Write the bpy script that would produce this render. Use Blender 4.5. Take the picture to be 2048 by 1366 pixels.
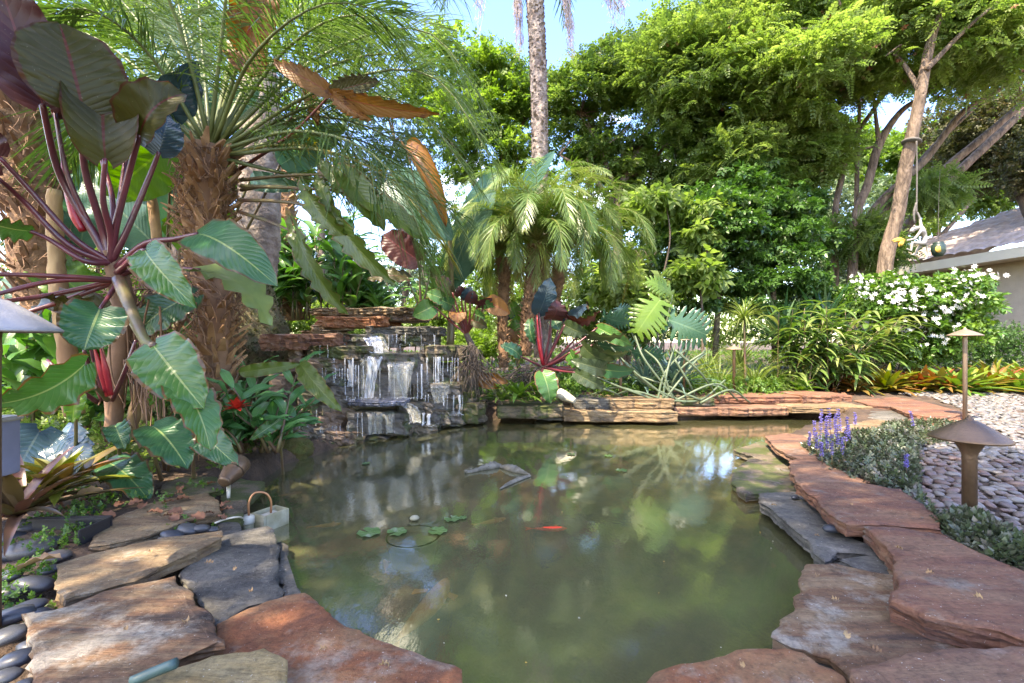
import bpy, bmesh, math, random
import numpy as np
from mathutils import Vector, Matrix, noise
R = math.radians
for o in list(bpy.data.objects): bpy.data.objects.remove(o)
sc = bpy.context.scene
COL = sc.collection
# ------------------------------------------------------------------ camera, sky, sun, exposure
F = 910.0; CX = 1024.0; CY = 683.0; H = 0.75
cam = bpy.data.cameras.new('camera'); co = bpy.data.objects.new('camera', cam); COL.objects.link(co)
co.location = (0, 0, H); co.rotation_euler = (R(90), 0, 0)
cam.sensor_width = 36; cam.lens = 36 * F / 2048; cam.clip_end = 2000; cam.clip_start = 0.05
sc.camera = co
SUN_EL, SUN_AZ = 56, 222            # azimuth clockwise from +Y : behind the camera, to its left
w = bpy.data.worlds.new('World'); sc.world = w; w.use_nodes = True
nt = w.node_tree; bg = nt.nodes['Background']
sky = nt.nodes.new('ShaderNodeTexSky'); sky.sky_type = 'NISHITA'; sky.sun_disc = False
sky.sun_elevation = R(SUN_EL); sky.sun_rotation = R(SUN_AZ); sky.air_density = 1.0; sky.dust_density = 0.8; sky.ozone_density = 1.2
tc = nt.nodes.new('ShaderNodeTexCoord'); mp = nt.nodes.new('ShaderNodeMapping'); mp.inputs['Scale'].default_value = (1, 1, 2.6)
nz = nt.nodes.new('ShaderNodeTexNoise'); nz.inputs['Scale'].default_value = 2.3; nz.inputs['Detail'].default_value = 7
rp = nt.nodes.new('ShaderNodeValToRGB'); rp.color_ramp.elements[0].position = 0.58; rp.color_ramp.elements[1].position = 0.74
mx = nt.nodes.new('ShaderNodeMixRGB'); mx.inputs[2].default_value = (9.5, 9.8, 10.5, 1)
nt.links.new(tc.outputs['Generated'], mp.inputs[0]); nt.links.new(mp.outputs[0], nz.inputs['Vector'])
nt.links.new(nz.outputs['Fac'], rp.inputs[0]); nt.links.new(rp.outputs[0], mx.inputs[0])
hs = nt.nodes.new('ShaderNodeHueSaturation'); hs.inputs['Saturation'].default_value = 1.28; hs.inputs['Hue'].default_value = .518; hs.inputs['Value'].default_value = .88; nt.links.new(sky.outputs[0], hs.inputs['Color']); nt.links.new(hs.outputs[0], mx.inputs[1]); nt.links.new(mx.outputs[0], bg.inputs[0])
bg.inputs[1].default_value = 0.15
sl = bpy.data.lights.new('sun', 'SUN'); sl.energy = 2.0; sl.angle = R(0.55); sl.color = (1, 0.95, 0.87)
so = bpy.data.objects.new('sun', sl); COL.objects.link(so)
sd = Vector((math.sin(R(SUN_AZ)) * math.cos(R(SUN_EL)), math.cos(R(SUN_AZ)) * math.cos(R(SUN_EL)), math.sin(R(SUN_EL))))
so.rotation_euler = sd.to_track_quat('Z', 'Y').to_euler(); so.location = sd * 30
sc.view_settings.view_transform = 'Standard'; sc.view_settings.look = 'None'
sc.view_settings.exposure = 3.12; sc.view_settings.gamma = 1.0
sc.view_settings.use_white_balance = True; sc.view_settings.white_balance_temperature = 8100; sc.view_settings.white_balance_tint = 10
sc.render.engine = 'CYCLES'
sc.cycles.max_bounces = 7; sc.cycles.diffuse_bounces = 4; sc.cycles.glossy_bounces = 3; sc.cycles.transmission_bounces = 4; sc.cycles.transparent_max_bounces = 12
sc.cycles.caustics_reflective = False; sc.cycles.caustics_refractive = False

# ------------------------------------------------------------------ helpers
def P(px, py, Y): return Vector(((px - CX) / F * Y, Y, H + (CY - py) / F * Y))
def G(px, py, z=0.0): return P(px, py, (H - z) * F / (py - CY))
rng = np.random.default_rng(7); random.seed(7)
WL = {}
def tag(o, label=None, cat=None, group=None, kind=None):
    if label: o['label'] = label
    if cat: o['category'] = cat
    if group: o['group'] = group
    if kind: o['kind'] = kind
    return o
def thing(name, label, cat, loc, group=None):
    o = bpy.data.objects.new(name, None); COL.objects.link(o); o.location = loc; o.empty_display_size = .05
    WL[o.name] = Vector(loc); return tag(o, label, cat, group)
class MB:
    def __init__(s): s.v = []; s.lo = []; s.sz = []; s.r = []; s.m = []; s.uv = []; s.n = 0; s.has = False
    def add(s, v, f, r=0.0, m=0, uv=None):
        v = np.asarray(v, float).reshape(-1, 3)
        if isinstance(f, np.ndarray):
            s.lo.append((f + s.n).ravel()); k = len(f); s.sz.append(np.full(k, f.shape[1]))
        else:
            k = len(f); s.lo.append(np.array([i + s.n for q in f for i in q], int)); s.sz.append(np.array([len(q) for q in f], int))
        s.r.append(np.broadcast_to(np.asarray(r, float), (k,)).copy()); s.m.append(np.full(k, m))
        if uv is None: s.uv.append(np.zeros((len(v), 3)))
        else: s.has = True; s.uv.append(np.asarray(uv, float))
        s.v.append(v); s.n += len(v)
    def build(s, name, mats, parent=None, smooth=True, origin=None):
        V = np.concatenate(s.v); lo = np.concatenate(s.lo); sz = np.concatenate(s.sz)
        if parent is not None: og = WL[parent.name]
        elif origin is not None: og = Vector(origin)
        else: og = Vector(((V[:, 0].min() + V[:, 0].max()) / 2, (V[:, 1].min() + V[:, 1].max()) / 2, V[:, 2].min()))
        V = V - np.array(og)
        me = bpy.data.meshes.new(name); me.vertices.add(len(V)); me.vertices.foreach_set('co', V.astype(np.float32).ravel())
        me.loops.add(len(lo)); me.loops.foreach_set('vertex_index', lo.astype(np.int32))
        me.polygons.add(len(sz)); me.polygons.foreach_set('loop_start', np.concatenate([[0], np.cumsum(sz)[:-1]]).astype(np.int32))
        me.update(calc_edges=True)
        if not isinstance(mats, (list, tuple)): mats = [mats]
        for m in mats: me.materials.append(m)
        if len(mats) > 1: me.polygons.foreach_set('material_index', np.concatenate(s.m).astype(np.int32))
        a = me.attributes.new('rnd', 'FLOAT', 'FACE'); a.data.foreach_set('value', np.concatenate(s.r).astype(np.float32))
        if s.has:
            a = me.attributes.new('luv', 'FLOAT_VECTOR', 'POINT'); a.data.foreach_set('vector', np.concatenate(s.uv).astype(np.float32).ravel())
        me.polygons.foreach_set('use_smooth', np.full(len(sz), smooth))
        o = bpy.data.objects.new(name, me); COL.objects.link(o)
        if parent is not None: o.parent = parent; WL[o.name] = og
        else: o.location = og; WL[o.name] = og
        return o
def nrm(v):
    v = np.asarray(v, float); return v / (np.linalg.norm(v, axis=-1, keepdims=True) + 1e-9)
def spline(pts, n):
    p = [Vector(q) for q in pts]; p = [p[0] * 2 - p[1]] + p + [p[-1] * 2 - p[-2]]; out = []
    segs = len(p) - 3
    for k in range(n):
        t = k / (n - 1) * segs; i = min(int(t), segs - 1); u = t - i
        a, b, c, d = p[i:i + 4]
        out.append(0.5 * ((2 * b) + (c - a) * u + (2 * a - 5 * b + 4 * c - d) * u * u + (3 * b - a - 3 * c + d) * u ** 3))
    return out
def tube(mb, pts, rad, n=7, k=None, r=0.0, m=0, rough=0.0, caps=True):
    """tapered tube along control points; rad = list of radii (interpolated)"""
    k = k or max(4, 4 * (len(pts) - 1) + 1)
    sp = spline(pts, k); A = np.array(sp)
    T = nrm(np.gradient(A, axis=0)); rr = np.interp(np.linspace(0, 1, k), np.linspace(0, 1, len(rad)), rad)
    ref = np.array([0.3, 0.9, 0.1]) if abs(T[0][1]) < .8 else np.array([1, 0, 0.1])
    vs = []; uv = []
    S = nrm(np.cross(T[0], ref))
    for i in range(k):
        S = nrm(S - T[i] * np.dot(S, T[i])); B = np.cross(T[i], S)
        for j in range(n):
            a = 2 * math.pi * j / n; q = rr[i] * (1 + (rough * random.uniform(-1, 1) if rough else 0))
            vs.append(A[i] + (S * math.cos(a) + B * math.sin(a)) * q); uv.append((i / (k - 1), j / n, 0))
    f = [[i * n + j, i * n + (j + 1) % n, (i + 1) * n + (j + 1) % n, (i + 1) * n + j] for i in range(k - 1) for j in range(n)]
    if caps: f += [list(range(n))[::-1], [(k - 1) * n + j for j in range(n)]]
    mb.add(vs, f, r, m, uv)
def lathe(mb, prof, org, axis=(0, 0, 1), n=24, m=0, caps=True, r=0.0):
    ax = Vector(axis).normalized(); q = ax.to_track_quat('Z', 'Y').to_matrix(); vs = []
    for (rad, h) in prof:
        for j in range(n):
            a = 2 * math.pi * j / n; vs.append(Vector(org) + q @ Vector((rad * math.cos(a), rad * math.sin(a), h)))
    f = [[i * n + j, i * n + (j + 1) % n, (i + 1) * n + (j + 1) % n, (i + 1) * n + j] for i in range(len(prof) - 1) for j in range(n)]
    if caps: f += [list(range(n))[::-1], [(len(prof) - 1) * n + j for j in range(n)]]
    mb.add([tuple(v) for v in vs], f, r, m)
def box(mb, c, s, rot=0, m=0, r=0.0, M=None, bev=0.0):
    bm = bmesh.new(); bmesh.ops.create_cube(bm, size=1)
    bmesh.ops.scale(bm, vec=s, verts=bm.verts)
    if bev: bmesh.ops.bevel(bm, geom=bm.edges[:], offset=bev, segments=2, affect='EDGES')
    mt = Matrix.Translation(c) @ (M if M else Matrix.Rotation(rot, 4, 'Z'))
    bm.verts.ensure_lookup_table()
    mb.add([tuple(mt @ v.co) for v in bm.verts], [[v.index for v in f.verts] for f in bm.faces], r, m); bm.free()
# ---- materials
MATS = {}
def newmat(name):
    m = bpy.data.materials.new(name); m.use_nodes = True; MATS[name] = m
    t = m.node_tree; b = t.nodes['Principled BSDF']; return m, t, b
def N(t, ty, **kw):
    n = t.nodes.new(ty)
    for k, v in kw.items():
        if k.startswith('i_'): n.inputs[int(k[2:]) if k[2:].isdigit() else k[2:].replace('_', ' ')].default_value = v
        else: setattr(n, k, v)
    return n
def L(t, a, b): t.links.new(a, b)
def c4(c): return (c[0], c[1], c[2], 1)
def ramp(t, fac, stops):
    n = N(t, 'ShaderNodeValToRGB'); e = n.color_ramp.elements
    while len(e) < len(stops): e.new(0.5)
    for i, (p, c) in enumerate(stops): e[i].position = p; e[i].color = c4(c)
    L(t, fac, n.inputs[0]); return n.outputs[0]
def mixc(t, fac, a, b, mode='MIX'):
    n = N(t, 'ShaderNodeMixRGB', blend_type=mode)
    for i, x in ((0, fac), (1, a), (2, b)):
        if hasattr(x, 'is_output'): L(t, x, n.inputs[i])
        else: n.inputs[i].default_value = x if i == 0 else c4(x)
    return n.outputs[0]
def mth(t, op, a, b=0.0):
    n = N(t, 'ShaderNodeMath', operation=op)
    for i, x in ((0, a), (1, b)):
        if hasattr(x, 'is_output'): L(t, x, n.inputs[i])
        else: n.inputs[i].default_value = x
    return n.outputs[0]
def noise_(t, scale, detail=4, vec=None, rough=.55, dist=0.0):
    n = N(t, 'ShaderNodeTexNoise'); n.inputs['Scale'].default_value = scale; n.inputs['Detail'].default_value = detail
    n.inputs['Roughness'].default_value = rough; n.inputs['Distortion'].default_value = dist
    if vec is not None: L(t, vec, n.inputs['Vector'])
    return n.outputs['Fac']
def objvec(t, scale=(1, 1, 1), rnd=True, rot=(0, 0, 0)):
    tc = N(t, 'ShaderNodeTexCoord'); mp = N(t, 'ShaderNodeMapping'); mp.inputs['Scale'].default_value = scale; mp.inputs['Rotation'].default_value = rot
    L(t, tc.outputs['Object'], mp.inputs[0])
    if rnd:
        oi = N(t, 'ShaderNodeObjectInfo'); v = mth(t, 'MULTIPLY', oi.outputs['Random'], 37.0); L(t, v, mp.inputs['Location'])
    return mp.outputs[0]
def bump(t, b, h, strength=.4, dist=.01):
    n = N(t, 'ShaderNodeBump'); n.inputs['Strength'].default_value = strength; n.inputs['Distance'].default_value = dist
    L(t, h, n.inputs['Height']); L(t, n.outputs[0], b.inputs['Normal']); return n.outputs[0]
def leafmat(name, cols, under=None, rough=.42, tr=.35, vein=None, nv=16, spots=None, edge=None, spec=.5, corr=.22):
    m, t, b = newmat(name)
    at = N(t, 'ShaderNodeAttribute', attribute_name='rnd')
    k = len(cols); col = ramp(t, at.outputs['Fac'], [(i / max(1, k - 1), c) for i, c in enumerate(cols)])
    nz_ = noise_(t, 9.0, 3, objvec(t))
    col = mixc(t, mth(t, 'MULTIPLY', nz_, .32), col, tuple(x * .5 for x in cols[0]), 'MIX')
    nb = None
    if vein is not None:
        uv = N(t, 'ShaderNodeAttribute', attribute_name='luv'); sx = N(t, 'ShaderNodeSeparateXYZ'); L(t, uv.outputs['Vector'], sx.inputs[0])
        av = mth(t, 'ABSOLUTE', sx.outputs[1])
        ph = mth(t, 'SUBTRACT', mth(t, 'MULTIPLY', sx.outputs[0], nv), mth(t, 'MULTIPLY', av, nv * .28))
        wv = mth(t, 'ABSOLUTE', mth(t, 'SINE', mth(t, 'MULTIPLY', ph, math.pi)))
        line = mth(t, 'LESS_THAN', wv, .13)
        mid = mth(t, 'LESS_THAN', av, .035)
        col = mixc(t, mth(t, 'MULTIPLY', line, .16), col, vein)
        col = mixc(t, mid, col, vein)
        dn = noise_(t, 5, 5, objvec(t), .65); col = mixc(t, ramp(t, dn, [(.50, (0, 0, 0)), (.72, (.5, .5, .5))]), col, tuple(x * 1.15 + .025 for x in cols[0]))
        ds = noise_(t, 95, 2, objvec(t)); col = mixc(t, ramp(t, ds, [(.71, (0, 0, 0)), (.75, (.5, .5, .5))]), col, (.26, .24, .17))
        if edge is not None:
            e = mth(t, 'MULTIPLY', mth(t, 'GREATER_THAN', mth(t, 'ADD', av, mth(t, 'MULTIPLY', nz_, .35)), 1.08), .9); col = mixc(t, e, col, edge)
        hh = mth(t, 'POWER', wv, .6)
        nb = N(t, 'ShaderNodeBump'); nb.inputs['Strength'].default_value = corr; nb.inputs['Distance'].default_value = .006
        L(t, hh, nb.inputs['Height'])
    if spots is not None:
        sp = noise_(t, 14, 3, objvec(t)); s = ramp(t, sp, [(.58, (0, 0, 0)), (.66, (1, 1, 1))]); col = mixc(t, s, col, spots)
    if under is not None:
        g = N(t, 'ShaderNodeNewGeometry'); un = mixc(t, .25, under, col)
        if vein is not None: un = mixc(t, mid, un, tuple(min(1, x * 2.2) for x in under))
        col = mixc(t, g.outputs['Backfacing'], col, un)
    L(t, col, b.inputs['Base Color']); b.inputs['Roughness'].default_value = rough; b.inputs['Specular IOR Level'].default_value = spec
    tl = N(t, 'ShaderNodeBsdfTranslucent'); hs = N(t, 'ShaderNodeHueSaturation'); hs.inputs['Saturation'].default_value = 1.15; hs.inputs['Value'].default_value = 1.5
    L(t, col, hs.inputs['Color']); L(t, mixc(t, .35, hs.outputs[0], (.9, 1, .25), 'MULTIPLY'), tl.inputs[0])
    if nb: L(t, nb.outputs[0], b.inputs['Normal'])
    mxs = N(t, 'ShaderNodeMixShader'); mxs.inputs[0].default_value = tr
    L(t, b.outputs[0], mxs.inputs[1]); L(t, tl.outputs[0], mxs.inputs[2]); L(t, mxs.outputs[0], t.nodes['Material Output'].inputs[0])
    return m
def simple(name, col, rough=.6, metal=0.0, var=.3, bs=30, bst=.2, col2=None, spec=.5, bd=.01, stretch=(1, 1, 1), cs=6):
    m, t, b = newmat(name); v = objvec(t, stretch)
    n1 = noise_(t, cs, 5, v); c2 = col2 or tuple(x * (1 - var) for x in col)
    L(t, ramp(t, n1, [(.35, c2), (.65, col)]), b.inputs['Base Color']); b.inputs['Roughness'].default_value = rough
    b.inputs['Metallic'].default_value = metal; b.inputs['Specular IOR Level'].default_value = spec
    bump(t, b, noise_(t, bs, 4, v), bst, bd); return m
def stonemat(name, c1, c2, c3, lich=(.42, .40, .34), streak=(1.2, 6, 6), rot=.3, moss=0.0, wet=0.0, lichamt=.62, rough=.78):
    m, t, b = newmat(name)
    v = objvec(t, streak, rot=(0, 0, rot)); v2 = objvec(t)
    n1 = noise_(t, 1.5, 8, v, .66, .7); col = ramp(t, n1, [(.33, c3), (.46, c1), (.54, tuple((a + b_) / 2 for a, b_ in zip(c1, c2))), (.66, c2)])
    n2 = noise_(t, 5.5, 9, v2, .68); col = mixc(t, ramp(t, n2, [(lichamt - .06, (0, 0, 0)), (lichamt + .05, (.75, .75, .75))]), col, tuple(x * .72 for x in lich))
    n6 = noise_(t, 3.2, 6, v2, .6); col = mixc(t, ramp(t, n6, [(.50, (0, 0, 0)), (.74, (.42, .42, .42))]), col, tuple(x * .42 for x in c3))
    n3 = noise_(t, 60, 6, v2, .75); col = mixc(t, .8, col, ramp(t, n3, [(.32, (.48, .48, .48)), (.5, (.95, .95, .95)), (.72, (1.28, 1.28, 1.28))]), 'MULTIPLY')
    n7 = noise_(t, 17, 8, v2, .78, .5); col = mixc(t, .85, col, ramp(t, n7, [(.34, (.45, .43, .42)), (.46, (.95, .95, .95)), (.62, (1.1, 1.08, 1.05))]), 'MULTIPLY')
    vo = N(t, 'ShaderNodeTexVoronoi'); vo.feature = 'DISTANCE_TO_EDGE'; vo.inputs['Scale'].default_value = 3.4; wv_ = mixc(t, .30, v2, N(t, 'ShaderNodeTexNoise').outputs['Color']); L(t, wv_, vo.inputs['Vector']); crk = mth(t, 'LESS_THAN', vo.outputs['Distance'], .010); crk = mth(t, 'MULTIPLY', crk, mth(t, 'GREATER_THAN', n6, .50)); col = mixc(t, mth(t, 'MULTIPLY', crk, .22), col, tuple(x * .3 for x in c3))
    sp = noise_(t, 140, 2, v2); col = mixc(t, ramp(t, sp, [(.70, (0, 0, 0)), (.74, (.6, .6, .6))]), col, (.6, .58, .52))
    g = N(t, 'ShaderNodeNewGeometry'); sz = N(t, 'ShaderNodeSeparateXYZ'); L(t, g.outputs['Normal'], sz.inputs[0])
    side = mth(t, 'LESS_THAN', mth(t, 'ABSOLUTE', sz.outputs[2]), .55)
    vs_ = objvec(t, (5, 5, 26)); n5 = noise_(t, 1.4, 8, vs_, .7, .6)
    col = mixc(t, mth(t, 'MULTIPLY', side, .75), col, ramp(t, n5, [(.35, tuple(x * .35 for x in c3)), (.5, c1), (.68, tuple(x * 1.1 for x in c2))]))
    if moss:
        n4 = noise_(t, 6, 6, v2, .6); col = mixc(t, mth(t, 'MULTIPLY', ramp(t, n4, [(.62 - moss * .3, (0, 0, 0)), (.72 - moss * .3, (1, 1, 1))]), .8), col, (.055, .075, .015))
    L(t, col, b.inputs['Base Color'])
    b.inputs['Roughness'].default_value = rough - .55 * wet; b.inputs['Specular IOR Level'].default_value = .35 + .4 * wet
    h = mth(t, 'ADD', mth(t, 'MULTIPLY', noise_(t, 3.2, 10, v, .68, .4), 2.6), mth(t, 'ADD', mth(t, 'MULTIPLY', n3, .25), mth(t, 'MULTIPLY', n7, .8)))
    bump(t, b, h, .75, .013); return m
# ---- vegetation builders
def leaf(mb, base, tip, hw, tilt=0., bend=.12, wave=.024, lobe=.12, fold=.18, nu=16, nv=6, prof=(.42, .74), r=0.5, sh=0.0, m=0, wf=5, view=None):
    """broad leaf blade from base to tip; hw = half width; tilt turns it about its axis away from facing the viewer side"""
    base = np.array(base); tip = np.array(tip); a = tip - base; Ln = np.linalg.norm(a); a = a / Ln
    mid = (base + tip) / 2; v = nrm(np.array([0, 0, H]) - mid) if view is None else nrm(view)
    s = nrm(np.cross(v, a)); n0 = nrm(np.cross(a, s)); ct, st = math.cos(tilt), math.sin(tilt)
    s, n0 = s * ct + n0 * st, n0 * ct - s * st
    tm = (prof[0] / (prof[0] + prof[1])); nm = tm ** prof[0] * (1 - tm) ** prof[1]
    vs = []; uv = []; ph = random.uniform(0, 6)
    for i in range(nu + 1):
        t = i / nu; w_ = hw * (max(t, .0) + .004) ** prof[0] * (max(1 - t, 0) + .0005) ** prof[1] / nm
        c = base + a * Ln * t + n0 * bend * Ln * 4 * t * (1 - t) + s * sh * Ln * math.sin(t * 3.1)
        tg = nrm(a + n0 * bend * 4 * (1 - 2 * t)); nn = nrm(np.cross(tg, s))
        if np.dot(nn, n0) < 0: nn = -nn
        for j in range(-nv, nv + 1):
            q = j / nv; aq = abs(q)
            p = c + s * q * w_ * math.cos(fold * aq * 1.2) + nn * aq * w_ * math.sin(fold) + nn * (wave * aq ** 2 * math.sin(wf * 2 * t * 3.1 + ph + (1.3 if q > 0 else 0)) * min(1, t * 4))
            p = p - tg * lobe * Ln * aq ** 1.6 * (1 - t) ** 3
            vs.append(p); uv.append((t, q, 0))
    k = 2 * nv + 1; f = [[(i + 1) * k + j, (i + 1) * k + j + 1, i * k + j + 1, i * k + j] for i in range(nu) for j in range(k - 1)]
    mb.add(vs, np.array(f), r, m, uv)
def strap(mb, base, az, el, Ln, w_, droop=.5, r=.5, m=0, n=7, fold=.25, pw=.35, twist=0.0, w0=.55):
    d = np.array([math.sin(az) * math.cos(el), math.cos(az) * math.cos(el), math.sin(el)]); p = np.array(base, float); step = Ln / n
    vs = []; uv = []; e = el
    for i in range(n + 1):
        t = i / n; ww = w_ * (w0 + (1 - w0) * min(1, t * 3)) * (1 - t ** (1 / pw)) + .0006
        s = np.array([math.cos(az + twist * t), -math.sin(az + twist * t), 0.0]); up = nrm(np.cross(s, d))
        if up[2] < 0 and e > -1.4: up = up
        vs += [p - s * ww + up * fold * ww, p, p + s * ww + up * fold * ww]; uv += [(t, -1, 0), (t, 0, 0), (t, 1, 0)]
        e = el - droop * t * 1.9; d = np.array([math.sin(az) * math.cos(e), math.cos(az) * math.cos(e), math.sin(e)]); p = p + d * step
    f = []
    for i in range(n):
        for j in (0, 1): f.append([i * 3 + j, i * 3 + j + 1, i * 3 + 4 + j, i * 3 + 3 + j])
    mb.add(vs, np.array(f), r, m, uv)
def frond(mb, ctrl, nl=45, LL=.35, w_=.006, droop=.5, ang=.95, r0=.012, t0=.15, vee=.25, mr=0, ml=1, jit=.12, rv=None, up=(0, 0, 1)):
    k = 22; A = np.array(spline(ctrl, k)); T = nrm(np.gradient(A, axis=0))
    tube(mb, ctrl, [r0, r0 * .7, r0 * .35, r0 * .12], 5, k=14, m=mr)
    ts = np.linspace(t0, .995, nl); ts = np.repeat(ts, 2); sg = np.tile([1, -1], nl)
    ts = np.clip(ts + rng.uniform(-.006, .006, len(ts)), 0, .999)
    pos = np.stack([np.interp(ts, np.linspace(0, 1, k), A[:, i]) for i in range(3)], 1)
    tg = nrm(np.stack([np.interp(ts, np.linspace(0, 1, k), T[:, i]) for i in range(3)], 1))
    S = nrm(np.cross(tg, np.array(up))); Nn = nrm(np.cross(S, tg)); u = (ts - t0) / (1 - t0)
    a = ang * (1 - .55 * u) + rng.normal(0, jit, len(ts)); ln = LL * (np.sin(np.pi * (u * .84 + .13)) ** .65) * rng.uniform(.85, 1.1, len(ts))
    d = tg * np.cos(a)[:, None] + S * (np.sin(a) * sg)[:, None] + Nn * (vee + rng.normal(0, jit, len(ts)))[:, None]; d = nrm(d)
    ss = np.array([0, .35, .7, 1.0]); ws = np.array([.6, 1, .75, .06]); dr = droop * rng.uniform(.6, 1.4, len(ts))
    wd = nrm(tg - d * np.sum(tg * d, 1)[:, None])
    V = np.zeros((len(ts), 8, 3))
    for i, (s_, w2) in enumerate(zip(ss, ws)):
        c = pos + d * (ln * s_)[:, None]; c[:, 2] -= dr * ln * s_ ** 2
        V[:, i * 2] = c - wd * w_ * w2; V[:, i * 2 + 1] = c + wd * w_ * w2
    base = np.array([[0, 1, 3, 2], [2, 3, 5, 4], [4, 5, 7, 6]])
    Fc = (base[None] + (np.arange(len(ts)) * 8)[:, None, None]).reshape(-1, 4)
    rr = rng.uniform(0, 1, len(ts)) if rv is None else np.clip(rv + rng.normal(0, .12, len(ts)), 0, 1)
    mb.add(V.reshape(-1, 3), Fc, np.repeat(rr, 3), ml)
def rotmats(d, roll):
    """matrices whose Y axis is d (N,3)"""
    d = nrm(d); ref = np.where(np.abs(d[:, 2:3]) < .95, np.array([[0, 0, 1.]]), np.array([[1., 0, 0]]))
    x = nrm(np.cross(d, ref)); z = np.cross(x, d); c = np.cos(roll)[:, None]; s = np.sin(roll)[:, None]
    return np.stack([x * c + z * s, d, -x * s + z * c], 2)
def scatter(mb, tmpl, pos, d, scale, roll=None, rr=None, m=0):
    tv, tf, tj = tmpl; n = len(pos); roll = rng.normal(0, .5, n) if roll is None else roll
    M = rotmats(d, roll); V = np.einsum('nij,kj->nki', M, tv) * np.asarray(scale)[:, None, None] + np.asarray(pos)[:, None, :]
    Fc = (tf[None] + (np.arange(n) * len(tv))[:, None, None]).reshape(-1, tf.shape[1])
    rr = rng.uniform(0, 1, n) if rr is None else rr
    mb.add(V.reshape(-1, 3), Fc, np.clip(np.repeat(rr, len(tf)) + np.tile(tj, n), 0, 1), m)
def t_pinnate(k=9, ll=.19, lw=.045, droop=.35):
    V = []; Fq = []; J = []
    for i in range(k):
        t = .1 + .9 * i / (k - 1)
        for s in (1, -1):
            l = ll * math.sin(math.pi * (t * .75 + .2)) ** .5; a = 1.15 - .4 * t; dx, dy = math.sin(a) * s, math.cos(a)
            z0 = -droop * t * t; b = len(V)
            V += [(0, t, z0), (dx * l * .5 - dy * lw * s, t + dy * l * .5 + dx * lw * s, z0 + .01), (dx * l, t + dy * l, z0 - .05), (dx * l * .5 + dy * lw * s, t + dy * l * .5 - dx * lw * s, z0 + .01)]
            Fq.append([b, b + 1, b + 2, b + 3]); J.append(random.uniform(-.08, .08))
    return np.array(V), np.array(Fq), np.array(J)
def t_broad(k=7, ll=.42, lw=.13, spread=1.0, fold=.25):
    V = []; Fq = []; J = []
    for i in range(k):
        t = .15 + .6 * i / (k - 1); az = i * 2.4; d = nrm([math.cos(az) * spread, 1.0 * (.3 + t), math.sin(az) * spread * .6 - .25])
        b0 = np.array([0, t * .8, 0]); s = nrm(np.cross(d, [0, 0, 1])); up = np.cross(s, d); l = ll * random.uniform(.75, 1.1); b = len(V)
        V += [b0, b0 + d * l * .45 - s * lw + up * lw * fold, b0 + d * l * .5 - up * .01, b0 + d * l * .45 + s * lw + up * lw * fold, b0 + d * l - up * l * .15]
        Fq += [[b, b + 2, b + 1, b], [b + 1, b + 2, b + 4, b + 1], [b, b + 3, b + 2, b], [b + 2, b + 3, b + 4, b + 2]]; j = random.uniform(-.15, .15); J += [j] * 4
    Fq = np.array(Fq)[:, :3]; return np.array(V), Fq, np.array(J)
PIN = t_pinnate(); PINS = t_pinnate(6, .26, .075, .3); BRD = t_broad(); BRDL = t_broad(6, .62, .16, 1.1)
def crownpts(blobs, thr=.0, fr=1.1, seed=0, shell=.45):
    """blobs: (px, py, Y, rx, ry, rz in metres, n)"""
    out = []; od = []; cl = []
    for (px, py, Y, rx, ry, rz, n) in blobs:
        c = np.array(P(px, py, Y)); d = nrm(rng.normal(size=(n, 3))); q = rng.uniform(0, 1, n) ** shell
        p = c + d * q[:, None] * np.array([rx, ry, rz])
        nv_ = np.array([noise.noise(Vector(x) * fr + Vector((seed, 3.1 * seed, 0))) for x in p]); k = nv_ > thr - .25
        p = p[k]; d = d[k]; out.append(p); od.append(d); cl.append(nv_[k])
    return np.concatenate(out), np.concatenate(od), np.concatenate(cl)
def crown(mb, blobs, tmpl, size=.3, thr=0., fr=1.1, seed=0, down=.5, shell=.45, m=0, colr=(0, 1)):
    p, d, nv_ = crownpts(blobs, thr, fr, seed, shell); n = len(p)
    dd = nrm(d * .7 + rng.normal(0, .8, (n, 3)) + np.array([0, 0, -down * .6]))
    rr = colr[0] + (colr[1] - colr[0]) * np.clip(rng.uniform(0, 1, n) * .6 + .2 + nv_ * .5, 0, 1)
    if not isinstance(tmpl, list): return scatter(mb, tmpl, p, dd, size * rng.uniform(.65, 1.25, n), rng.normal(0, .7, n), rr, m)
    # mixed foliage in loose horizontal tiers
    st = .42; z = p[:, 2]; q = np.round(z / st) * st + .10 * np.sin(p[:, 0] * 2.1 + seed) + .08 * np.cos(p[:, 1] * 2.7); p[:, 2] = z * .68 + q * .32
    dd[:, 2] = dd[:, 2] * .45 + .02; dd = nrm(dd); w_ = rng.integers(0, len(tmpl), n)
    for k, (tm, sc_) in enumerate(tmpl):
        s = w_ == k; scatter(mb, tm, p[s], dd[s], size * sc_ * rng.uniform(.55, 1.35, s.sum()), rng.normal(0, .6, s.sum()), rr[s], m)
# ------------------------------------------------------------------ materials
M_soil = simple('soil', (.10, .062, .038), .95, var=.6, bs=60, bst=.9, bd=.02, cs=9)
M_basin = simple('basin_silt', (.055, .062, .025), .95, var=.3)
M_stone_red = stonemat('red_sandstone', (0.184, 0.08, 0.047), (0.235, 0.129, 0.075), (0.088, 0.048, 0.044), lich=(.30, .26, .21), rot=.5)
M_stone_purple = stonemat('purple_sandstone', (.19, .095, .058), (.25, .15, .09), (.08, .052, .044), lich=(.34, .26, .21), rot=-.3, streak=(1, 4, 4))
M_stone_tan = stonemat('tan_sandstone', (0.198, 0.126, 0.066), (0.272, 0.202, 0.113), (0.088, 0.059, 0.041), lich=(.44, .41, .33), rot=.2)
M_stone_brown = stonemat('brown_sandstone', (0.176, 0.092, 0.047), (0.262, 0.184, 0.105), (0.066, 0.041, 0.03), lich=(.50, .45, .36), rot=.15, lichamt=.57)
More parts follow.
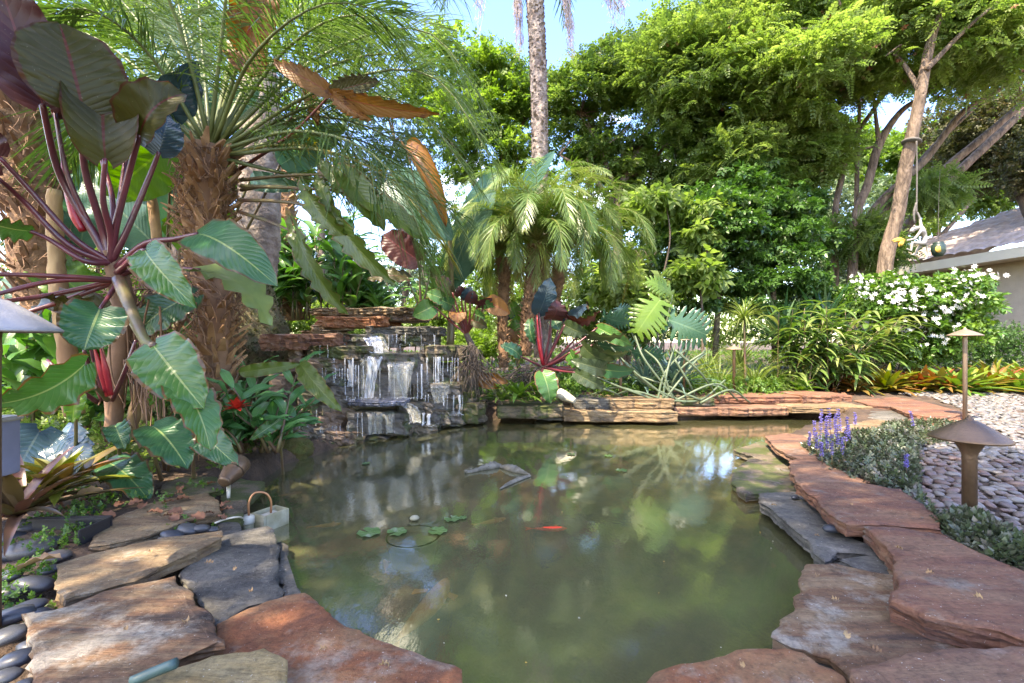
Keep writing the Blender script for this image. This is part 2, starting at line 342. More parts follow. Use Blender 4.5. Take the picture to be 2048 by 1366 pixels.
M_stone_gray = stonemat('gray_slate', (0.101, 0.094, 0.079), (0.158, 0.143, 0.116), (0.045, 0.041, 0.038), lich=(.34, .31, .26), rot=.9, streak=(1.5, 3, 3))
M_stone_yellow = stonemat('yellow_sandstone', (0.277, 0.195, 0.082), (0.315, 0.252, 0.139), (0.17, 0.101, 0.05), lich=(.52, .44, .28))
M_stone_orange = stonemat('orange_sandstone', (0.235, 0.084, 0.035), (0.286, 0.163, 0.08), (0.107, 0.05, 0.032), lich=(.45, .36, .27), streak=(1.6, 3, 3), rot=1.2)
M_stone_moss = stonemat('mossy_slate', (0.136, 0.109, 0.075), (0.19, 0.143, 0.095), (0.061, 0.048, 0.034), moss=.55)
M_stone_wet = stonemat('wet_dark_rock', (.105, .088, .068), (.18, .15, .115), (.04, .036, .032), lich=(.17, .15, .12), moss=.35, wet=.85, streak=(2, 5, 9))
M_stone_wetr = stonemat('damp_brown_rock', (.19, .12, .08), (.28, .20, .13), (.06, .045, .035), lich=(.34, .29, .22), moss=.2, wet=.5, streak=(2, 5, 9))
def pebmat(name, stops):
    m, t, b = newmat(name); at = N(t, 'ShaderNodeAttribute', attribute_name='rnd'); oi = N(t, 'ShaderNodeObjectInfo')
    f = mth(t, 'FRACT', mth(t, 'ADD', at.outputs['Fac'], oi.outputs['Random'])); col = ramp(t, f, stops)
    nz = noise_(t, 25, 4, objvec(t)); col = mixc(t, .9, col, ramp(t, nz, [(.3, (.42, .42, .42)), (.7, (.85, .85, .85))]), 'MULTIPLY')
    L(t, col, b.inputs['Base Color']); b.inputs['Roughness'].default_value = .42; return m
M_peb = pebmat('river_pebble', [(0, (.15, .095, .08)), (.25, (.21, .13, .10)), (.45, (.13, .10, .095)), (.65, (.24, .175, .135)), (.85, (.19, .17, .155)), (1, (.28, .24, .20))])
M_pebg = pebmat('gray_pebble', [(0, (.11, .11, .11)), (.3, (.18, .17, .16)), (.6, (.25, .23, .205)), (.8, (.17, .13, .11)), (1, (.32, .30, .27))])
M_pebd = pebmat('dark_river_stone', [(0, (.035, .04, .05)), (.5, (.06, .066, .08)), (.8, (.10, .10, .10)), (1, (.15, .125, .11))])
M_bark = simple('gray_brown_bark', (.25, .18, .13), .9, col2=(.09, .062, .045), bs=30, bst=1.0, bd=.035, stretch=(1.6, 1.6, .35), cs=11)
M_barkd = simple('dark_bark', (.13, .095, .07), .9, var=.5, bs=40, bst=.8, bd=.02)
M_barkp = simple('palm_bark', (.36, .29, .24), .9, var=.55, bs=22, bst=.9, bd=.03, col2=(.14, .10, .08), cs=9)
M_fibre = simple('palm_fibre', (.27, .15, .08), .9, var=.55, bs=70, bst=.9, bd=.01, cs=14)
M_boot = simple('palm_boot', (.42, .25, .13), .8, col2=(.24, .12, .055), bs=50, bst=.5, cs=12)
M_bootd = simple('dark_palm_boot', (.24, .13, .07), .85, col2=(.12, .065, .038), bs=60, bst=.6, cs=14)
M_root = simple('root', (.28, .155, .09), .85, var=.4)
M_mossr = simple('moss_clump', (.085, .10, .02), 1, col2=(.10, .075, .018), bs=120, bst=1, bd=.02, cs=20)
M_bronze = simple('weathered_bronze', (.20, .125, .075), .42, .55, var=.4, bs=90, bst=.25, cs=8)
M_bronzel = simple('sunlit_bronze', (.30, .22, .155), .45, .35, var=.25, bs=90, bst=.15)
M_copper = simple('copper', (.50, .24, .12), .35, .8, var=.3)
M_greyhat = simple('pale_grey_metal', (.34, .32, .31), .45, .2, var=.25, bs=90, bst=.15)
M_white = simple('white_plaster', (.27, .255, .23), .6, var=.15, bs=60, bst=.2)
M_black = simple('black_plastic', (.02, .02, .023), .5, var=.3)
M_beige = simple('algae_stained_plastic', (.36, .34, .24), .7, col2=(.22, .20, .11), bs=40, bst=.3, cs=14)
M_cream = simple('cream_plastic', (.58, .54, .44), .5, var=.35)
M_teal = simple('teal_tube', (.045, .10, .095), .5, var=.3)
M_fascia = simple('cream_fascia', (.62, .57, .46), .6, var=.06)
M_wall = simple('stucco_wall', (.42, .36, .29), .9, var=.12, bs=80, bst=.4)
M_roof = simple('concrete_roof_tile', (.46, .37, .32), .8, var=.3, bs=40, bst=.4, col2=(.30, .235, .20))
M_drive = simple('pale_paving', (.56, .50, .44), .85, var=.12, bs=50, bst=.2)
M_lit = simple('lichen_trunk', (.20, .19, .09), 1, col2=(.16, .11, .065), bs=90, bst=1, bd=.02, cs=22)
M_gator = simple('weathered_resin', (.20, .175, .13), .8, col2=(.09, .08, .055), bs=30, bst=.7, bd=.01, cs=25)
M_yel = simple('golden_banana', (.62, .36, .06), .6, var=.25)
M_pot = simple('green_glazed_pot', (.03, .055, .045), .35, var=.3)
M_rope = simple('gray_rope', (.12, .11, .10), .9, stretch=(1, 1, 8))
M_dead = simple('dry_brown_leaf', (.25, .10, .045), .8, col2=(.13, .055, .03), cs=20)
M_straw = simple('dry_straw_stalk', (.42, .28, .13), .85, col2=(.24, .13, .06), stretch=(1, 1, .2), cs=12)
M_redf = simple('scarlet_petal', (.62, .035, .02), .45, var=.35)
M_white_f = simple('white_petal', (.80, .80, .78), .6, var=.05)
M_purp = simple('violet_floret', (.16, .13, .42), .6, var=.4)
M_box = simple('faded_blue_box', (.17, .18, .25), .5, var=.2)
M_grate = simple('float_rubber', (.03, .03, .03), .6)
LF = leafmat
M_lime = LF('backlit_tree_leaf', [(.09, .165, .03), (.15, .24, .05), (.25, .34, .10)], rough=.5, tr=.55)
M_fresh = LF('fine_tree_leaf', [(.12, .19, .05), (.19, .27, .075), (.31, .39, .14)], rough=.45, tr=.56)
M_mid = LF('mid_green_leaf', [(.085, .15, .038), (.145, .22, .06), (.24, .31, .10)], rough=.42, tr=.54)
M_dark = LF('dark_glossy_leaf', [(.04, .10, .022), (.065, .145, .032), (.11, .20, .055)], rough=.35, tr=.32)
M_olive = LF('olive_brown_leaf', [(.045, .055, .018), (.07, .08, .025), (.11, .08, .035)], rough=.5)
M_pale = LF('silvery_leaf', [(.10, .16, .08), (.17, .24, .13), (.26, .32, .20)], rough=.5, tr=.3)
M_palml = LF('palm_leaflet', [(.055, .11, .025), (.09, .155, .04), (.15, .20, .08)], rough=.36, tr=.34)
M_palmy = LF('golden_palm_leaflet', [(.11, .17, .03), (.18, .24, .045), (.29, .30, .08)], rough=.36, tr=.3)
M_palmg = LF('feather_palm_leaflet', [(.08, .15, .03), (.14, .22, .055), (.26, .31, .11)], rough=.34, tr=.3)
M_yelt = LF('yellowing_palm_leaflet', [(.20, .17, .03), (.30, .24, .04), (.16, .17, .03)], rough=.5, tr=.35)
M_rach = simple('green_rachis', (.14, .17, .055), .5, var=.25)
M_rachy = simple('yellow_rachis', (.26, .25, .07), .5, var=.25)
M_pet = simple('maroon_leaf_stalk', (.13, .022, .03), .3, col2=(.075, .024, .03), spec=.6, cs=5)
M_petr = simple('red_leaf_stalk', (.19, .035, .028), .35, col2=(.10, .03, .028), spec=.6)
M_petg = simple('olive_leaf_stalk', (.13, .12, .045), .4, col2=(.10, .05, .035))
M_petgg = simple('gray_green_stalk', (.10, .135, .075), .5, var=.3)
M_crims = simple('crimson_sheath', (.36, .018, .028), .35, var=.35)
V_g = (.20, .26, .09)
M_philo = LF('philodendron_leaf', [(.025, .095, .040), (.035, .115, .035)], under=(.06, .085, .025), vein=V_g, rough=.3, spec=.4, tr=.14, nv=15, edge=(.10, .05, .02))
M_philg = LF('green_philodendron_leaf', [(.045, .14, .03), (.07, .165, .032)], under=(.08, .12, .02), vein=(.24, .30, .10), rough=.27, tr=.22, nv=13, edge=(.16, .07, .025))
M_philr = LF('maroon_philodendron_leaf', [(.05, .014, .013), (.07, .02, .017)], under=(.075, .016, .014), vein=(.12, .03, .03), rough=.36, spec=.3, tr=.12, nv=11)
M_philo2 = LF('olive_philodendron_leaf', [(.042, .036, .008), (.055, .058, .010)], under=(.046, .030, .009), vein=(.095, .024, .016), rough=.38, spec=.3, tr=.30, nv=11, edge=(.06, .022, .012))
M_phild = LF('bronze_green_leaf', [(.03, .05, .018), (.045, .07, .022)], under=(.05, .045, .02), vein=(.12, .14, .06), rough=.3, tr=.14, nv=12)
M_philb = LF('blue_philodendron_leaf', [(.022, .05, .065), (.03, .062, .07)], under=(.03, .04, .025), vein=(.06, .09, .09), rough=.2, tr=.08, nv=12)
M_orange = LF('orange_dying_leaf', [(.20, .085, .02), (.28, .13, .03)], under=(.22, .09, .025), vein=(.24, .05, .03), rough=.5, tr=.3, nv=10, spots=(.11, .04, .015))
M_hang = LF('olive_hanging_leaf', [(.075, .125, .018), (.10, .15, .025)], under=(.09, .14, .02), vein=(.15, .19, .05), rough=.3, tr=.32, nv=14, edge=(.14, .10, .03))
M_bana = LF('banana_leaf', [(.05, .13, .09), (.065, .155, .10)], under=(.07, .13, .09), vein=(.14, .22, .14), rough=.35, tr=.28, nv=26)
M_banl = LF('lime_banana_leaf', [(.08, .19, .015), (.11, .23, .02)], vein=(.18, .30, .04), rough=.4, tr=.45, nv=26)
M_ging = LF('ginger_leaf', [(.055, .15, .028), (.08, .20, .04), (.13, .26, .06)], vein=(.12, .22, .07), rough=.3, tr=.3, nv=20, corr=.2)
M_vari = LF('striped_strap_leaf', [(.06, .13, .025), (.13, .21, .05), (.30, .33, .12)], rough=.3, tr=.3)
M_cord = LF('dark_strap_leaf', [(.02, .065, .03), (.035, .095, .04), (.10, .16, .08)], rough=.25, tr=.15)
M_agav = LF('blue_strap_leaf', [(.06, .12, .10), (.09, .16, .13), (.13, .21, .17)], rough=.4, tr=.12)
M_gras = LF('grass_blade', [(.10, .16, .03), (.18, .25, .06), (.30, .33, .14)], rough=.5, tr=.35)
M_brom = LF('bromeliad_leaf', [(.13, .17, .02), (.19, .21, .03), (.22, .10, .04)], rough=.32, tr=.25)
M_bromg = LF('green_bromeliad_leaf', [(.08, .17, .03), (.13, .23, .04), (.20, .28, .06)], rough=.32, tr=.25)
M_bromr = LF('rusty_bromeliad_leaf', [(.13, .14, .025), (.22, .13, .04), (.26, .055, .03)], rough=.35, tr=.25)
M_bromp = LF('pink_bromeliad_leaf', [(.11, .075, .03), (.16, .06, .055), (.10, .09, .03)], rough=.35, tr=.2)
M_monst = LF('monstera_leaf', [(.035, .10, .06), (.045, .12, .065)], vein=(.08, .16, .09), rough=.26, tr=.15, nv=9)
M_monsl = LF('lime_monstera_leaf', [(.10, .19, .02), (.13, .23, .03)], vein=(.17, .27, .05), rough=.3, tr=.35, nv=9)
M_agla = LF('lance_leaf', [(.05, .17, .05), (.075, .22, .06), (.11, .27, .08)], vein=(.14, .27, .12), rough=.26, tr=.2, nv=14, corr=.2)
M_cover = LF('ground_cover_leaf', [(.05, .13, .018), (.09, .19, .025), (.15, .25, .04)], rough=.5, tr=.3)
M_ajug = LF('bugle_leaf', [(.055, .065, .04), (.07, .105, .045), (.11, .10, .08)], rough=.36, tr=.12)
M_lily = LF('lily_pad', [(.08, .16, .04), (.10, .19, .055)], vein=(.15, .22, .10), rough=.3, tr=.1, nv=6, spots=(.26, .30, .22))
M_jas = LF('jasmine_leaf', [(.05, .13, .02), (.09, .19, .03), (.15, .25, .04)], rough=.35, tr=.3)
def koimat(name, a, b_):
    m, t, b = newmat(name); n = noise_(t, 9, 2, objvec(t)); L(t, ramp(t, n, [(.45, a), (.55, b_)]), b.inputs['Base Color']); b.inputs['Roughness'].default_value = .4; return m
M_koir = koimat('red_koi_skin', (.85, .06, .015), (.75, .04, .01)); M_koig = koimat('bronze_koi_skin', (.78, .33, .04), (.55, .23, .03)); M_koip = koimat('pale_koi_skin', (.40, .17, .12), (.55, .25, .10))
# water: murky surface seen partly through, with sky reflection from its gloss
m, t, b = newmat('pond_water'); M_water = m
v = objvec(t, (1, 1, 1), False)
lw = N(t, 'ShaderNodeFresnel'); lw.inputs[0].default_value = 1.42
n1 = noise_(t, 3.2, 3, objvec(t, (1.6, .55, 1), False)); n2 = noise_(t, 24, 3, objvec(t, (1.3, .6, 1), False)); n3 = noise_(t, 110, 2, objvec(t, (1.5, .35, 1), False))
hh = mth(t, 'ADD', mth(t, 'ADD', mth(t, 'MULTIPLY', n1, .55), mth(t, 'MULTIPLY', n2, .15)), mth(t, 'MULTIPLY', n3, .045))
bp = N(t, 'ShaderNodeBump'); bp.inputs['Strength'].default_value = .42; bp.inputs['Distance'].default_value = .010; L(t, hh, bp.inputs['Height'])
gp = N(t, 'ShaderNodeNewGeometry'); vd = N(t, 'ShaderNodeVectorMath', operation='DISTANCE'); L(t, gp.outputs['Position'], vd.inputs[0]); vd.inputs[1].default_value = tuple(G(765, 868, -.12)); mr = N(t, 'ShaderNodeMapRange'); mr.inputs[1].default_value = .25; mr.inputs[2].default_value = 1.9; mr.inputs[3].default_value = 1.0; mr.inputs[4].default_value = .36; L(t, vd.outputs['Value'], mr.inputs[0]); L(t, mr.outputs[0], bp.inputs['Strength'])
gl = N(t, 'ShaderNodeBsdfGlossy'); gl.inputs['Roughness'].default_value = .03; gl.inputs['Color'].default_value = (.95, .97, .95, 1)
df = N(t, 'ShaderNodeBsdfDiffuse'); n4 = noise_(t, .8, 4, v)
L(t, ramp(t, n4, [(.35, (.118, .120, .055)), (.65, (.138, .138, .066))]), df.inputs[0])
tp = N(t, 'ShaderNodeBsdfTransparent'); tp.inputs[0].default_value = (.95, .92, .68, 1)
L(t, bp.outputs[0], gl.inputs['Normal']); L(t, bp.outputs[0], lw.inputs['Normal'])
m1 = N(t, 'ShaderNodeMixShader'); m1.inputs[0].default_value = .40; L(t, df.outputs[0], m1.inputs[1]); L(t, tp.outputs[0], m1.inputs[2])
m2 = N(t, 'ShaderNodeMixShader'); ff = mth(t, 'MINIMUM', mth(t, 'ADD', mth(t, 'MULTIPLY', lw.outputs[0], 1.75), .05), 1.0); bf = N(t, 'ShaderNodeNewGeometry'); ff = mth(t, 'ADD', mth(t, 'MULTIPLY', ff, mth(t, 'SUBTRACT', 1.0, bf.outputs['Backfacing'])), mth(t, 'MULTIPLY', bf.outputs['Backfacing'], .05)); L(t, ff, m2.inputs[0])
L(t, m1.outputs[0], m2.inputs[1]); L(t, gl.outputs[0], m2.inputs[2]); L(t, m2.outputs[0], t.nodes['Material Output'].inputs[0])
def fallmat(name, col, dens, sx=60):
    m, t, b = newmat(name); uv = objvec(t, (sx, sx, 2.2), True); n = noise_(t, 1.0, 4, uv, .7)
    a = ramp(t, n, [(.40, (dens * .25,) * 3), (.62, (dens,) * 3)]); tp = N(t, 'ShaderNodeBsdfTransparent')
    b.inputs['Base Color'].default_value = c4(col); b.inputs['Roughness'].default_value = .18; b.inputs['Specular IOR Level'].default_value = .8
    mx_ = N(t, 'ShaderNodeMixShader'); L(t, a, mx_.inputs[0]); L(t, tp.outputs[0], mx_.inputs[1]); L(t, b.outputs[0], mx_.inputs[2]); L(t, mx_.outputs[0], t.nodes['Material Output'].inputs[0]); return m
M_fall = fallmat('falling_water', (.80, .84, .92), .66); M_fallt = fallmat('thin_water_curtain', (.62, .60, .52), .42); M_drip = fallmat('dripping_water', (.80, .84, .9), .5, 8)
M_froth = simple('rippling_pool', (.20, .21, .26), .18, col2=(.04, .045, .06), bs=40, bst=.9, bd=.03, cs=18)

# ------------------------------------------------------------------ ground, pond, paths
ZW = -0.12
shore_px = [(1000, 1560), (880, 1420), (800, 1330), (640, 1240), (575, 1190), (530, 1120), (490, 1050), (465, 1000), (520, 955), (560, 930), (640, 905), (720, 872), (820, 858), (930, 842), (1000, 836), (1128, 836), (1357, 838), (1470, 826), (1580, 828), (1690, 838), (1700, 856), (1600, 880), (1575, 900), (1590, 950), (1600, 1010), (1680, 1090), (1720, 1140), (1690, 1200), (1640, 1310), (1420, 1400), (1330, 1560)]
shore = [G(x, y, ZW) for x, y in shore_px]; SH = np.array([(p.x, p.y) for p in shore])
def inside(x, y, poly):
    c = np.zeros(x.shape, bool); n = len(poly); j = n - 1
    for i in range(n):
        xi, yi = poly[i]; xj, yj = poly[j]
        c ^= ((yi > y) != (yj > y)) & (x < (xj - xi) * (y - yi) / (yj - yi + 1e-12) + xi); j = i
    return c
def sdist(x, y, poly):
    d = np.full(x.shape, 1e9); n = len(poly)
    for i in range(n):
        a = poly[i]; b_ = poly[(i + 1) % n]; ab = b_ - a; tt = np.clip(((x - a[0]) * ab[0] + (y - a[1]) * ab[1]) / (ab @ ab), 0, 1)
        d = np.minimum(d, np.hypot(x - a[0] - tt * ab[0], y - a[1] - tt * ab[1]))
    return np.where(inside(x, y, poly), -d, d)
def gz(x, y):
    z = np.interp(y, [0, 2.2, 3, 4.6, 5.6, 9], [-.10, -.10, -.03, .03, .07, .10]); e = np.clip((x - 1.15) / .5, 0, 1) + np.clip((-x - 1.25) / .3, 0, 1)
    return z + np.clip(-.02 - z, 0, 1) * np.clip(e, 0, 1)
def gridsheet(xs, ys, fz):
    X, Y = np.meshgrid(xs, ys); Z = fz(X, Y); V = np.stack([X.ravel(), Y.ravel(), Z.ravel()], 1); nx = len(xs)
    i, j = np.meshgrid(np.arange(nx - 1), np.arange(len(ys) - 1)); a = (j * nx + i).ravel(); return V, np.stack([a, a + 1, a + nx + 1, a + nx], 1)
def hfield(X, Y):
    d = sdist(X, Y, SH); base = gz(X, Y) + 0.012 * np.sin(X * 7.1) * np.cos(Y * 6.3) + rng.normal(0, .006, X.shape) * (np.abs(X) < 8)
    return np.where(d > 0, base, base + np.clip(d * 3.0, -.62, 0))
mb = MB(); xs = np.concatenate([[-300, -60, -20, -9], np.arange(-6, 7.5, .07), [9, 12, 20, 60, 300]]); ys = np.concatenate([[-300, -40, -8, -2], np.arange(-.5, 8.5, .07), [10, 13, 20, 60, 400]])
V, Fq = gridsheet(xs, ys, hfield); mb.add(V, Fq); tag(mb.build('ground', M_soil, origin=(0, 0, 0)), kind='structure')
mb = MB(); sh2 = SH; c = SH.mean(0); V, Fq = gridsheet(np.linspace(SH[:, 0].min() - .2, SH[:, 0].max() + .2, 60), np.linspace(SH[:, 1].min() - .1, SH[:, 1].max() + .2, 60), lambda X, Y: X * 0 + ZW)
cen = V[Fq].mean(1); keep = sdist(cen[:, 0], cen[:, 1], SH) < .14; mb.add(V, Fq[keep]); tag(mb.build('pond_water', M_water, origin=(0, 0, ZW)), kind='structure')
drive = [G(1945, 787), G(2048, 806), G(2500, 870), P(4200, 800, 7.5), P(3000, 775, 12), G(2200, 778), G(2048, 784)]
mb = MB(); dv = [(p.x, p.y, .045) for p in drive] + [(p.x, p.y, -.05) for p in drive]; k = len(drive)
mb.add(dv, [list(range(k))] + [[i, i + k, (i + 1) % k + k, (i + 1) % k] for i in range(k)]); tag(mb.build('driveway', M_drive, origin=(6, 7, 0)), kind='structure')

# ------------------------------------------------------------------ flagstones
def slab(name, poly, zt, th, mat, label, cat='flagstone', group=None, jit=.008, tilt=(0, 0), seg=.022, inset=.012, under=.0, big=0.0, top_h=.004, rough=.011):
    pts = [Vector((p[0], p[1], 0)) for p in poly]; n = len(pts); area = sum(pts[i].x * pts[(i + 1) % n].y - pts[(i + 1) % n].x * pts[i].y for i in range(n))
    if area < 0: pts = pts[::-1]
    out = []; sd_ = random.uniform(0, 99)
    for i in range(n):
        a, b_ = pts[i], pts[(i + 1) % n]; k = max(1, int((b_ - a).length / seg))
        for j in range(k): out.append(a.lerp(b_, j / k))
    n = len(out); res = []
    for i in range(n):
        tg = (out[(i + 1) % n] - out[i - 1]).normalized(); no = Vector((tg.y, -tg.x, 0)); p = out[i]
        d = noise.noise(p * 9 + Vector((sd_, 0, 0))) * jit * 2.0 + noise.noise(p * 32 + Vector((0, sd_, 0))) * jit * 1.3 + noise.noise(p * 3 + Vector((0, 0, sd_))) * big
        res.append((p + no * d, no))
    cx = sum(p.x for p, _ in res) / n; cy = sum(p.y for p, _ in res) / n
    zf = lambda p: (p.x - cx) * tilt[0] + (p.y - cy) * tilt[1]
    rings = [(-inset * 1.6, 0.0), (-inset * .35, -.0025 - top_h * .3), (0.0, -.007)] + [(random.uniform(-.007, .002) * (1 if th > .03 else .4) - .004 * q, -th * q) for q in (.22, .32, .5, .6, .78, .9)] + [(-.022 - under, -th)]
    V = []; F_ = []
    for ri, (io, dz) in enumerate(rings):
        for (p, no) in res:
            nn = noise.noise(Vector((p.x * 11, p.y * 11, ri * .6 + sd_))) + .5 * noise.noise(Vector((p.x * 40, p.y * 40, ri * 1.3 + sd_))) if ri > 2 else 0
            q = p + no * (io + nn * rough * (1 if th > .03 else .5))
            V.append((q.x, q.y, zt + zf(q) + dz + (noise.noise(q * 6 + Vector((sd_, 0, 5))) * top_h if ri < 3 else 0)))
    for ri in range(len(rings) - 1):
        for i in range(n): a = ri * n + i; b_ = ri * n + (i + 1) % n; F_.append([a, a + n, b_ + n, b_])
    F_.append(list(range(n))); F_.append([(len(rings) - 1) * n + i for i in range(n)][::-1])
    mb = MB(); mb.add(V, F_); o = mb.build(name, mat, smooth=False, origin=(cx, cy, zt - th)); return tag(o, label, cat, group)
GP = lambda l, z: [G(x, y, z) for x, y in l]
near = [
 ('flagstone', [(323, 982), (327, 966), (352, 953), (431, 951), (447, 978), (373, 991)], .0, .035, M_stone_moss, 'small dark flat stone behind the bronze spotlight at left'),
 ('flagstone', [(446, 984), (474, 955), (528, 962), (524, 975), (493, 999), (480, 1032), (439, 1034)], -.03, .06, M_stone_moss, 'dirt-covered ledge stone under the left bronze spotlight'),
 ('flagstone', [(431, 1040), (478, 1026), (482, 1062), (445, 1068)], -.055, .05, M_stone_gray, 'small grey stone beside the white pump float'),
 ('flagstone', [(178, 1090), (190, 1057), (232, 1032), (290, 1007), (350, 992), (414, 984), (439, 1000), (440, 1022), (373, 1040), (298, 1069), (220, 1086)], .0, .045, M_stone_tan, 'tan and grey streaked flagstone nearest the left spotlight'),
 ('flagstone', [(597, 1173), (600, 1186), (572, 1190), (566, 1166), (553, 1150), (557, 1082), (572, 1090), (581, 1152)], -.075, .05, M_stone_gray, 'narrow pale grey sliver stone along the water at left'),
 ('flagstone', [(360, 1144), (395, 1110), (445, 1086), (448, 1069), (497, 1057), (535, 1051), (551, 1059), (557, 1098), (551, 1150), (570, 1177), (559, 1192), (497, 1210), (433, 1246), (414, 1214), (390, 1185)], -.035, .055, M_stone_gray, 'large dark grey flagstone below the pump float'),
 ('flagstone', [(110, 1160), (112, 1127), (182, 1107), (265, 1088), (331, 1071), (414, 1063), (446, 1057), (446, 1069), (394, 1098), (340, 1123), (269, 1156), (215, 1169), (128, 1196)], .012, .05, M_stone_tan, 'long tan flagstone above the mottled brown one at left'),
 ('flagstone', [(431, 1245), (497, 1214), (572, 1187), (610, 1181), (662, 1222), (693, 1247), (764, 1281), (840, 1307), (923, 1332), (929, 1356), (900, 1440), (520, 1440), (440, 1330), (433, 1280)], -.03, .06, M_stone_orange, 'orange-red flagstone pointing into the pond at bottom left'),
 ('flagstone', [(41, 1225), (137, 1208), (207, 1178), (352, 1146), (360, 1165), (387, 1183), (392, 1204), (427, 1231), (433, 1258), (452, 1285), (373, 1297), (290, 1322), (215, 1355), (170, 1420), (50, 1440), (54, 1380), (60, 1314)], .01, .05, M_stone_brown, 'large brown and cream mottled flagstone in the bottom left corner'),
 ('flagstone', [(240, 1385), (290, 1350), (352, 1328), (447, 1303), (526, 1293), (534, 1301), (576, 1314), (580, 1335), (560, 1380), (520, 1470), (240, 1460)], .02, .045, M_stone_yellow, 'pale yellow flagstone at the bottom edge'),
 ('flagstone', [(1464, 898), (1524, 881), (1568, 896), (1583, 921), (1529, 920), (1503, 911)], -.055, .05, M_stone_moss, 'small grey-green step stone at the top of the right bank'),
 ('flagstone', [(1464, 939), (1507, 911), (1576, 919), (1588, 950), (1603, 980), (1490, 988), (1462, 964)], -.062, .05, M_stone_moss, 'grey-green flagstone overhanging the water at right'),
 ('flagstone', [(1679, 1117), (1726, 1106), (1775, 1110), (1790, 1150), (1734, 1146)], -.03, .06, M_stone_gray, 'dark filler stone wedged under the big red slab'),
 ('flagstone', [(1516, 984), (1600, 981), (1640, 1020), (1680, 1060), (1752, 1093), (1762, 1110), (1674, 1100), (1650, 1123), (1614, 1082), (1563, 1032), (1520, 1001)], -.035, .06, M_stone_gray, 'long dark slate strip lying between the water and the red slabs'),
 ('flagstone', [(1529, 870), (1571, 866), (1606, 870), (1640, 892), (1650, 915), (1593, 915), (1567, 904), (1541, 885)], .03, .05, M_stone_purple, 'narrow purple-red slab beside the purple flower spikes'),
 ('flagstone', [(1576, 924), (1593, 913), (1645, 915), (1690, 943), (1740, 963), (1657, 968), (1595, 964), (1584, 947)], .02, .055, M_stone_purple, 'jagged dusky red slab under the bugleweed edge'),
 ('flagstone', [(1593, 966), (1640, 962), (1717, 964), (1803, 977), (1842, 1003), (1872, 1029), (1889, 1059), (1786, 1048), (1726, 1046), (1692, 1046), (1653, 1022), (1627, 992)], .045, .06, M_stone_red, 'rust-mauve slab with dark stains, in the middle of the right bank'),
 ('flagstone', [(1610, 1125), (1674, 1125), (1739, 1140), (1800, 1150), (1850, 1200), (1950, 1240), (1940, 1290), (1850, 1330), (1700, 1345), (1657, 1309), (1584, 1290), (1544, 1269), (1563, 1247), (1584, 1217), (1587, 1200), (1606, 1179), (1593, 1160)], -.02, .055, M_stone_brown, 'wide brown slab with a scalloped edge over the water at bottom right'),
 ('flagstone', [(1724, 1050), (1782, 1050), (1893, 1067), (1915, 1080), (1987, 1116), (2048, 1138), (2180, 1180), (2180, 1320), (2048, 1277), (2000, 1260), (1915, 1241), (1850, 1226), (1820, 1213), (1786, 1198), (1780, 1187), (1797, 1168), (1784, 1144), (1792, 1119), (1769, 1089)], .045, .07, M_stone_red, 'biggest brick-red slab with a thick broken edge on the right bank'),
 ('flagstone', [(1270, 1400), (1284, 1362), (1308, 1337), (1400, 1316), (1473, 1295), (1571, 1292), (1606, 1301), (1640, 1326), (1690, 1350), (1700, 1450), (1280, 1460)], .0, .06, M_stone_orange, 'tan-orange slab at the bottom edge right of the water'),
 ('flagstone', [(1700, 1333), (1829, 1299), (1915, 1284), (2048, 1290), (2160, 1300), (2160, 1450), (1710, 1450), (1697, 1370)], .04, .06, M_stone_purple, 'rosy purple slab in the bottom right corner'),
]
near += [('flagstone', [(1770, 1036), (1725, 1060), (1768, 1120), (1790, 1180), (1800, 1215), (1860, 1240), (1980, 1270), (2160, 1330), (2160, 1200), (1960, 1100)], -.022, .07, M_stone_brown, 'rough brown under-slab showing below the biggest red slab'),
 ('flagstone', [(1640, 1316), (1600, 1306), (1560, 1298), (1500, 1305), (1560, 1400), (1720, 1420), (1720, 1345)], -.055, .06, M_stone_gray, 'black crevice stone between the two bottom slabs')]
for nm, pl, z, th, mt, lb in near: slab(nm, GP(pl, z), z, th, mt, lb, jit=.007)
def ledge(px0, px1, yt, yb, Y, dY, mat, label, cat='flagstone', name='flagstone', Y1=None, group=None, jit=.012, big=.05, inset=.008, seg=.03, rough=.011, top_h=.005):
    Y1 = Y if Y1 is None else Y1; a = P(px0, yt, Y); b_ = P(px1, yt, Y1); zt = (a.z + b_.z) / 2; th = max(.022, (yb - yt) / F * (Y + Y1) / 2)
    k = 5; poly = [a.lerp(b_, i / k) + Vector((0, random.uniform(-.03, .03), 0)) for i in range(k + 1)]
    dx = random.uniform(-.05, .05); poly += [b_ + Vector((dx * .5, dY * random.uniform(.8, 1.1), 0)), a.lerp(b_, .5) + Vector((0, dY * 1.1, 0)), a + Vector((dx, dY * random.uniform(.8, 1.1), 0))]
    return slab(name, poly, zt, th, mat, label, cat, group, jit=jit, big=big, inset=inset, seg=seg, rough=rough, top_h=top_h, tilt=((b_.z - a.z) / max(.05, (b_.x - a.x)), 0))
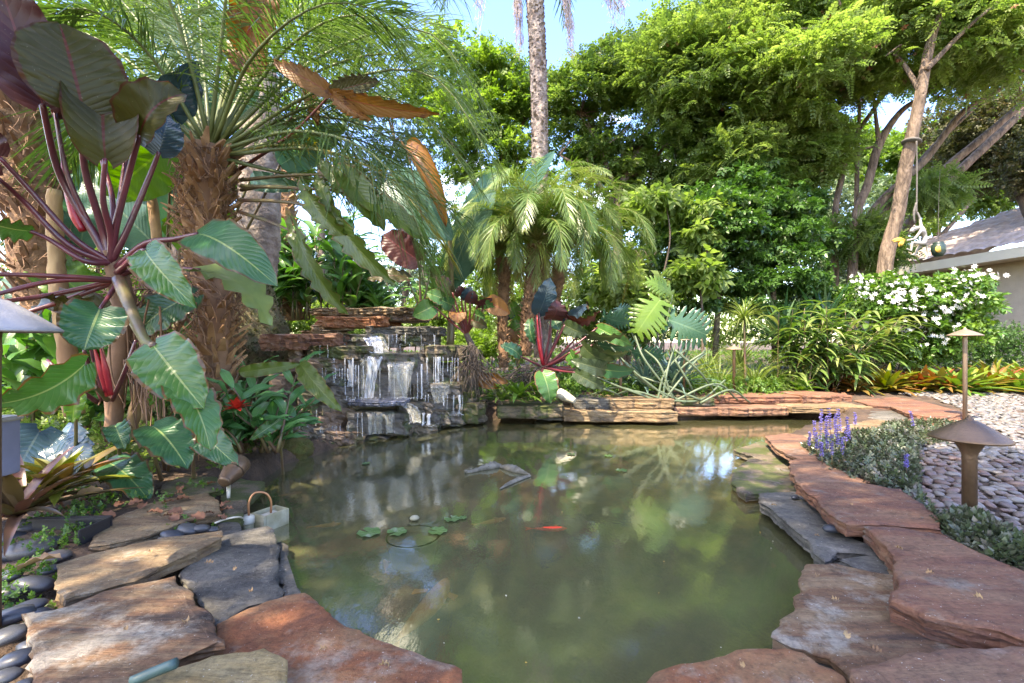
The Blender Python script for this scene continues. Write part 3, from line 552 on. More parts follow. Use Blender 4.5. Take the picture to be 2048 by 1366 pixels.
far = [
 (992, 1131, 813, 838, 4.75, .45, M_stone_moss, 'mossy orange-brown ledge stone under the small bromeliads', 4.75),
 (1068, 1128, 829, 842, 4.85, .3, M_stone_gray, 'small thin stone at the waterline below the mossy ledge stone', 4.85),
 (1127, 1357, 823, 845, 4.72, .5, M_stone_tan, 'long pale ledge slab at the waterline in the centre of the far edge', 4.72),
 (1148, 1226, 799, 819, 4.9, .45, M_stone_gray, 'grey upper slab right of the far spotlight', 4.9),
 (1220, 1350, 799, 819, 4.86, .45, M_stone_tan, 'layered tan upper slab in the centre of the far edge', 4.86),
 (1350, 1584, 815, 833, 4.95, .4, M_stone_purple, 'long low reddish slab at the waterline right of centre', 5.0),
 (1350, 1428, 797, 812, 5.05, .4, M_stone_moss, 'green-stained upper slab beside the layered tan one', 5.05),
 (1412, 1606, 793, 808, 5.2, .4, M_stone_red, 'long brick-red upper slab at the far edge', 5.25),
 (1602, 1708, 791, 808, 5.2, .45, M_stone_red, 'short thick red slab in front of the bromeliad bed', 5.2),
 (1582, 1682, 813, 827, 5.0, .35, M_stone_tan, 'tan lower slab below the short thick red one', 4.95),
 (1680, 1746, 814, 832, 4.9, .4, M_stone_tan, 'blocky tan slab at the far right corner of the water', 4.75),
]
for a0, a1, yt, yb, Y, dY, mt, lb, Y1 in far: ledge(a0, a1, yt, yb, Y, dY, mt, lb, Y1=Y1)
slab('flagstone', GP([(1708, 800), (1790, 793), (1850, 803), (1935, 826), (1880, 836), (1815, 826), (1780, 812), (1740, 810)], .075), .075, .05, M_stone_red, 'broad red slab leading from the pond corner towards the far path light')
slab('flagstone', GP([(1800, 838), (1860, 830), (1935, 830), (1945, 845), (1870, 856), (1795, 856)], .05), .05, .045, M_stone_red, 'flat red slab just left of the far path light')
slab('flagstone', GP([(1690, 850), (1740, 838), (1830, 836), (1900, 852), (1850, 880), (1700, 882), (1620, 882), (1596, 872)], .02), .02, .05, M_stone_tan, 'pale tan slab behind the purple flower spikes')
slab('flagstone', GP([(1742, 818), (1800, 818), (1818, 834), (1790, 842), (1735, 834)], .03), .03, .05, M_stone_gray, 'grey step stone tucked under the broad red slab')

# ------------------------------------------------------------------ pebbles
def pebmesh(seed, fl=.42):
    bm = bmesh.new(); bmesh.ops.create_icosphere(bm, subdivisions=2, radius=1)
    for v_ in bm.verts:
        q = v_.co.copy(); k = 1 + .18 * noise.noise(q * 1.1 + Vector((seed * 5, 0, 0))); v_.co = Vector((q.x * k * 1.0, q.y * k * .72, q.z * k * fl))
    V = np.array([v_.co[:] for v_ in bm.verts]); F_ = np.array([[v_.index for v_ in f.verts] for f in bm.faces]); bm.free(); return V, F_
PEB = [pebmesh(i) for i in range(6)]
peb_px = [(1800, 800), (1850, 789), (1946, 786), (2060, 808), (2300, 850), (2600, 1000), (2500, 1110), (2200, 1190), (2048, 1140), (1990, 1118), (1915, 1080), (1893, 1060), (1845, 1003), (1803, 977), (1740, 960), (1780, 900), (1830, 860), (1870, 856), (1945, 846), (1938, 828), (1850, 803)]
PPy = np.array([(G(x, y, 0.01).x, G(x, y, .01).y) for x, y in peb_px]); pts = []
cellx = np.arange(.9, 6.5, .064); celly = np.arange(1.4, 7.2, .053)
X, Y = np.meshgrid(cellx, celly); X = X + (np.arange(len(celly)) % 2)[:, None] * .032 + rng.uniform(-.014, .014, X.shape); Y = Y + rng.uniform(-.011, .011, Y.shape)
ok = (sdist(X, Y, PPy) < .01) & (X / Y < 1.22); pk = np.stack([X[ok], Y[ok]], 1); o_ = np.argsort(np.hypot(pk[:, 0] - 0.2, pk[:, 1])); pk = pk[o_]
pm = []
def mkpeb(mat, nm): 
    r_ = []
    for V, F_ in PEB:
        me = bpy.data.meshes.new(nm); me.from_pydata(V.tolist(), [], F_.tolist()); me.materials.append(mat); me.polygons.foreach_set('use_smooth', [True] * len(F_)); r_.append(me)
    return r_
PM = mkpeb(M_peb, 'pebble'); inv = (np.arctan2(pk[:, 0], pk[:, 1]) < R(49)) ; vis = np.where(inv)[0][:300]; rest = np.setdiff1d(np.arange(len(pk)), vis)
def pebxf(i): return rng.uniform(.022, .043), rng.uniform(0, 6.28), rng.normal(0, .16), rng.normal(0, .16)
for i in vis:
    s_, rz, rx, ry = pebxf(i); x, y = pk[i]; o = bpy.data.objects.new('pebble', PM[i % 6]); COL.objects.link(o); o.location = (x, y, gz(x, y) + .012 + rng.uniform(0, .008)); o.scale = (s_,) * 3; o.rotation_euler = (rx, ry, rz)
    tag(o, 'rounded reddish-brown river pebble in the tightly packed bed around the path lights', 'pebble', 'river pebbles in the bed at right')
def xf(V, loc, s_, e):
    from mathutils import Euler
    return (np.array(Euler(e).to_matrix()) @ (V * s_).T).T + np.array(loc)
mb = MB()
for i in rest:
    s_, rz, rx, ry = pebxf(i); x, y = pk[i]; V, F_ = PEB[i % 6]; mb.add(xf(V, (x, y, gz(x, y) + .012 + rng.uniform(0, .008)), s_, (rx, ry, rz)), F_, rng.uniform())
tag(mb.build('pebble_bed', M_pebg), 'paler packed grey river pebbles spreading back to the driveway', 'pebbles', kind='stuff')
dk = [(70, 1160, 34), (15, 1175, 30), (60, 1200, 26), (25, 1222, 36), (85, 1215, 22), (10, 1262, 34), (55, 1275, 20), (30, 1305, 32), (10, 1335, 26), (45, 1352, 24), (60, 1095, 40), (20, 1100, 30), (110, 1105, 26), (95, 1080, 30), (20, 1068, 26), (100, 1128, 18), (375, 1052, 24), (398, 1050, 20), (345, 1062, 22), (365, 1042, 14), (330, 1068, 14), (425, 1048, 12), (160, 1372, 34), (165, 1018, 22), (55, 1045, 26), (1662, 1052, 17), (1590, 985, 9), (105, 1345, 24), (20, 1140, 22), (90, 1250, 18)]
PD = mkpeb(M_pebd, 'river_stone')
lbl = ['glossy black', 'blue-black', 'slate grey', 'charcoal', 'dark blue-grey']
for i, (x, y, w_) in enumerate(dk):
    z = .0; q = G(x, y, z); s_ = w_ / F * q.y * 1.05; o = bpy.data.objects.new('river_stone', PD[i % 6]); COL.objects.link(o); o.location = (q.x, q.y, -.03 + s_ * .32); o.scale = (s_,) * 3; o.rotation_euler = (rng.normal(0, .12), rng.normal(0, .12), rng.uniform(-.5, .7))
    if x == 160: lb = 'shiny black river stone cut off by the bottom edge beside the yellow flagstone'
    elif x == 1662: lb = 'single brown-black stone tucked beneath the mauve slab at right'; 
    elif x == 1590: lb = 'tiny dark stone between the two right-bank slabs'
    elif x > 300: lb = None
    else: lb = None
    if x == 1662: o.location.z = -.01
    if lb: tag(o, lb, 'stone')
    elif x > 300: tag(o, 'small blue-black river stone in the gap between the two tan flagstones', 'stone', 'river stones between the tan flagstones')
    else: tag(o, 'smooth dark blue-grey river stone among the weeds along the left edge', 'stone', 'dark river stones along the left edge')

# ------------------------------------------------------------------ waterfall rocks
def YF(px): return float(np.interp(px, [540, 620, 700, 780, 860, 960], [3.35, 3.62, 3.95, 4.15, 4.4, 4.75]))
wf = [  # x0,x1,yt,yb,recess,depth,mat
 (636, 826, 615, 628, .55, .5, M_stone_tan, 'flat capstone on the very top of the waterfall'),
 (700, 842, 630, 641, .52, .45, M_stone_wetr, 'thin brown slab just under the capstone'),
 (637, 773, 632, 652, .45, .5, M_stone_orange, 'rusty orange slab below the capstone'),
 (625, 674, 650, 660, .42, .35, M_stone_tan, 'short thin tan slab left of the waterfall top'),
 (601, 673, 660, 669, .40, .35, M_stone_tan, 'tan shelf stone above the red-brown ledge'),
 (729, 880, 652, 669, .38, .55, M_stone_gray, 'dark grey slab over the right half of the waterfall'),
 (526, 678, 668, 690, .20, .6, M_stone_red, 'red-brown ledge jutting left from the waterfall'),
 (674, 780, 668, 688, .30, .5, M_stone_wet, 'wet spout slab the main stream runs over'),
 (776, 866, 669, 686, .36, .5, M_stone_wet, 'wet ledge dripping to the right of the spout'),
 (577, 618, 694, 717, .22, .35, M_stone_wetr, 'small block under the red-brown ledge'),
 (617, 735, 692, 712, .16, .5, M_stone_moss, 'brown mossy ledge left of the main stream'),
 (730, 830, 707, 731, .10, .6, M_stone_wet, 'mossy lip stone with the wide water curtain'),
 (826, 864, 706, 727, .16, .5, M_stone_wet, 'dripping mossy stone at the right end of the lip'),
 (857, 926, 691, 713, .10, .5, M_stone_moss, 'mossy block below the orange-leaved plant'),
 (579, 702, 717, 736, .12, .6, M_stone_wetr, 'long brown course stone at mid height on the left'),
 (600, 716, 741, 760, .16, .5, M_stone_wet, 'dark wet course stone behind the thin drips'),
 (864, 922, 735, 758, .12, .5, M_stone_wet, 'dark block in the middle of the right side'),
 (700, 864, 742, 770, .24, .5, M_stone_wet, 'wet backing rock behind the main water curtain'),
 (826, 927, 769, 790, .04, .5, M_stone_wet, 'rippled wet ledge low on the right side'),
 (540, 606, 748, 776, .16, .5, M_stone_wetr, 'lichened block at the left edge behind the red flower'),
 (586, 645, 787, 817, .04, .45, M_stone_moss, 'box-shaped mossy block on the lower left'),
 (640, 720, 772, 796, .14, .5, M_stone_wet, 'dark wet course stone above the purple pool'),
 (700, 860, 778, 800, .26, .4, M_stone_wet, 'splash rock at the foot of the water curtain'),
 (796, 862, 806, 822, .0, .4, M_stone_wet, 'small wet stone right of the purple pool'),
 (560, 705, 821, 851, -.02, .6, M_stone_wetr, 'broad rough ledge above the waterline on the left'),
 (700, 812, 824, 856, -.06, .5, M_stone_wet, 'mossy wet block below the purple pool'),
 (810, 925, 822, 845, -.02, .5, M_stone_wet, 'wet base stone at the right of the waterfall'),
 (590, 725, 862, 881, -.04, .5, M_stone_wetr, 'flat ledge just above the water at lower left'),
 (798, 862, 848, 869, -.02, .35, M_stone_moss, 'brown shelf stone at the waterline in the middle'),
 (620, 692, 884, 918, -.10, .4, M_stone_moss, 'rough grey boulder at the left end of the waterline'),
 (692, 800, 874, 886, -.04, .35, M_stone_wet, 'submerged edge stone below the cascade'),
 (917, 952, 783, 812, .06, .4, M_stone_moss, 'pale block right of the lower ledge'),
 (910, 975, 808, 836, .0, .4, M_stone_moss, 'low dark stone where the waterfall meets the far edge'),
 (560, 640, 852, 868, .0, .5, M_stone_wet, 'dark undercut stone beneath the broad rough ledge'),
 (545, 600, 880, 925, -.02, .4, M_stone_moss, 'moss-topped stone by the lance-leaved plant'),
]
for x0, x1, yt, yb, rc, dY, mt, lb in wf:
    ledge(x0, x1, yt, yb + (yb - yt) * (.45 if yt > 660 else .15), YF(x0) + rc, dY, mt, lb, 'rock', 'waterfall_rock', Y1=YF(x1) + rc + random.uniform(-.03, .03), jit=.030, big=.10, inset=.02, seg=.022, rough=.036, top_h=.016)
# core of stacked dark rubble behind the ledges: one boulder mass
mb = MB(); bm = bmesh.new(); bmesh.ops.create_icosphere(bm, subdivisions=5, radius=1)
a = P(560, 700, YF(560) + .62); b_ = P(930, 700, YF(930) + .50)
ctr = (a + b_) / 2; half = (b_ - a).length / 2; dirv = (b_ - a).normalized(); pv = Vector((-dirv.y, dirv.x, 0))
for v_ in bm.verts:
    q = v_.co; k = 1 + .12 * noise.noise(q * 3) + .12 * noise.noise(q * 9); sx = max(-1, min(1, q.x * 1.35)) ; 
    hz = .58 + .20 * max(0, 1 - abs(q.x + .15) * 1.2)
    v_.co = dirv * (sx * half * k) + pv * (max(-1, min(1, q.y * 1.3)) * .34 * k) + Vector((0, 0, -.15 + (max(-1, min(1, q.z * 1.3)) * .5 + .5) * hz * k)) + Vector((ctr.x, ctr.y, 0))
mb.add([v_.co[:] for v_ in bm.verts], [[q.index for q in f.verts] for f in bm.faces]); bm.free()
tag(mb.build('rock_core', M_stone_wet), 'dark rubble mass glimpsed between the waterfall ledges', 'rock')
# ------------------------------------------------------------------ falling water
wt = thing('waterfall', 'white and clear streams falling over the stacked ledges', 'waterfall', P(755, 840, 4.3))
def sheet(pts, mat, nm, widths, sag=.0):
    mb = MB(); A = spline([P(*p) for p in pts], 14); n = len(A); W = np.interp(np.linspace(0, 1, n), np.linspace(0, 1, len(widths)), widths); V = []; uv = []
    for i, p in enumerate(A):
        for j in range(9):
            q = j / 8 - .5; V.append((p.x + q * W[i], p.y + .012 * math.sin(j * 2.3 + i * .35) + .010 * math.cos(q * 3) + q * W[i] * .35, p.z)); uv.append((i / n, q, 0))
    f = [[i * 9 + j, i * 9 + j + 1, (i + 1) * 9 + j + 1, (i + 1) * 9 + j] for i in range(n - 1) for j in range(8)]; mb.add(V, f, 0, 0, uv); return mb.build(nm, mat, wt)
sheet([(722, 668, 4.50), (738, 672, 4.32), (748, 685, 4.24), (754, 706, 4.20)], M_fall, 'cascade', [.13, .17, .13, .11])
sheet([(736, 668, 4.48), (752, 674, 4.30), (762, 690, 4.25), (768, 706, 4.22)], M_fallt, 'cascade', [.12, .12, .10, .10])
sheet([(752, 706, 4.24), (749, 716, 4.13), (744, 745, 4.10), (738, 796, 4.10)], M_fall, 'cascade', [.12, .13, .085, .075])
sheet([(755, 706, 4.3), (740, 718, 4.12), (736, 750, 4.11), (734, 796, 4.11)], M_fallt, 'cascade', [.3, .17, .12, .08])
sheet([(802, 722, 4.30), (801, 728, 4.17), (801, 748, 4.14), (798, 796, 4.14)], M_fallt, 'cascade', [.26, .23, .20, .13])
sheet([(801, 724, 4.29), (800, 730, 4.16), (803, 748, 4.13), (812, 798, 4.13)], M_fallt, 'cascade', [.22, .19, .10, .03])
sheet([(745, 800, 4.08), (800, 806, 4.02), (826, 820, 4.02), (832, 845, 4.0)], M_fallt, 'cascade', [.12, .12, .10, .09])
sheet([(742, 822, 4.0), (748, 828, 3.86), (750, 845, 3.85), (752, 868, 3.85)], M_fallt, 'cascade', [.12, .12, .11, .10])
sheet([(775, 822, 4.05), (776, 830, 3.95), (778, 846, 3.94), (780, 866, 3.94)], M_fallt, 'cascade', [.10, .09, .06, .05])
sheet([(875, 765, 4.6), (880, 772, 4.36), (880, 782, 4.35), (880, 806, 4.35)], M_fallt, 'cascade', [.2, .18, .16, .10])
sheet([(700, 715, 4.04), (702, 740, 4.03), (700, 770, 4.03), (698, 800, 4.03)], M_fall, 'cascade', [.05, .035, .045, .04])
for (x, y0, y1, Yd, w_) in [(667, 716, 766, 3.93, .022), (651, 738, 768, 3.9, .02), (690, 716, 790, 3.98, .012), (717, 730, 796, 4.06, .01), (649, 735, 770, 3.9, .008), (777, 735, 795, 4.16, .008), (843, 728, 796, 4.32, .02), (835, 745, 800, 4.30, .012), (872, 714, 765, 4.42, .016), (877, 714, 766, 4.45, .026), (868, 714, 760, 4.43, .010), (855, 732, 770, 4.38, .010), (907, 792, 828, 4.50, .022), (919, 790, 828, 4.55, .028), (886, 792, 812, 4.44, .012), (902, 725, 770, 4.5, .009), (777, 670, 700, 4.36, .01), (800, 688, 708, 4.42, .008), (820, 688, 708, 4.46, .01), (842, 670, 700, 4.5, .009), (860, 688, 706, 4.5, .014), (665, 852, 884, 3.78, .014), (615, 852, 872, 3.6, .01), (600, 853, 875, 3.58, .012), (640, 882, 896, 3.6, .008), (716, 826, 872, 3.86, .006), (788, 826, 866, 4.02, .006), (724, 826, 874, 3.88, .008), (633, 820, 852, 3.62, .006), (575, 852, 880, 3.4, .006), (690, 735, 742, 3.9, .01), (655, 690, 716, 3.82, .006), (640, 690, 716, 3.8, .006), (858, 828, 850, 4.28, .05), (847, 826, 850, 4.27, .03), (680, 853, 878, 3.8, .008), (790, 735, 796, 4.15, .007), (760, 735, 796, 4.13, .008), (885, 735, 770, 4.48, .008), (846, 688, 706, 4.5, .008), (870, 670, 692, 4.52, .008), (925, 790, 820, 4.6, .012), (706, 716, 795, 4.03, .012), (820, 735, 790, 4.2, .006)]:
    mb = MB(); a_ = P(x, y0, Yd); b2 = P(x + random.uniform(-1.5, 1.5), y1, Yd); mm = a_.lerp(b2, .5) + Vector((random.uniform(-.004, .004), 0, 0)); tube(mb, [a_, mm, b2], [w_ * .5, w_ * .28, w_ * .42], 5, k=10, rough=.35); mb.build('trickle', M_drip, wt)
mb = MB(); fp = []
for (x, y, Y, sx, n_) in [(738, 797, 4.06, .07, 90), (806, 797, 4.08, .09, 60), (700, 799, 4.0, .03, 20), (835, 845, 4.02, .06, 40), (668, 767, 3.92, .02, 14), (874, 766, 4.43, .04, 20), (913, 829, 4.5, .06, 26), (760, 866, 3.98, .06, 30), (858, 852, 4.2, .07, 36), (748, 704, 4.2, .06, 24)]:
    for k in range(n_): fp.append(tuple(P(x, y, Y) + Vector((random.gauss(0, sx), random.gauss(0, .03), random.uniform(-.006, .012)))))
V_, F2 = PEB[2]; 
for q in fp: mb.add(V_ * random.uniform(.002, .006) + np.array(q), F2)
tag(mb.build('foam', M_drip, wt), kind='stuff')
random.seed(15)
for (x0, x1, y0, y1, Yd, n_) in [(585, 700, 737, 760, 3.78, 9), (690, 830, 731, 790, 4.10, 12), (830, 925, 714, 766, 4.44, 10), (700, 800, 690, 706, 4.28, 5), (830, 930, 790, 822, 4.44, 9), (560, 700, 852, 868, 3.55, 8), (780, 875, 669, 690, 4.48, 7)]:
    for k in range(n_):
        x = random.uniform(x0, x1); f_ = (x - x0) / (x1 - x0); Yk = Yd + (f_ - .5) * .22 * (x1 - x0) / 130; yb_ = y1 - random.uniform(0, .45) * (y1 - y0); A_ = P(x, y0 + random.uniform(-2, 2), Yk); B_ = P(x + random.uniform(-1, 1), yb_, Yk); mb = MB(); tube(mb, [A_, A_.lerp(B_, .5), B_], [.0045, .002, .0035], 4, k=8, rough=.4); mb.build('trickle', M_drip, wt)
# small pool on the middle shelf
slab('splash_pool', [P(696, 798, 3.98), P(760, 800, 3.90), P(812, 804, 4.0), P(824, 800, 4.25), P(780, 796, 4.42), P(716, 796, 4.35)], P(760, 800, 4.05).z, .045, M_froth, 'purple-blue rippling shelf of shallow water at the foot of the cascade', 'pool', jit=.012, big=.04)
# moss cushion
mb = MB(); V, F_ = PEB[1]; bm = bmesh.new(); bmesh.ops.create_icosphere(bm, subdivisions=4, radius=1); q = P(592, 900, 3.42)
mb.add([tuple(q + Vector((v_.co.x * .12, v_.co.y * .12, v_.co.z * .10)) * 1.0 + v_.co * (.025 * noise.noise(v_.co * 5))) for v_ in bm.verts], [[k.index for k in f.verts] for f in bm.faces]); bm.free()
tag(mb.build('moss_cushion', M_mossr), 'rounded golden-green moss cushion at the water by the lance-leaved plant', 'moss')
# ------------------------------------------------------------------ pond life and objects
def koi(label, px, py, dpt, Ln, az, mat, roll=0.0, cat='koi'):
    q = G(px, py, ZW - dpt); t = thing('koi', label, cat, q); ax = Vector((math.sin(az), math.cos(az), 0)); sd_ = Vector((ax.y, -ax.x, 0)); mb = MB()
    n = 14; m_ = 12; V = []
    for i in range(n + 1):
        u = i / n; h = Ln * .135 * (math.sin(math.pi * min(1, u * 1.02)) ** .65) * (1 - .45 * u) + .001; wd = h * .78; c = q + ax * (Ln * (.5 - u) * .86) + sd_ * (.03 * Ln * math.sin(u * 4))
        for j in range(m_): a = 2 * math.pi * j / m_; V.append(c + sd_ * wd * math.cos(a) + Vector((0, 0, h * .5 * math.sin(a))))
    f = [[i * m_ + j, i * m_ + (j + 1) % m_, (i + 1) * m_ + (j + 1) % m_, (i + 1) * m_ + j] for i in range(n) for j in range(m_)] + [list(range(m_)), [n * m_ + j for j in range(m_)][::-1]]
    mb.add([tuple(v_) for v_ in V], f); mb.build('body', mat, t)
    def fin(pts, nm): mb = MB(); k = len(pts); mb.add([tuple(p) for p in pts] + [tuple(p + Vector((0, 0, .003))) for p in pts], [list(range(k)), list(range(k, 2 * k))[::-1]] + [[i, (i + 1) % k, (i + 1) % k + k, i + k] for i in range(k)]); mb.build(nm, mat, t, smooth=False)
    e = q - ax * Ln * .42; fin([e, e - ax * Ln * .2 + sd_ * Ln * .09, e - ax * Ln * .13, e - ax * Ln * .2 - sd_ * Ln * .09], 'tail_fin')
    for s in (1, -1): p = q + ax * Ln * .22 + sd_ * s * Ln * .08; fin([p, p + sd_ * s * Ln * .11 - ax * Ln * .03, p + sd_ * s * Ln * .10 - ax * Ln * .10, p - ax * Ln * .05], 'pectoral_fin')
koi('bright red koi just under the surface in mid pond', 1100, 1057, .0075, .19, R(88), M_koir)
koi('large bronze-orange koi swimming near the bottom middle', 852, 1212, .0265, .44, R(14), M_koig)
koi('faint pale pink koi beyond the red one, pointing right', 985, 1042, .016, .18, R(60), M_koip)
koi('small salmon-coloured koi near the left lily pads', 770, 1130, .03, .12, R(-20), M_koip)
koi('dim golden koi left of the lily pads', 655, 1050, .06, .16, R(70), M_koig)
koi('pale koi by the left bank near the pump float', 580, 988, .07, .16, R(55), M_koip)
def pad(px, py, r_, label, group=None, rot=None, z=.004):
    q = G(px, py, ZW + z); mb = MB(); n = 26; rot = random.uniform(0, 6) if rot is None else rot; V = [tuple(q)]; uv = [(0, 0, 0)]
    for ring in (.5, 1.0):
        for i in range(n + 1):
            a = rot + R(14) + (2 * math.pi - R(28)) * i / n; rr = r_ * ring * (1 + .05 * math.sin(5 * a + px)); V.append((q.x + rr * math.cos(a), q.y + rr * math.sin(a), q.z + ring ** 2 * .003 * (1 + math.sin(7 * a)))); uv.append((ring, (i / n - .5) * 3, 0))
    f = [[0, 1 + i, 2 + i] for i in range(n)] + [[1 + i, n + 2 + i, n + 3 + i, 2 + i] for i in range(n)]
    mb.add(V, f, .5, 0, uv); tag(mb.build('lily_pad', M_lily), label, 'lily pad', group)
for a in [(738, 1065, .052, 'leftmost lily pad of the cluster in mid pond', None), (793, 1064, .045, 'lily pad lying over the sunken pot with silvery sheen'), (875, 1062, .043, 'lily pad at the right of the sunken pot'), (904, 1038, .038, 'lily pad behind the others, right of the small float'), (732, 927, .028, 'lone lily pad near the foot of the waterfall'),
          (1142, 908, .03, 'left lily pad of the pair out by the far edge'), (1217, 912, .032, 'right lily pad of the pair out by the far edge'), (1243, 941, .038, 'pale lily pad nearest the middle of the water on the far side'), (925, 1036, .02, 'tiny half-submerged leaf touching the back lily pad')]: pad(*a[:4])
t = thing('sunken_pot', 'round dark planting pot just below the surface under the lily pads', 'plant pot', G(826, 1070, ZW - .02))
mb = MB(); lathe(mb, [(.09, -.12), (.115, -.012), (.12, -.010), (.12, -.004), (.112, -.004), (.11, -.03), (.0, -.03)], G(826, 1070, ZW + .004), n=32, caps=False); mb.build('pot_wall', M_yel if 0 else M_rach, t)
mb = MB(); lathe(mb, [(.108, -.03), (.0, -.028)], G(826, 1070, ZW + .004), n=32, caps=False); mb.build('soil', M_basin, t)
mb = MB(); lathe(mb, [(.001, .004), (.02, .006), (.024, .012), (.018, .02), (.001, .026)], G(829, 1041, ZW), n=16); tag(mb.build('pond_float', M_beige), 'tiny pale float bobbing behind the sunken pot', 'float')
# alligator float: head, body and tail pieces
t = thing('alligator_float', 'grey scaly alligator ornament floating in three pieces', 'pond ornament', G(995, 945, ZW))
def humps(mb, pts, wid, hgt, n=26, bumps=True):
    A = spline(pts, n); V = []; m_ = 10
    for i, p in enumerate(A):
        u = i / (n - 1); tg = (A[min(n - 1, i + 1)] - A[max(0, i - 1)]).normalized(); s = Vector((tg.y, -tg.x, 0)); wv = np.interp(u, np.linspace(0, 1, len(wid)), wid); hv = np.interp(u, np.linspace(0, 1, len(hgt)), hgt)
        for j in range(m_):
            a = math.pi * 2 * j / m_; b_ = 1 + (.22 * noise.noise(Vector((i * .9, j * 1.7, 0))) + (.18 if (i % 3 == 0 and j in (2, 3)) else 0) if bumps else 0)
            V.append(tuple(p + s * wv * math.cos(a) * b_ + Vector((0, 0, hv * (math.sin(a) * b_ if math.sin(a) > 0 else math.sin(a) * .4)))))
    f = [[i * m_ + j, (i + 1) * m_ + j, (i + 1) * m_ + (j + 1) % m_, i * m_ + (j + 1) % m_] for i in range(n - 1) for j in range(m_)] + [list(range(m_))[::-1], [(n - 1) * m_ + j for j in range(m_)]]; mb.add(V, f)
g = lambda x, y, z=.004: G(x, y, ZW + z)
mb = MB(); humps(mb, [g(929, 945), g(945, 943), g(965, 938), g(985, 934), g(1001, 931)], [.016, .022, .02, .036, .04, .022], [.012, .014, .016, .03, .034, .012]); mb.build('head', M_gator, t)
for dx, dy in ((966, 930), (978, 933)): mb = MB(); q = g(dx, dy, .030); lathe(mb, [(.001, -.006), (.007, -.003), (.008, .003), (.001, .009)], q, n=10); mb.build('eye', M_gator, t)
mb = MB(); lathe(mb, [(.001, -.01), (.013, -.004), (.013, .006), (.001, .013)], g(932, 943, .012), n=12); mb.build('snout', M_gator, t)
mb = MB(); humps(mb, [g(1002, 934), g(1020, 938), g(1040, 944), g(1060, 950)], [.018, .036, .038, .022, .008], [.012, .028, .03, .016, .006]); mb.build('body', M_gator, t)
mb = MB(); humps(mb, [g(1060, 952), g(1040, 958), g(1018, 968), g(1000, 978)], [.010, .022, .018, .006], [.008, .014, .012, .004]); mb.build('tail', M_gator, t)
# specks and fallen leaves on the water
for k in range(22):
    x = random.uniform(640, 1560); y = random.uniform(900, 1360)
    q = G(x, y, ZW + .003)
    if sdist(np.array([q.x]), np.array([q.y]), SH)[0] > -.12: continue
    mb = MB(); a = random.uniform(0, 6); l = random.uniform(.0022, .0055); n = 8
    mb.add([tuple(q + Vector((math.cos(a) * l * math.cos(j * .785) - math.sin(a) * l * .6 * math.sin(j * .785), math.sin(a) * l * math.cos(j * .785) + math.cos(a) * l * .6 * math.sin(j * .785), .0015 * (j % 2)))) for j in range(8)], [list(range(8))])
    tag(mb.build('fallen_petal', M_cream if random.random() < .6 else M_yel), 'tiny pale petal floating on the green water', 'petal', 'petals floating on the pond')
# pump float: planter-like box, cream cap, copper hoop, cable
t = thing('pump_float', 'algae-stained square pump float with a cream cap and copper hoop', 'pond pump', G(530, 1050, ZW))
c0 = G(540, 1052, ZW); rz = R(-28); Mr = Matrix.Rotation(rz, 4, 'Z')
mb = MB(); hw, hl, hh_ = .050, .064, .075
for (cx_, cy_, sx_, sy_) in ((0, hl - .006, hw * 2, .012), (0, -hl + .006, hw * 2, .012), (hw - .006, 0, .012, hl * 2 - .024), (-hw + .006, 0, .012, hl * 2 - .024)):
    box(mb, c0 + Mr @ Vector((cx_, cy_, .03)), (sx_, sy_, .085), M=Mr, bev=.002)
box(mb, c0 + Mr @ Vector((0, 0, .030)), (hw * 2 - .02, hl * 2 - .02, .05), M=Mr); mb.build('float_box', M_beige, t, smooth=False)
mb = MB(); q = c0 + Vector((0, 0, .058)); box(mb, q, (.045, .07, .004), M=Mr, bev=.002); mb.build('lid', M_cream, t, smooth=False)
cq = G(496, 1048, ZW + .03) ; mb = MB(); lathe(mb, [(.028, -.04), (.028, .006)], cq, n=20); mb.build('canister', M_beige, t, smooth=False)
mb = MB(); lathe(mb, [(.030, .006), (.031, .012), (.031, .034), (.026, .040)], cq, n=24); mb.build('cap', M_cream, t)
mb = MB(); A = cq + Vector((.004, 0, .04)); B = c0 + Vector((.004, .0, .062)); up_ = Vector((0, 0, .095)); tube(mb, [A, A + up_ * .6, A.lerp(B, .25) + up_ * 1.05, A.lerp(B, .75) + up_ * 1.0, B + up_ * .6, B], [.0052], 8, k=24); mb.build('copper_hoop', M_copper, t)
mb = MB(); tube(mb, [cq + Vector((-.02, 0, .025)), G(476, 1034, 0), G(452, 1038, .0), G(430, 1046, .0)], [.004], 6, k=14); mb.build('cable', M_cream, t)
# spotlights
def spot(label, p_front, p_back, r_, base, shroud=1.0):
    t = thing('spotlight', label, 'spotlight', base); ax = (p_front - p_back); Ln = ax.length; ax.normalize()
    mb = MB(); lathe(mb, [(r_ * .45, 0), (r_ * .62, Ln * .03), (r_ * .62, Ln * .10)] + [(r_ * (.66 + .26 * (k // 2) / 5) * (1.12 if k % 2 else .90), Ln * (.12 + .035 * k)) for k in range(12)] + [(r_ * .95, Ln * .56), (r_ * .99, Ln * .58)], p_back, ax, n=28); mb.build('housing', M_bronze if shroud else M_cream, t)
    mb = MB(); lathe(mb, [(r_ * 1.04, Ln * .58), (r_ * 1.08, Ln * .60), (r_ * 1.08, Ln * .98), (r_ * 1.02, Ln), (r_ * .92, Ln * .98), (r_ * .88, Ln * .62)], p_back, ax, n=28, caps=False); lathe(mb, [(r_ * .9, Ln * .7), (.0005, Ln * .7)], p_back, ax, n=28, caps=False); mb.build('shroud', M_bronze if shroud else M_cream, t)
    mb = MB(); mid = p_back + ax * Ln * .3; tube(mb, [mid + Vector((0, 0, -r_ * .6)), base + Vector((0, 0, .03)), base + Vector((0, 0, -.03))], [.008, .011, .008], 8, k=8); mb.build('stake', M_cream if shroud else M_bronze, t)
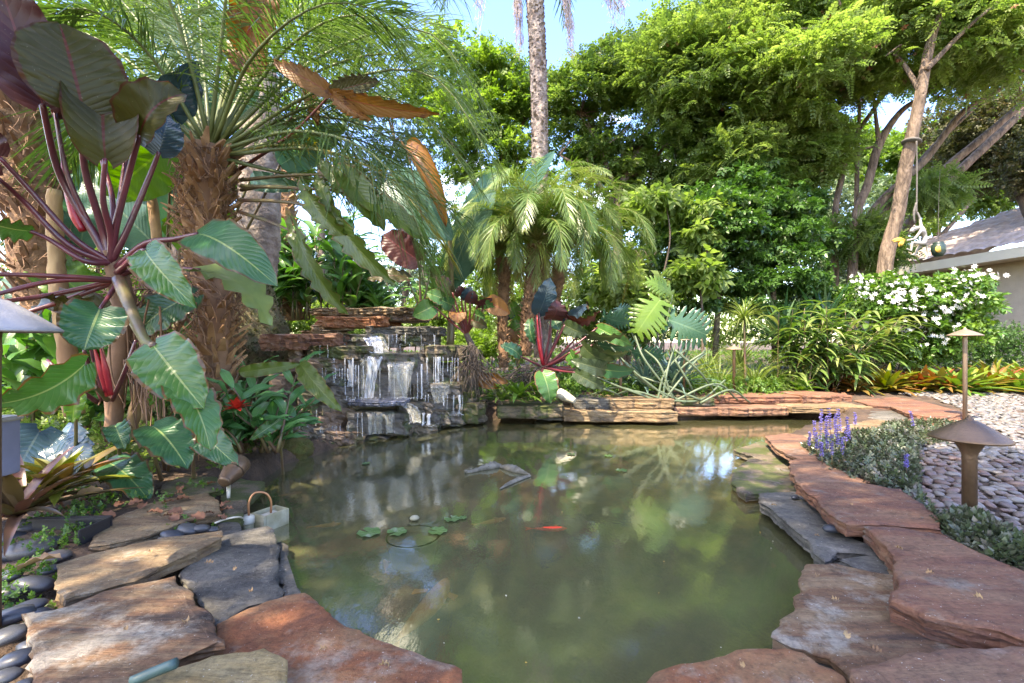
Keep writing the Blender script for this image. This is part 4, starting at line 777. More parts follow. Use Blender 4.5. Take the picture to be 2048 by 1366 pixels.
spot('bronze finned spotlight tilted up on the left bank', P(482, 924, 2.25), P(446, 966, 2.12), .046, G(457, 984, .0))
spot('pale ribbed spotlight on the far edge aimed at the palms', P(1118, 786, 4.75), P(1150, 802, 4.62), .05, P(1142, 818, 4.72), 0)
# path lights
def pathlight(label, px, ytop, Y, hr, zb, m1, m2, stem=.013, tip=0.0, flare=True, hh=None):
    top = P(px, ytop, Y); hh = hh or hr * .55; t = thing('path_light', label, 'path light', (top.x, top.y, zb))
    mb = MB(); lathe(mb, [(.002, 0), (hr * .10, -.004), (hr * .12, -.012), (hr * .22, -.016)] + [(hr * (.22 + .78 * (k / 12) ** .92), -.016 - (hh - .02) * (k / 12)) for k in range(1, 13)] + [(hr * .985, -hh - .003), (hr * .93, -hh + .002), (hr * .2, -.03)], top, n=40, caps=False); mb.build('hat', m1, t)
    mb = MB(); L_ = top.z - zb; s_ = stem
    lathe(mb, [(s_ * (2.3 if flare else 1.1), -hh * .8), (s_ * (2.2 if flare else 1.1), -hh - .004), (s_ * (1.9 if flare else 1), -hh - .02), (s_ * 1.15, -hh - .055), (s_, -hh - .07), (s_, -L_)], top, n=20); mb.build('stem', m2, t)
    mb = MB(); lathe(mb, [(.001, .008), (hr * .05, .004), (hr * .07, -.004)], top, n=14, caps=False); mb.build('finial', m1, t); return t
pathlight('bronze hammered path light standing low among the bugleweed, nearest of all', 1939, 834, 1.85, .128, -.01, M_bronze, M_bronze, .024, hh=.088)
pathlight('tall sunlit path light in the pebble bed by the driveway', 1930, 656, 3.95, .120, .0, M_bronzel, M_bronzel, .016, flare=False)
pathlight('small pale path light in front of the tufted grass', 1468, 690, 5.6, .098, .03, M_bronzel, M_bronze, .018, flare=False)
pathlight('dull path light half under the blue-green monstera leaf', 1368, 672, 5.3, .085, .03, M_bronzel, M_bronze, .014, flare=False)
pathlight('short path light with dark blue-grey hat amid the fallen stalks', 1241, 740, 5.1, .095, .03, M_bronze, M_bronze, .016, flare=False)
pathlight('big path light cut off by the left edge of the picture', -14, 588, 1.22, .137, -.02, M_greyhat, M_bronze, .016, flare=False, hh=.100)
# plastic tray, box, teal tube
t = thing('plastic_tray', 'black plastic tray half buried among weeds on the left', 'tray', G(130, 1070, 0))
mb = MB(); q = G(128, 1056, .01); box(mb, q + Vector((0, .035, .0)), (.30, .012, .065), M=Matrix.Rotation(R(4), 4, 'Z'), bev=.002); box(mb, q + Vector((0, .027, .026)), (.31, .02, .010), M=Matrix.Rotation(R(4), 4, 'Z'), bev=.002); box(mb, q + Vector((.148, -.03, 0)), (.010, .13, .06), bev=.002); mb.build('rim', M_black, t, smooth=False)
mb = MB(); box(mb, q + Vector((0, -.02, -.022)), (.28, .11, .01)); mb.build('base', M_soil, t)
mb = MB(); box(mb, P(-4, 893, 1.75), (.085, .09, .22), bev=.006); o = tag(mb.build('utility_box', M_box, smooth=False), 'faded blue-grey plastic box at the left edge behind the pink bromeliad', 'box'); WL[o.name] = Vector(o.location)
mb = MB(); box(mb, P(-4, 838, 1.75), (.10, .105, .018), bev=.005); mb.build('lid', M_white, o, smooth=False)
mb = MB(); tube(mb, [G(262, 1364, .035), G(305, 1345, .045), G(352, 1326, .06)], [.011], 9, k=8); tag(mb.build('plastic_tube', M_teal), 'teal plastic tube poking out between the brown and yellow flagstones', 'tube')
# dry leaves
def dryleaf(px, py, z, Ln, az, label, group=None, mat=None, hw=.4):
    q = G(px, py, z); mb = MB(); d = Vector((math.sin(az), math.cos(az), .15)); leaf(mb, q, q + d * Ln, Ln * hw, bend=.1, wave=.006, fold=.4, nu=8, nv=3, lobe=.05, view=(0, 0, 1), tilt=random.uniform(-.5, .5)); tag(mb.build('fallen_leaf', mat or M_dead), label, 'fallen leaf', group)
dryleaf(150, 998, .03, .11, R(70), 'pale tan curled dead leaf at the foot of the near bromeliad', mat=M_straw)
dryleaf(40, 1140, .02, .10, R(60), 'cream dry leaf scrap among the dark stones on the left', mat=M_straw)
for k in range(34): dryleaf(random.uniform(120, 450), random.uniform(966, 1040), .005, random.uniform(.03, .06), random.uniform(0, 6), 'small brown dead leaf in the litter on the left bank', 'leaf litter on the left bank')
for k in range(60): dryleaf(random.uniform(1560, 1840), random.uniform(776, 798), .06, random.uniform(.05, .09), random.uniform(0, 6), 'brown dead leaf in the litter before the bromeliad bed', 'leaf litter below the bromeliad bed')
for x, y, z in [(1636, 1150, 0), (1665, 1198, 0), (1640, 1072, 0), (1692, 1275, 0), (1760, 1305, 0), (1490, 1335, 0), (1850, 1145, .05), (1945, 1190, .05), (1700, 1010, .05), (1545, 1010, 0), (425, 1126, 0), (470, 1140, 0), (500, 1180, 0), (300, 1105, .02), (250, 1260, .02), (640, 1300, 0), (760, 1330, 0), (370, 1240, .02), (1560, 940, 0), (1805, 1100, .05)]: dryleaf(x + random.uniform(-4, 4), y, z + .012, random.uniform(.012, .026), random.uniform(0, 6), 'tiny dry leaf scrap lying on a flagstone', 'leaf scraps on the flagstones', mat=M_straw)
for x, y, z in [(945, 745, .0), (975, 752, 0), (955, 762, 0)]:
    q = P(x, y, 4.75); mb = MB(); leaf(mb, q, q + Vector((.22, -.03, -.07)), .06, bend=.2, wave=.015, fold=.5, nu=10, nv=3); tag(mb.build('fallen_leaf', M_orange), 'rust-orange dead leaf caught in the roots right of the waterfall', 'fallen leaf', 'rusty leaves right of the waterfall')
# ------------------------------------------------------------------ palms
def trunk_boots(t, path, r0, r1, nb, bl, mboot, mcore, bw=.028, out=.7, rough=.12, nm='trunk', fibres=0, upl=.9):
    A = spline(path, 40); mb = MB(); tube(mb, path, [r0 * .8, (r0 + r1) * .4, r1 * .8], 14, k=30, rough=rough); o = mb.build(nm, mcore, t); mb = MB()
    for i in range(nb):
        u = (i + random.random()) / nb; k = u * 38; p = A[int(k)].lerp(A[int(k) + 1], k - int(k)); r_ = np.interp(u, [0, 1], [r0, r1]); a = i * 2.399 + random.uniform(-.2, .2); dr = Vector((math.cos(a), math.sin(a), 0)); s = Vector((-dr.y, dr.x, 0)); up_ = Vector((0, 0, upl)) + Vector((0, 0, random.uniform(-.5, .3))); l = bl * random.uniform(.6, 1.3); w_ = bw * random.uniform(.6, 1.2); b_ = p + dr * r_ * .7; d = (dr * out * random.uniform(.5, 1.3) + up_ + s * random.uniform(-.4, .4)).normalized(); e = b_ + d * l; nn = d.cross(s).normalized() * w_ * .35
        V = [b_ - s * w_ - nn, b_ + s * w_ - nn, b_ + s * w_ + nn, b_ - s * w_ + nn, b_.lerp(e, .55) - s * w_ * .7 - nn + dr * .005, b_.lerp(e, .55) + s * w_ * .7 - nn, b_.lerp(e, .55) + s * w_ * .7 + nn, b_.lerp(e, .55) - s * w_ * .7 + nn, e - s * w_ * .3 - nn * .5, e + s * w_ * .4 - nn * .5, e + s * w_ * .25 + nn * .5, e - s * w_ * .35 + nn * .5]
        F_ = [[0, 1, 5, 4], [1, 2, 6, 5], [2, 3, 7, 6], [3, 0, 4, 7], [4, 5, 9, 8], [5, 6, 10, 9], [6, 7, 11, 10], [7, 4, 8, 11], [8, 9, 10, 11]]; mb.add([tuple(v_) for v_ in V], F_, random.random())
    mb.build('leaf_bases', mboot, t, smooth=False)
    if fibres:
        mb = MB()
        for i in range(fibres):
            k = random.uniform(0, 38); p = A[int(k)]; u = k / 38; r_ = np.interp(u, [0, 1], [r0, r1]) * .95; a = random.uniform(0, 6.28); dr = Vector((math.cos(a), math.sin(a), 0)); b_ = p + dr * r_; s = Vector((-dr.y, dr.x, 0)); q1 = b_ + dr * random.uniform(.01, .06) + s * random.uniform(-.05, .05) + Vector((0, 0, random.uniform(-.08, .05))); q2 = q1 + dr * random.uniform(-.02, .04) + s * random.uniform(-.05, .05) + Vector((0, 0, random.uniform(-.10, .02)))
            tube(mb, [b_, q1, q2], [.0035, .0025, .0015], 3, k=5, caps=False)
        mb.build('fibres', M_root, t)
FR = lambda px, py, Y: P(px, py, Y)
t = thing('date_palm', 'large shaggy pygmy date palm arching over the left of the pond', 'palm', P(425, 800, 3.0))
trunk_boots(t, [P(425, 860, 2.95), P(430, 600, 2.9), P(410, 430, 2.85), P(420, 290, 2.8)], .115, .14, 300, .13, M_boot, M_root, bw=.022, fibres=800, out=1.0)
fr = [  # tip, mid, depth tip, depth mid
 [(435, 290), (640, 112), (850, 62), (985, 230)], [(440, 300), (650, 175), (860, 150), (1000, 345)], [(450, 310), (620, 232), (800, 290), (930, 470)],
 [(440, 300), (600, 262), (770, 330), (880, 560)], [(430, 290), (560, 60), (720, -70), (960, -10)], [(425, 280), (505, 40), (560, -140), (700, -260)],
 [(420, 280), (445, 60), (470, -150), (520, -330)], [(415, 280), (375, 90), (330, -90), (250, -260)], [(415, 285), (330, 120), (210, -30), (60, -90)],
 [(410, 285), (290, 150), (150, 60), (0, 90)], [(405, 285), (280, 190), (140, 150), (20, 230)], [(430, 285), (500, 120), (640, 10), (800, 30)],
 [(425, 285), (460, 120), (520, -40), (640, -120)], [(420, 285), (405, 100), (395, -60), (400, -240)], [(450, 310), (640, 300), (780, 400), (850, 520)],
 [(410, 290), (330, 200), (230, 180), (140, 290)], [(430, 290), (560, 170), (700, 60), (900, 130)], [(420, 285), (350, 30), (250, -140), (90, -200)], [(455, 320), (640, 360), (760, 350), (940, 440)]]
fr += [[(x0, y0), (x1, y1), (x2, y2), (x3, y3)] for x0, y0, x1, y1, x2, y2, x3, y3 in ((430, 290, 600, 130, 760, 30, 900, 60), (440, 300, 620, 150, 800, 110, 930, 210), (435, 295, 560, 110, 700, 30, 820, 90), (445, 300, 640, 205, 820, 210, 960, 380), (450, 310, 620, 270, 760, 300, 860, 440), (425, 285, 480, 60, 540, -60, 640, -90), (410, 285, 300, 110, 180, 20, 60, 40), (405, 290, 300, 210, 210, 210, 130, 330), (415, 285, 360, 110, 290, 10, 180, -30), (430, 290, 520, 150, 620, 70, 740, 80), (440, 310, 560, 250, 660, 260, 760, 350), (420, 285, 400, 130, 350, 20, 270, -20))]
dps = [3.0, 2.6, 3.2, 2.3, 3.4, 2.6, 2.4, 3.0, 3.3, 2.8, 3.4, 2.2, 3.6, 3.2, 2.5, 2.9, 3.5, 2.3, 3.1] + [3.6, 3.0, 2.5, 2.9, 3.2, 2.9, 2.3, 2.5, 3.5, 3.2, 3.3, 3.6]
for i, (f_, dp) in enumerate(zip(fr, dps)):
    mb = MB(); Ys = [2.8, 2.8 + (dp - 2.8) * .5, dp, dp + .05]; frond(mb, [P(x, y, Y) for (x, y), Y in zip(f_, Ys)], nl=76, LL=.46, w_=.0042, droop=.5, ang=1.0, r0=.014, t0=.16, vee=.12, jit=.13, rv=random.uniform(.2, .9)); mb.build('frond', [M_rach, M_palml], t)
mb = MB(); frond(mb, [P(440, 310, 2.8), P(600, 290, 2.7), P(780, 360, 2.6), P(905, 520, 2.6)], nl=46, LL=.34, w_=.004, droop=.6, r0=.010, t0=.3); tag(mb.build('frond', [M_rachy, M_yelt], t), 'yellowing lower frond')
for a, b_, c_ in [((480, 372), (600, 378), (700, 384)), ((478, 400), (570, 405), (664, 421)), ((482, 425), (530, 440), (596, 466))]: pass
# second shaggy palm at the far left edge
t = thing('date_palm', 'dark fibrous palm trunk at the left edge behind the maroon leaves', 'palm', P(60, 800, 3.6))
trunk_boots(t, [P(95, 640, 3.6), P(80, 430, 3.5), P(45, 300, 3.45), P(20, 150, 3.4)], .22, .30, 330, .15, M_bootd, M_fibre, bw=.024, fibres=420)
for f_, dp in [([(30, 170), (120, 0), (240, -80), (380, -60)], 3.3), ([(20, 160), (150, 40), (290, 30), (430, 120)], 3.9), ([(20, 170), (130, 100), (250, 110), (350, 200)], 4.1), ([(10, 160), (60, -20), (160, -160), (320, -220)], 3.6), ([(15, 165), (90, 20), (150, -80), (200, -160)], 3.1)]:
    mb = MB(); frond(mb, [P(x, y, Y) for (x, y), Y in zip(f_, [3.4, 3.4 + (dp - 3.4) / 2, dp, dp])], nl=52, LL=.40, w_=.004, droop=.45, r0=.013, t0=.12, vee=.2, rv=.6); mb.build('frond', [M_rach, M_palml], t)
# grey trunk with flaring mossy base behind the waterfall's left
t = thing('palm_trunk', 'grey ringed palm trunk flaring into a mossy root mound left of the waterfall', 'palm', P(490, 735, 4.4))
mb = MB(); A = [P(520, 150, 4.5), P(520, 330, 4.45), P(518, 450, 4.4), P(510, 545, 4.4)]; tube(mb, A, [.17, .18, .19, .20], 18, k=60, rough=.05); mb.build('trunk', M_barkp, t)
mb = MB(); bm = bmesh.new(); bmesh.ops.create_icosphere(bm, subdivisions=5, radius=1); q = P(492, 700, 4.4)
for v_ in bm.verts:
    c_ = v_.co.copy(); k = 1 + .10 * noise.noise(c_ * 3) + .03 * noise.noise(c_ * 14); hz_ = max(0, c_.z); v_.co = q + Vector((c_.x * .42 * k * (1 - .25 * hz_), c_.y * .36 * k, c_.z * .72 * k))
mb.add([v_.co[:] for v_ in bm.verts], [[k.index for k in f.verts] for f in bm.faces]); bm.free(); mb.build('root_mound', M_lit, t)
mb = MB(); pts_ = []
for k in range(2600):
    a = random.uniform(math.pi * .9, math.pi * 2.1); zz = random.uniform(-.3, .95); rr = math.sqrt(max(0.02, 1 - zz * zz)); p = q + Vector((math.cos(a) * rr * .43 * (1 - .2 * max(0, zz)), math.sin(a) * rr * .37, zz * .73)); pts_.append(p)
pa = np.array([tuple(p) for p in pts_]); scatter(mb, BRD, pa, nrm(pa - np.array(q) + rng.normal(0, .25, pa.shape)), rng.uniform(.012, .04, len(pa)), rr=rng.uniform(0, 1, len(pa))); mb.build('moss', M_cover if 0 else M_olive, t)
# short stub trunk behind
t = thing('palm_trunk', 'short knobbly brown palm stub seen between the leaves behind the pygmy palm', 'palm', P(580, 640, 5.6)); trunk_boots(t, [P(580, 640, 5.6), P(578, 520, 5.6), P(572, 420, 5.6), P(570, 345, 5.6)], .17, .12, 150, .10, M_boot, M_fibre, bw=.035)
# tall palm
t = thing('tall_palm', 'tall slender palm trunk crossing the sky above the pygmy palms', 'palm', P(1085, 715, 6.6))
path = [P(1086, 715, 6.6), P(1082, 500, 6.6), P(1080, 370, 6.6), P(1078, 180, 6.55), P(1070, 0, 6.5), P(1068, -160, 6.5)]
mb = MB(); tube(mb, path, [.135, .125, .12, .118, .115, .11], 16, k=90, rough=.06); mb.build('trunk', M_barkp, t)
mb = MB(); A = spline(path, 60)
for i in range(1500):
    u = (i + random.random()) / 1500; k = u * 58; p = A[int(k)].lerp(A[int(k) + 1], k - int(k)); a = i * 2.399 + random.uniform(-.35, .35); dr = Vector((math.cos(a), math.sin(a), 0)); s = Vector((-dr.y, dr.x, 0)); w_ = random.uniform(.012, .034); h_ = random.uniform(.012, .036); b_ = p + dr * .112; o_ = dr * random.uniform(.008, .028)
    V = [b_ - s * w_, b_ + s * w_, b_ + s * w_ * .7 + Vector((0, 0, h_)) + o_, b_ - s * w_ * .7 + Vector((0, 0, h_)) + o_, b_ + s * w_ * .6 + Vector((0, 0, h_ * 1.25)), b_ - s * w_ * .6 + Vector((0, 0, h_ * 1.25))]; mb.add([tuple(v_) for v_ in V], [[0, 1, 2, 3], [3, 2, 4, 5]], random.random())
mb.build('leaf_scars', M_barkp, t, smooth=False)
mb = MB()
top = P(1068, -210, 6.5)
for (x0, x1, y1, nn) in [(1036, 1040, 105, 26), (1030, 1034, 60, 16), (1128, 1142, 108, 24), (1192, 1238, 42, 18), (1228, 1250, 50, 12), (965, 958, 60, 10)]:
    for k in range(nn):
        xx = x0 + random.uniform(-11, 11); e = P(x1 + random.uniform(-8, 8), y1 + random.uniform(-70, 18), 6.5 + random.uniform(-.1, .1)); m_ = P(xx, -60 + random.uniform(-30, 30), 6.5); tube(mb, [top.lerp(P(x0, -150, 6.5), .8), m_, m_.lerp(e, .5) + Vector((random.uniform(-.03, .03), 0, 0)), e], [.006, .004, .002], 3, k=10, caps=False)
        for q_ in range(14): pp = m_.lerp(e, random.random()); d = Vector((random.uniform(-1, 1), random.uniform(-.5, .5), -1.5)).normalized() * random.uniform(.05, .10); mb.add([tuple(pp), tuple(pp + d + Vector((.004, 0, 0))), tuple(pp + d - Vector((.004, 0, 0)))], [[0, 1, 2]])
mb.build('hanging_flower_stalks', simple('dry_flower_stalk', (.34, .27, .25), .9), t)
mb = MB()
for k in range(22):
    a = k * .62 + random.random(); d = Vector((math.cos(a), math.sin(a), 0)); frond(mb, [top, top + d * .9 + Vector((0, 0, .9)), top + d * 2.0 + Vector((0, 0, .9)), top + d * 2.9 + Vector((0, 0, .1))], nl=40, LL=.5, w_=.010, droop=.4, r0=.02)
tag(mb.build('fronds', [M_rach, M_palml], t), kind=None)
# three feathery pygmy palms
def pygmy(label, path, r0, r1, cpx, cpy, Y, nf, Lf, seed, mats, boots=180, up0=.25, dead=0):
    random.seed(seed); t = thing('pygmy_date_palm', label, 'palm', path[0]); trunk_boots(t, path, r0, r1, boots, .055, M_bootd, M_fibre, bw=.014, out=.9, fibres=120)
    c = P(cpx, cpy, Y)
    for k in range(nf):
        a = k * 2.399 + random.uniform(-.3, .3); u = k / nf; el = 1.22 - 1.25 * u + random.uniform(-.12, .12) + up0; d = Vector((math.cos(a), math.sin(a) * .9, 0)); l = Lf * random.uniform(.85, 1.15); h = Vector((0, 0, 1))
        p1 = c + (d * math.cos(el) + h * math.sin(el)) * l * .35; e2 = el - .75; p2 = p1 + (d * math.cos(e2) + h * math.sin(e2)) * l * .35; e3 = e2 - .95; p3 = p2 + (d * math.cos(e3) + h * math.sin(e3)) * l * .35
        mb = MB(); frond(mb, [c, p1, p2, p3], nl=84, LL=.25, w_=.0036, droop=.36, r0=.007, t0=.10, vee=.10, jit=.10, rv=random.uniform(.1, .9)); mb.build('frond', [M_rachy, mats[1] if k < nf - dead else M_yelt], t)
pygmy('left pygmy date palm of the three, with a thin bent trunk', [P(1007, 735, 5.9), P(1005, 640, 5.9), P(1008, 560, 5.85), P(1005, 515, 5.8)], .075, .10, 1000, 500, 5.8, 34, 1.08, 11, [0, M_palmy], up0=.1)
pygmy('middle pygmy date palm with the thick hairy trunk', [P(1050, 712, 5.5), P(1058, 620, 5.5), P(1068, 540, 5.5), P(1072, 490, 5.5)], .085, .135, 1075, 480, 5.5, 44, 1.32, 12, [0, M_palmg], boots=300)
pygmy('right pygmy date palm leaning behind the middle one', [P(1108, 640, 6.1), P(1108, 600, 6.1), P(1115, 560, 6.05), P(1125, 515, 6.0)], .08, .13, 1140, 497, 6.0, 36, 1.42, 13, [0, M_palmg], up0=.05, dead=3)
random.seed(99)
# ------------------------------------------------------------------ philodendrons
def stalk(par, pts, r_, mat, nm='leaf_stalk'):
    mb = MB(); tube(mb, pts, r_, 9, k=4 * len(pts) + 4); return mb.build(nm, mat, par)
def lf(par, b, tip, hwpx, mat, Y0, Y1=None, label=None, stalkfrom=None, smat=None, sr=.010, smid=None, **kw):
    Y1 = Y0 if Y1 is None else Y1; B = P(b[0], b[1], Y0); T_ = P(tip[0], tip[1], Y1); mb = MB(); leaf(mb, B, T_, hwpx / F * (Y0 + Y1) / 2, **kw); o = mb.build('leaf', mat, par)
    if label: tag(o, label)
    if stalkfrom is not None:
        S = P(*stalkfrom); pts = [S] + ([P(*q) for q in (smid or [])]) + [B]
        if not smid: pts = [S, S.lerp(B, .5) + Vector((random.uniform(-.015, .015), 0, -.01)), B]
        mb = MB(); tube(mb, pts, [sr * 1.35, sr * 1.1, sr * .9, sr * .7], 9, k=18); mb.build('leaf_stalk', smat or M_pet, o)
    return o
t = thing('red_philodendron', 'huge red-stalked philodendron climbing at the left with maroon and green leaves', 'philodendron', P(225, 850, 2.5))
CR = (222, 525, 2.3)
lf(t, (84, 207), (-12, -75), 72, M_philr, 2.0, 1.9, stalkfrom=CR, smid=[(190, 470, 2.28), (120, 350, 2.2)], sr=.017, bend=-.10, wave=.02, lobe=.10, tilt=.1, fold=.25, label='tall maroon leaf at the left edge')
lf(t, (110, 222), (60, 120), 42, M_philr, 2.15, 2.15, stalkfrom=CR, smid=[(185, 460, 2.28), (135, 350, 2.2)], sr=.012, bend=.3, fold=.7, tilt=.8, wave=.03)
lf(t, (167, 222), (120, 48), 84, M_philo2, 2.05, 2.0, stalkfrom=CR, smid=[(205, 460, 2.28), (168, 330, 2.15)], sr=.016, bend=.06, wave=.012, lobe=.05, prof=(.42, .5), fold=.12, tilt=.12)
lf(t, (210, 316), (212, 215), 70, M_philo2, 2.1, 2.25, stalkfrom=CR, smid=[(222, 470, 2.25), (206, 400, 2.15)], sr=.014, bend=.28, fold=.55, wave=.015, prof=(.4, .5), tilt=-.1)
lf(t, (280, 270), (372, 188), 58, M_philo2, 2.15, 2.2, stalkfrom=CR, smid=[(232, 450, 2.25), (262, 330, 2.2)], sr=.015, bend=.22, fold=.5, wave=.012, tilt=-.6)
lf(t, (318, 304), (338, 232), 34, M_philb, 2.3, 2.35, stalkfrom=CR, smid=[(250, 470, 2.28), (300, 350, 2.3)], sr=.013, bend=.1, wave=.012)
lf(t, (262, 200), (392, 122), 50, M_philb, 2.7, 2.7, stalkfrom=CR, smid=[(240, 400, 2.4), (255, 290, 2.5)], sr=.012, bend=.35, wave=.02, fold=.3, tilt=.5, label='glossy blue-black curled leaf')
lf(t, (205, 215), (330, 178), 26, M_philr, 2.4, 2.3, stalkfrom=CR, smid=[(225, 400, 2.35), (200, 300, 2.4)], sr=.011, bend=.2, tilt=.6, fold=.4)
lf(t, (-4, 312), (-90, 250), 40, M_philr, 2.0, 1.95, stalkfrom=CR, smid=[(150, 478, 2.2), (60, 380, 2.1)], sr=.013)
lf(t, (-6, 355), (-90, 330), 40, M_philr, 1.95, 1.9, stalkfrom=CR, smid=[(140, 492, 2.2), (50, 405, 2.1)], sr=.013)
lf(t, (60, 462), (-40, 437), 30, M_philg, 2.1, 2.0, stalkfrom=CR, smid=[(170, 522, 2.2), (100, 480, 2.15)], sr=.012, tilt=-.8, bend=.1)
for (e, m_) in [((-20, 548, 1.95), (110, 552, 2.1)), ((-20, 592, 1.9), (110, 562, 2.1)), ((-20, 606, 1.95), (100, 590, 2.15)), ((0, 640, 2.1), (120, 604, 2.2))]: stalk(t, [P(238, 560, 2.32), P(*m_), P(*e)], [.014, .011, .009], M_petr)
lf(t, (395, 468), (556, 574), 52, M_philo, 2.15, 2.0, stalkfrom=(235, 535, 2.3), smid=[(290, 488, 2.25), (350, 478, 2.2)], sr=.014, bend=.14, wave=.012, lobe=.14, tilt=-.35, label='broad dark blue-green leaf stretching right')
lf(t, (290, 500), (392, 616), 40, M_philg, 2.0, 1.9, stalkfrom=(235, 545, 2.3), smid=[(262, 520, 2.15), (280, 503, 2.05)], sr=.012, bend=.14, lobe=.12, tilt=.15)
lf(t, (400, 540), (538, 652), 50, M_philo, 2.25, 2.30, stalkfrom=(240, 550, 2.3), smid=[(300, 530, 2.3), (360, 536, 2.28)], sr=.012, bend=.20, tilt=-.95, lobe=.16)
lf(t, (388, 590), (272, 672), 40, M_philo, 2.45, 2.4, bend=.15, tilt=.5, label='shaded dark teal leaf behind the stem')
lf(t, (308, 692), (408, 818), 58, M_philg, 1.85, 1.75, stalkfrom=(238, 560, 2.25), smid=[(262, 620, 2.1), (290, 680, 1.95)], sr=.022, smat=M_petg, bend=.10, lobe=.13, tilt=.05, label='large bright green heart leaf hanging on a thick pinkish stalk')
lf(t, (352, 765), (420, 902), 44, M_philg, 1.8, 1.72, stalkfrom=(262, 640, 2.1), smid=[(310, 720, 1.95)], sr=.012, smat=M_petg, bend=.14, tilt=-.5, wave=.015, label='drooping green leaf with an orange edge')
lf(t, (200, 618), (168, 700), 58, M_philo, 2.05, 1.95, stalkfrom=(236, 565, 2.3), smid=[(220, 590, 2.2)], sr=.010, bend=.1, prof=(.35, .5), fold=.35, tilt=.1)
lf(t, (170, 728), (-15, 808), 48, M_philg, 1.75, 1.6, stalkfrom=(215, 800, 2.3), smid=[(180, 760, 2.0)], sr=.009, smat=M_petg, bend=.24, fold=.3, tilt=-.5, label='pale glossy striped leaf at lower left')
lf(t, (100, 600), (190, 595), 24, M_philo2, 2.2, 2.2, bend=.2, tilt=.6)
lf(t, (240, 630), (60, 640), 30, M_philo2, 2.4, 2.5, bend=.2, tilt=.8)
mb = MB(); tube(mb, [P(122, 280, 2.25), P(132, 360, 2.25), P(150, 430, 2.26), P(166, 462, 2.27)], [.002, .016, .022, .016], 10, k=16); mb.build('leaf_sheath', M_crims, t)
mb = MB(); tube(mb, [P(225, 880, 2.5), P(232, 760, 2.45), P(250, 640, 2.4), P(238, 560, 2.34), P(216, 500, 2.3)], [.035, .045, .055, .05, .03], 12, k=30, rough=.12); mb.build('stem', M_root, t)
mb = MB()
for k in range(230):
    s0 = P(random.uniform(225, 400), random.uniform(540, 640), random.uniform(2.42, 2.7)); l = random.uniform(.05, .22); d = Vector((random.uniform(-1, 1), random.uniform(-.6, .2), random.uniform(-1.2, .3))); tube(mb, [s0, s0 + d * l * .5 + Vector((random.uniform(-.04, .04), 0, random.uniform(-.04, .03))), s0 + d * l], [.005, .004, .002], 4, k=7, caps=False)
for k in range(46):
    x = random.uniform(215, 330); s0 = P(x, random.uniform(590, 650), random.uniform(2.3, 2.6)); e = P(x + random.uniform(-30, 40), random.uniform(760, 880), random.uniform(2.3, 2.6)); tube(mb, [s0, s0.lerp(e, .3) + Vector((random.uniform(-.05, .05), 0, 0)), s0.lerp(e, .7) + Vector((random.uniform(-.05, .05), 0, 0)), e], [.005, .0045, .003], 5, k=12, caps=False)
mb.build('aerial_roots', M_root, t)
mb = MB(); random.seed(4)
for a, b_, r_ in [((187, 690, 2.15), (216, 792, 2.2), .012), ((200, 692, 2.15), (222, 790, 2.2), .011)]: tube(mb, [P(*a), P((a[0] + b_[0]) / 2 + 1, (a[1] + b_[1]) / 2, 2.17), P(*b_)], [.003, r_ * 1.3, r_], 8, k=12)
mb.build('leaf_sheath', M_crims, t)
for a, b_ in [((168, 700, 2.15), (205, 800, 2.3)), ((180, 690, 2.2), (212, 800, 2.3)), ((272, 680, 2.25), (225, 800, 2.35)), ((95, 720, 2.3), (195, 805, 2.35))]: stalk(t, [P(*a), P((a[0] + b_[0]) / 2, (a[1] + b_[1]) / 2 + 6, 2.25), P(*b_)], [.007, .010, .012], M_pet)
# dry banana stalks and big shaded leaves behind it
for i, (pth, r_, lb) in enumerate([([(108, 380, 2.8), (112, 520, 2.8), (125, 640, 2.75), (150, 830, 2.7)], .035, 'straw-coloured dead banana stem behind the red stalks'), ([(300, 360, 3.2), (315, 520, 3.2), (300, 700, 3.1), (285, 850, 3.0)], .028, 'dry striped stem behind the pygmy palm fronds'), ([(300, 705, 2.6), (280, 770, 2.6), (262, 860, 2.6)], .022, 'peeling tan stem at the foot of the climbing philodendron'), ([(352, 660, 2.9), (365, 600, 2.95), (372, 520, 3.0)], .02, 'short tan stem between the hanging roots and mossy trunk')]):
    mb = MB(); tube(mb, [P(*q) for q in pth], [r_, r_ * 1.2, r_ * 1.4], 12, k=30, rough=.15); tag(mb.build('dry_stem', M_straw), lb, 'plant stem')
tb = thing('banana_plant', 'banana plant with broad lime and blue-green leaves behind the left palm', 'banana plant', P(330, 830, 3.6))
lf(tb, (345, 285), (212, 392), 60, M_banl, 3.0, 3.0, bend=.1, wave=.02, lobe=.0, nu=20, stalkfrom=(330, 700, 3.5), smid=[(335, 480, 3.3)], smat=M_petg, label='lime backlit leaf')
for b, e, h_, mt in [((320, 500), (150, 330), 50, M_bana), ((330, 520), (235, 640), 46, M_banl), ((330, 480), (380, 250), 40, M_bana), ((200, 620), (30, 470), 42, M_banl), ((180, 640), (0, 560), 40, M_bana), ((560, 330), (690, 250), 34, M_bana), ((340, 480), (470, 420), 40, M_banl), ((500, 360), (610, 375), 20, M_bana), ((160, 500), (190, 300), 34, M_bana), ((300, 420), (440, 200), 44, M_bana), ((380, 260), (520, 180), 36, M_bana), ((220, 300), (90, 170), 34, M_bana)]:
    lf(tb, b, e, h_, mt, 3.6, 3.5, bend=.12, lobe=0, wave=.03, stalkfrom=(330, 760, 3.7) if b[0] > 250 else (170, 800, 3.7), smat=M_petg, sr=.014, nu=20)
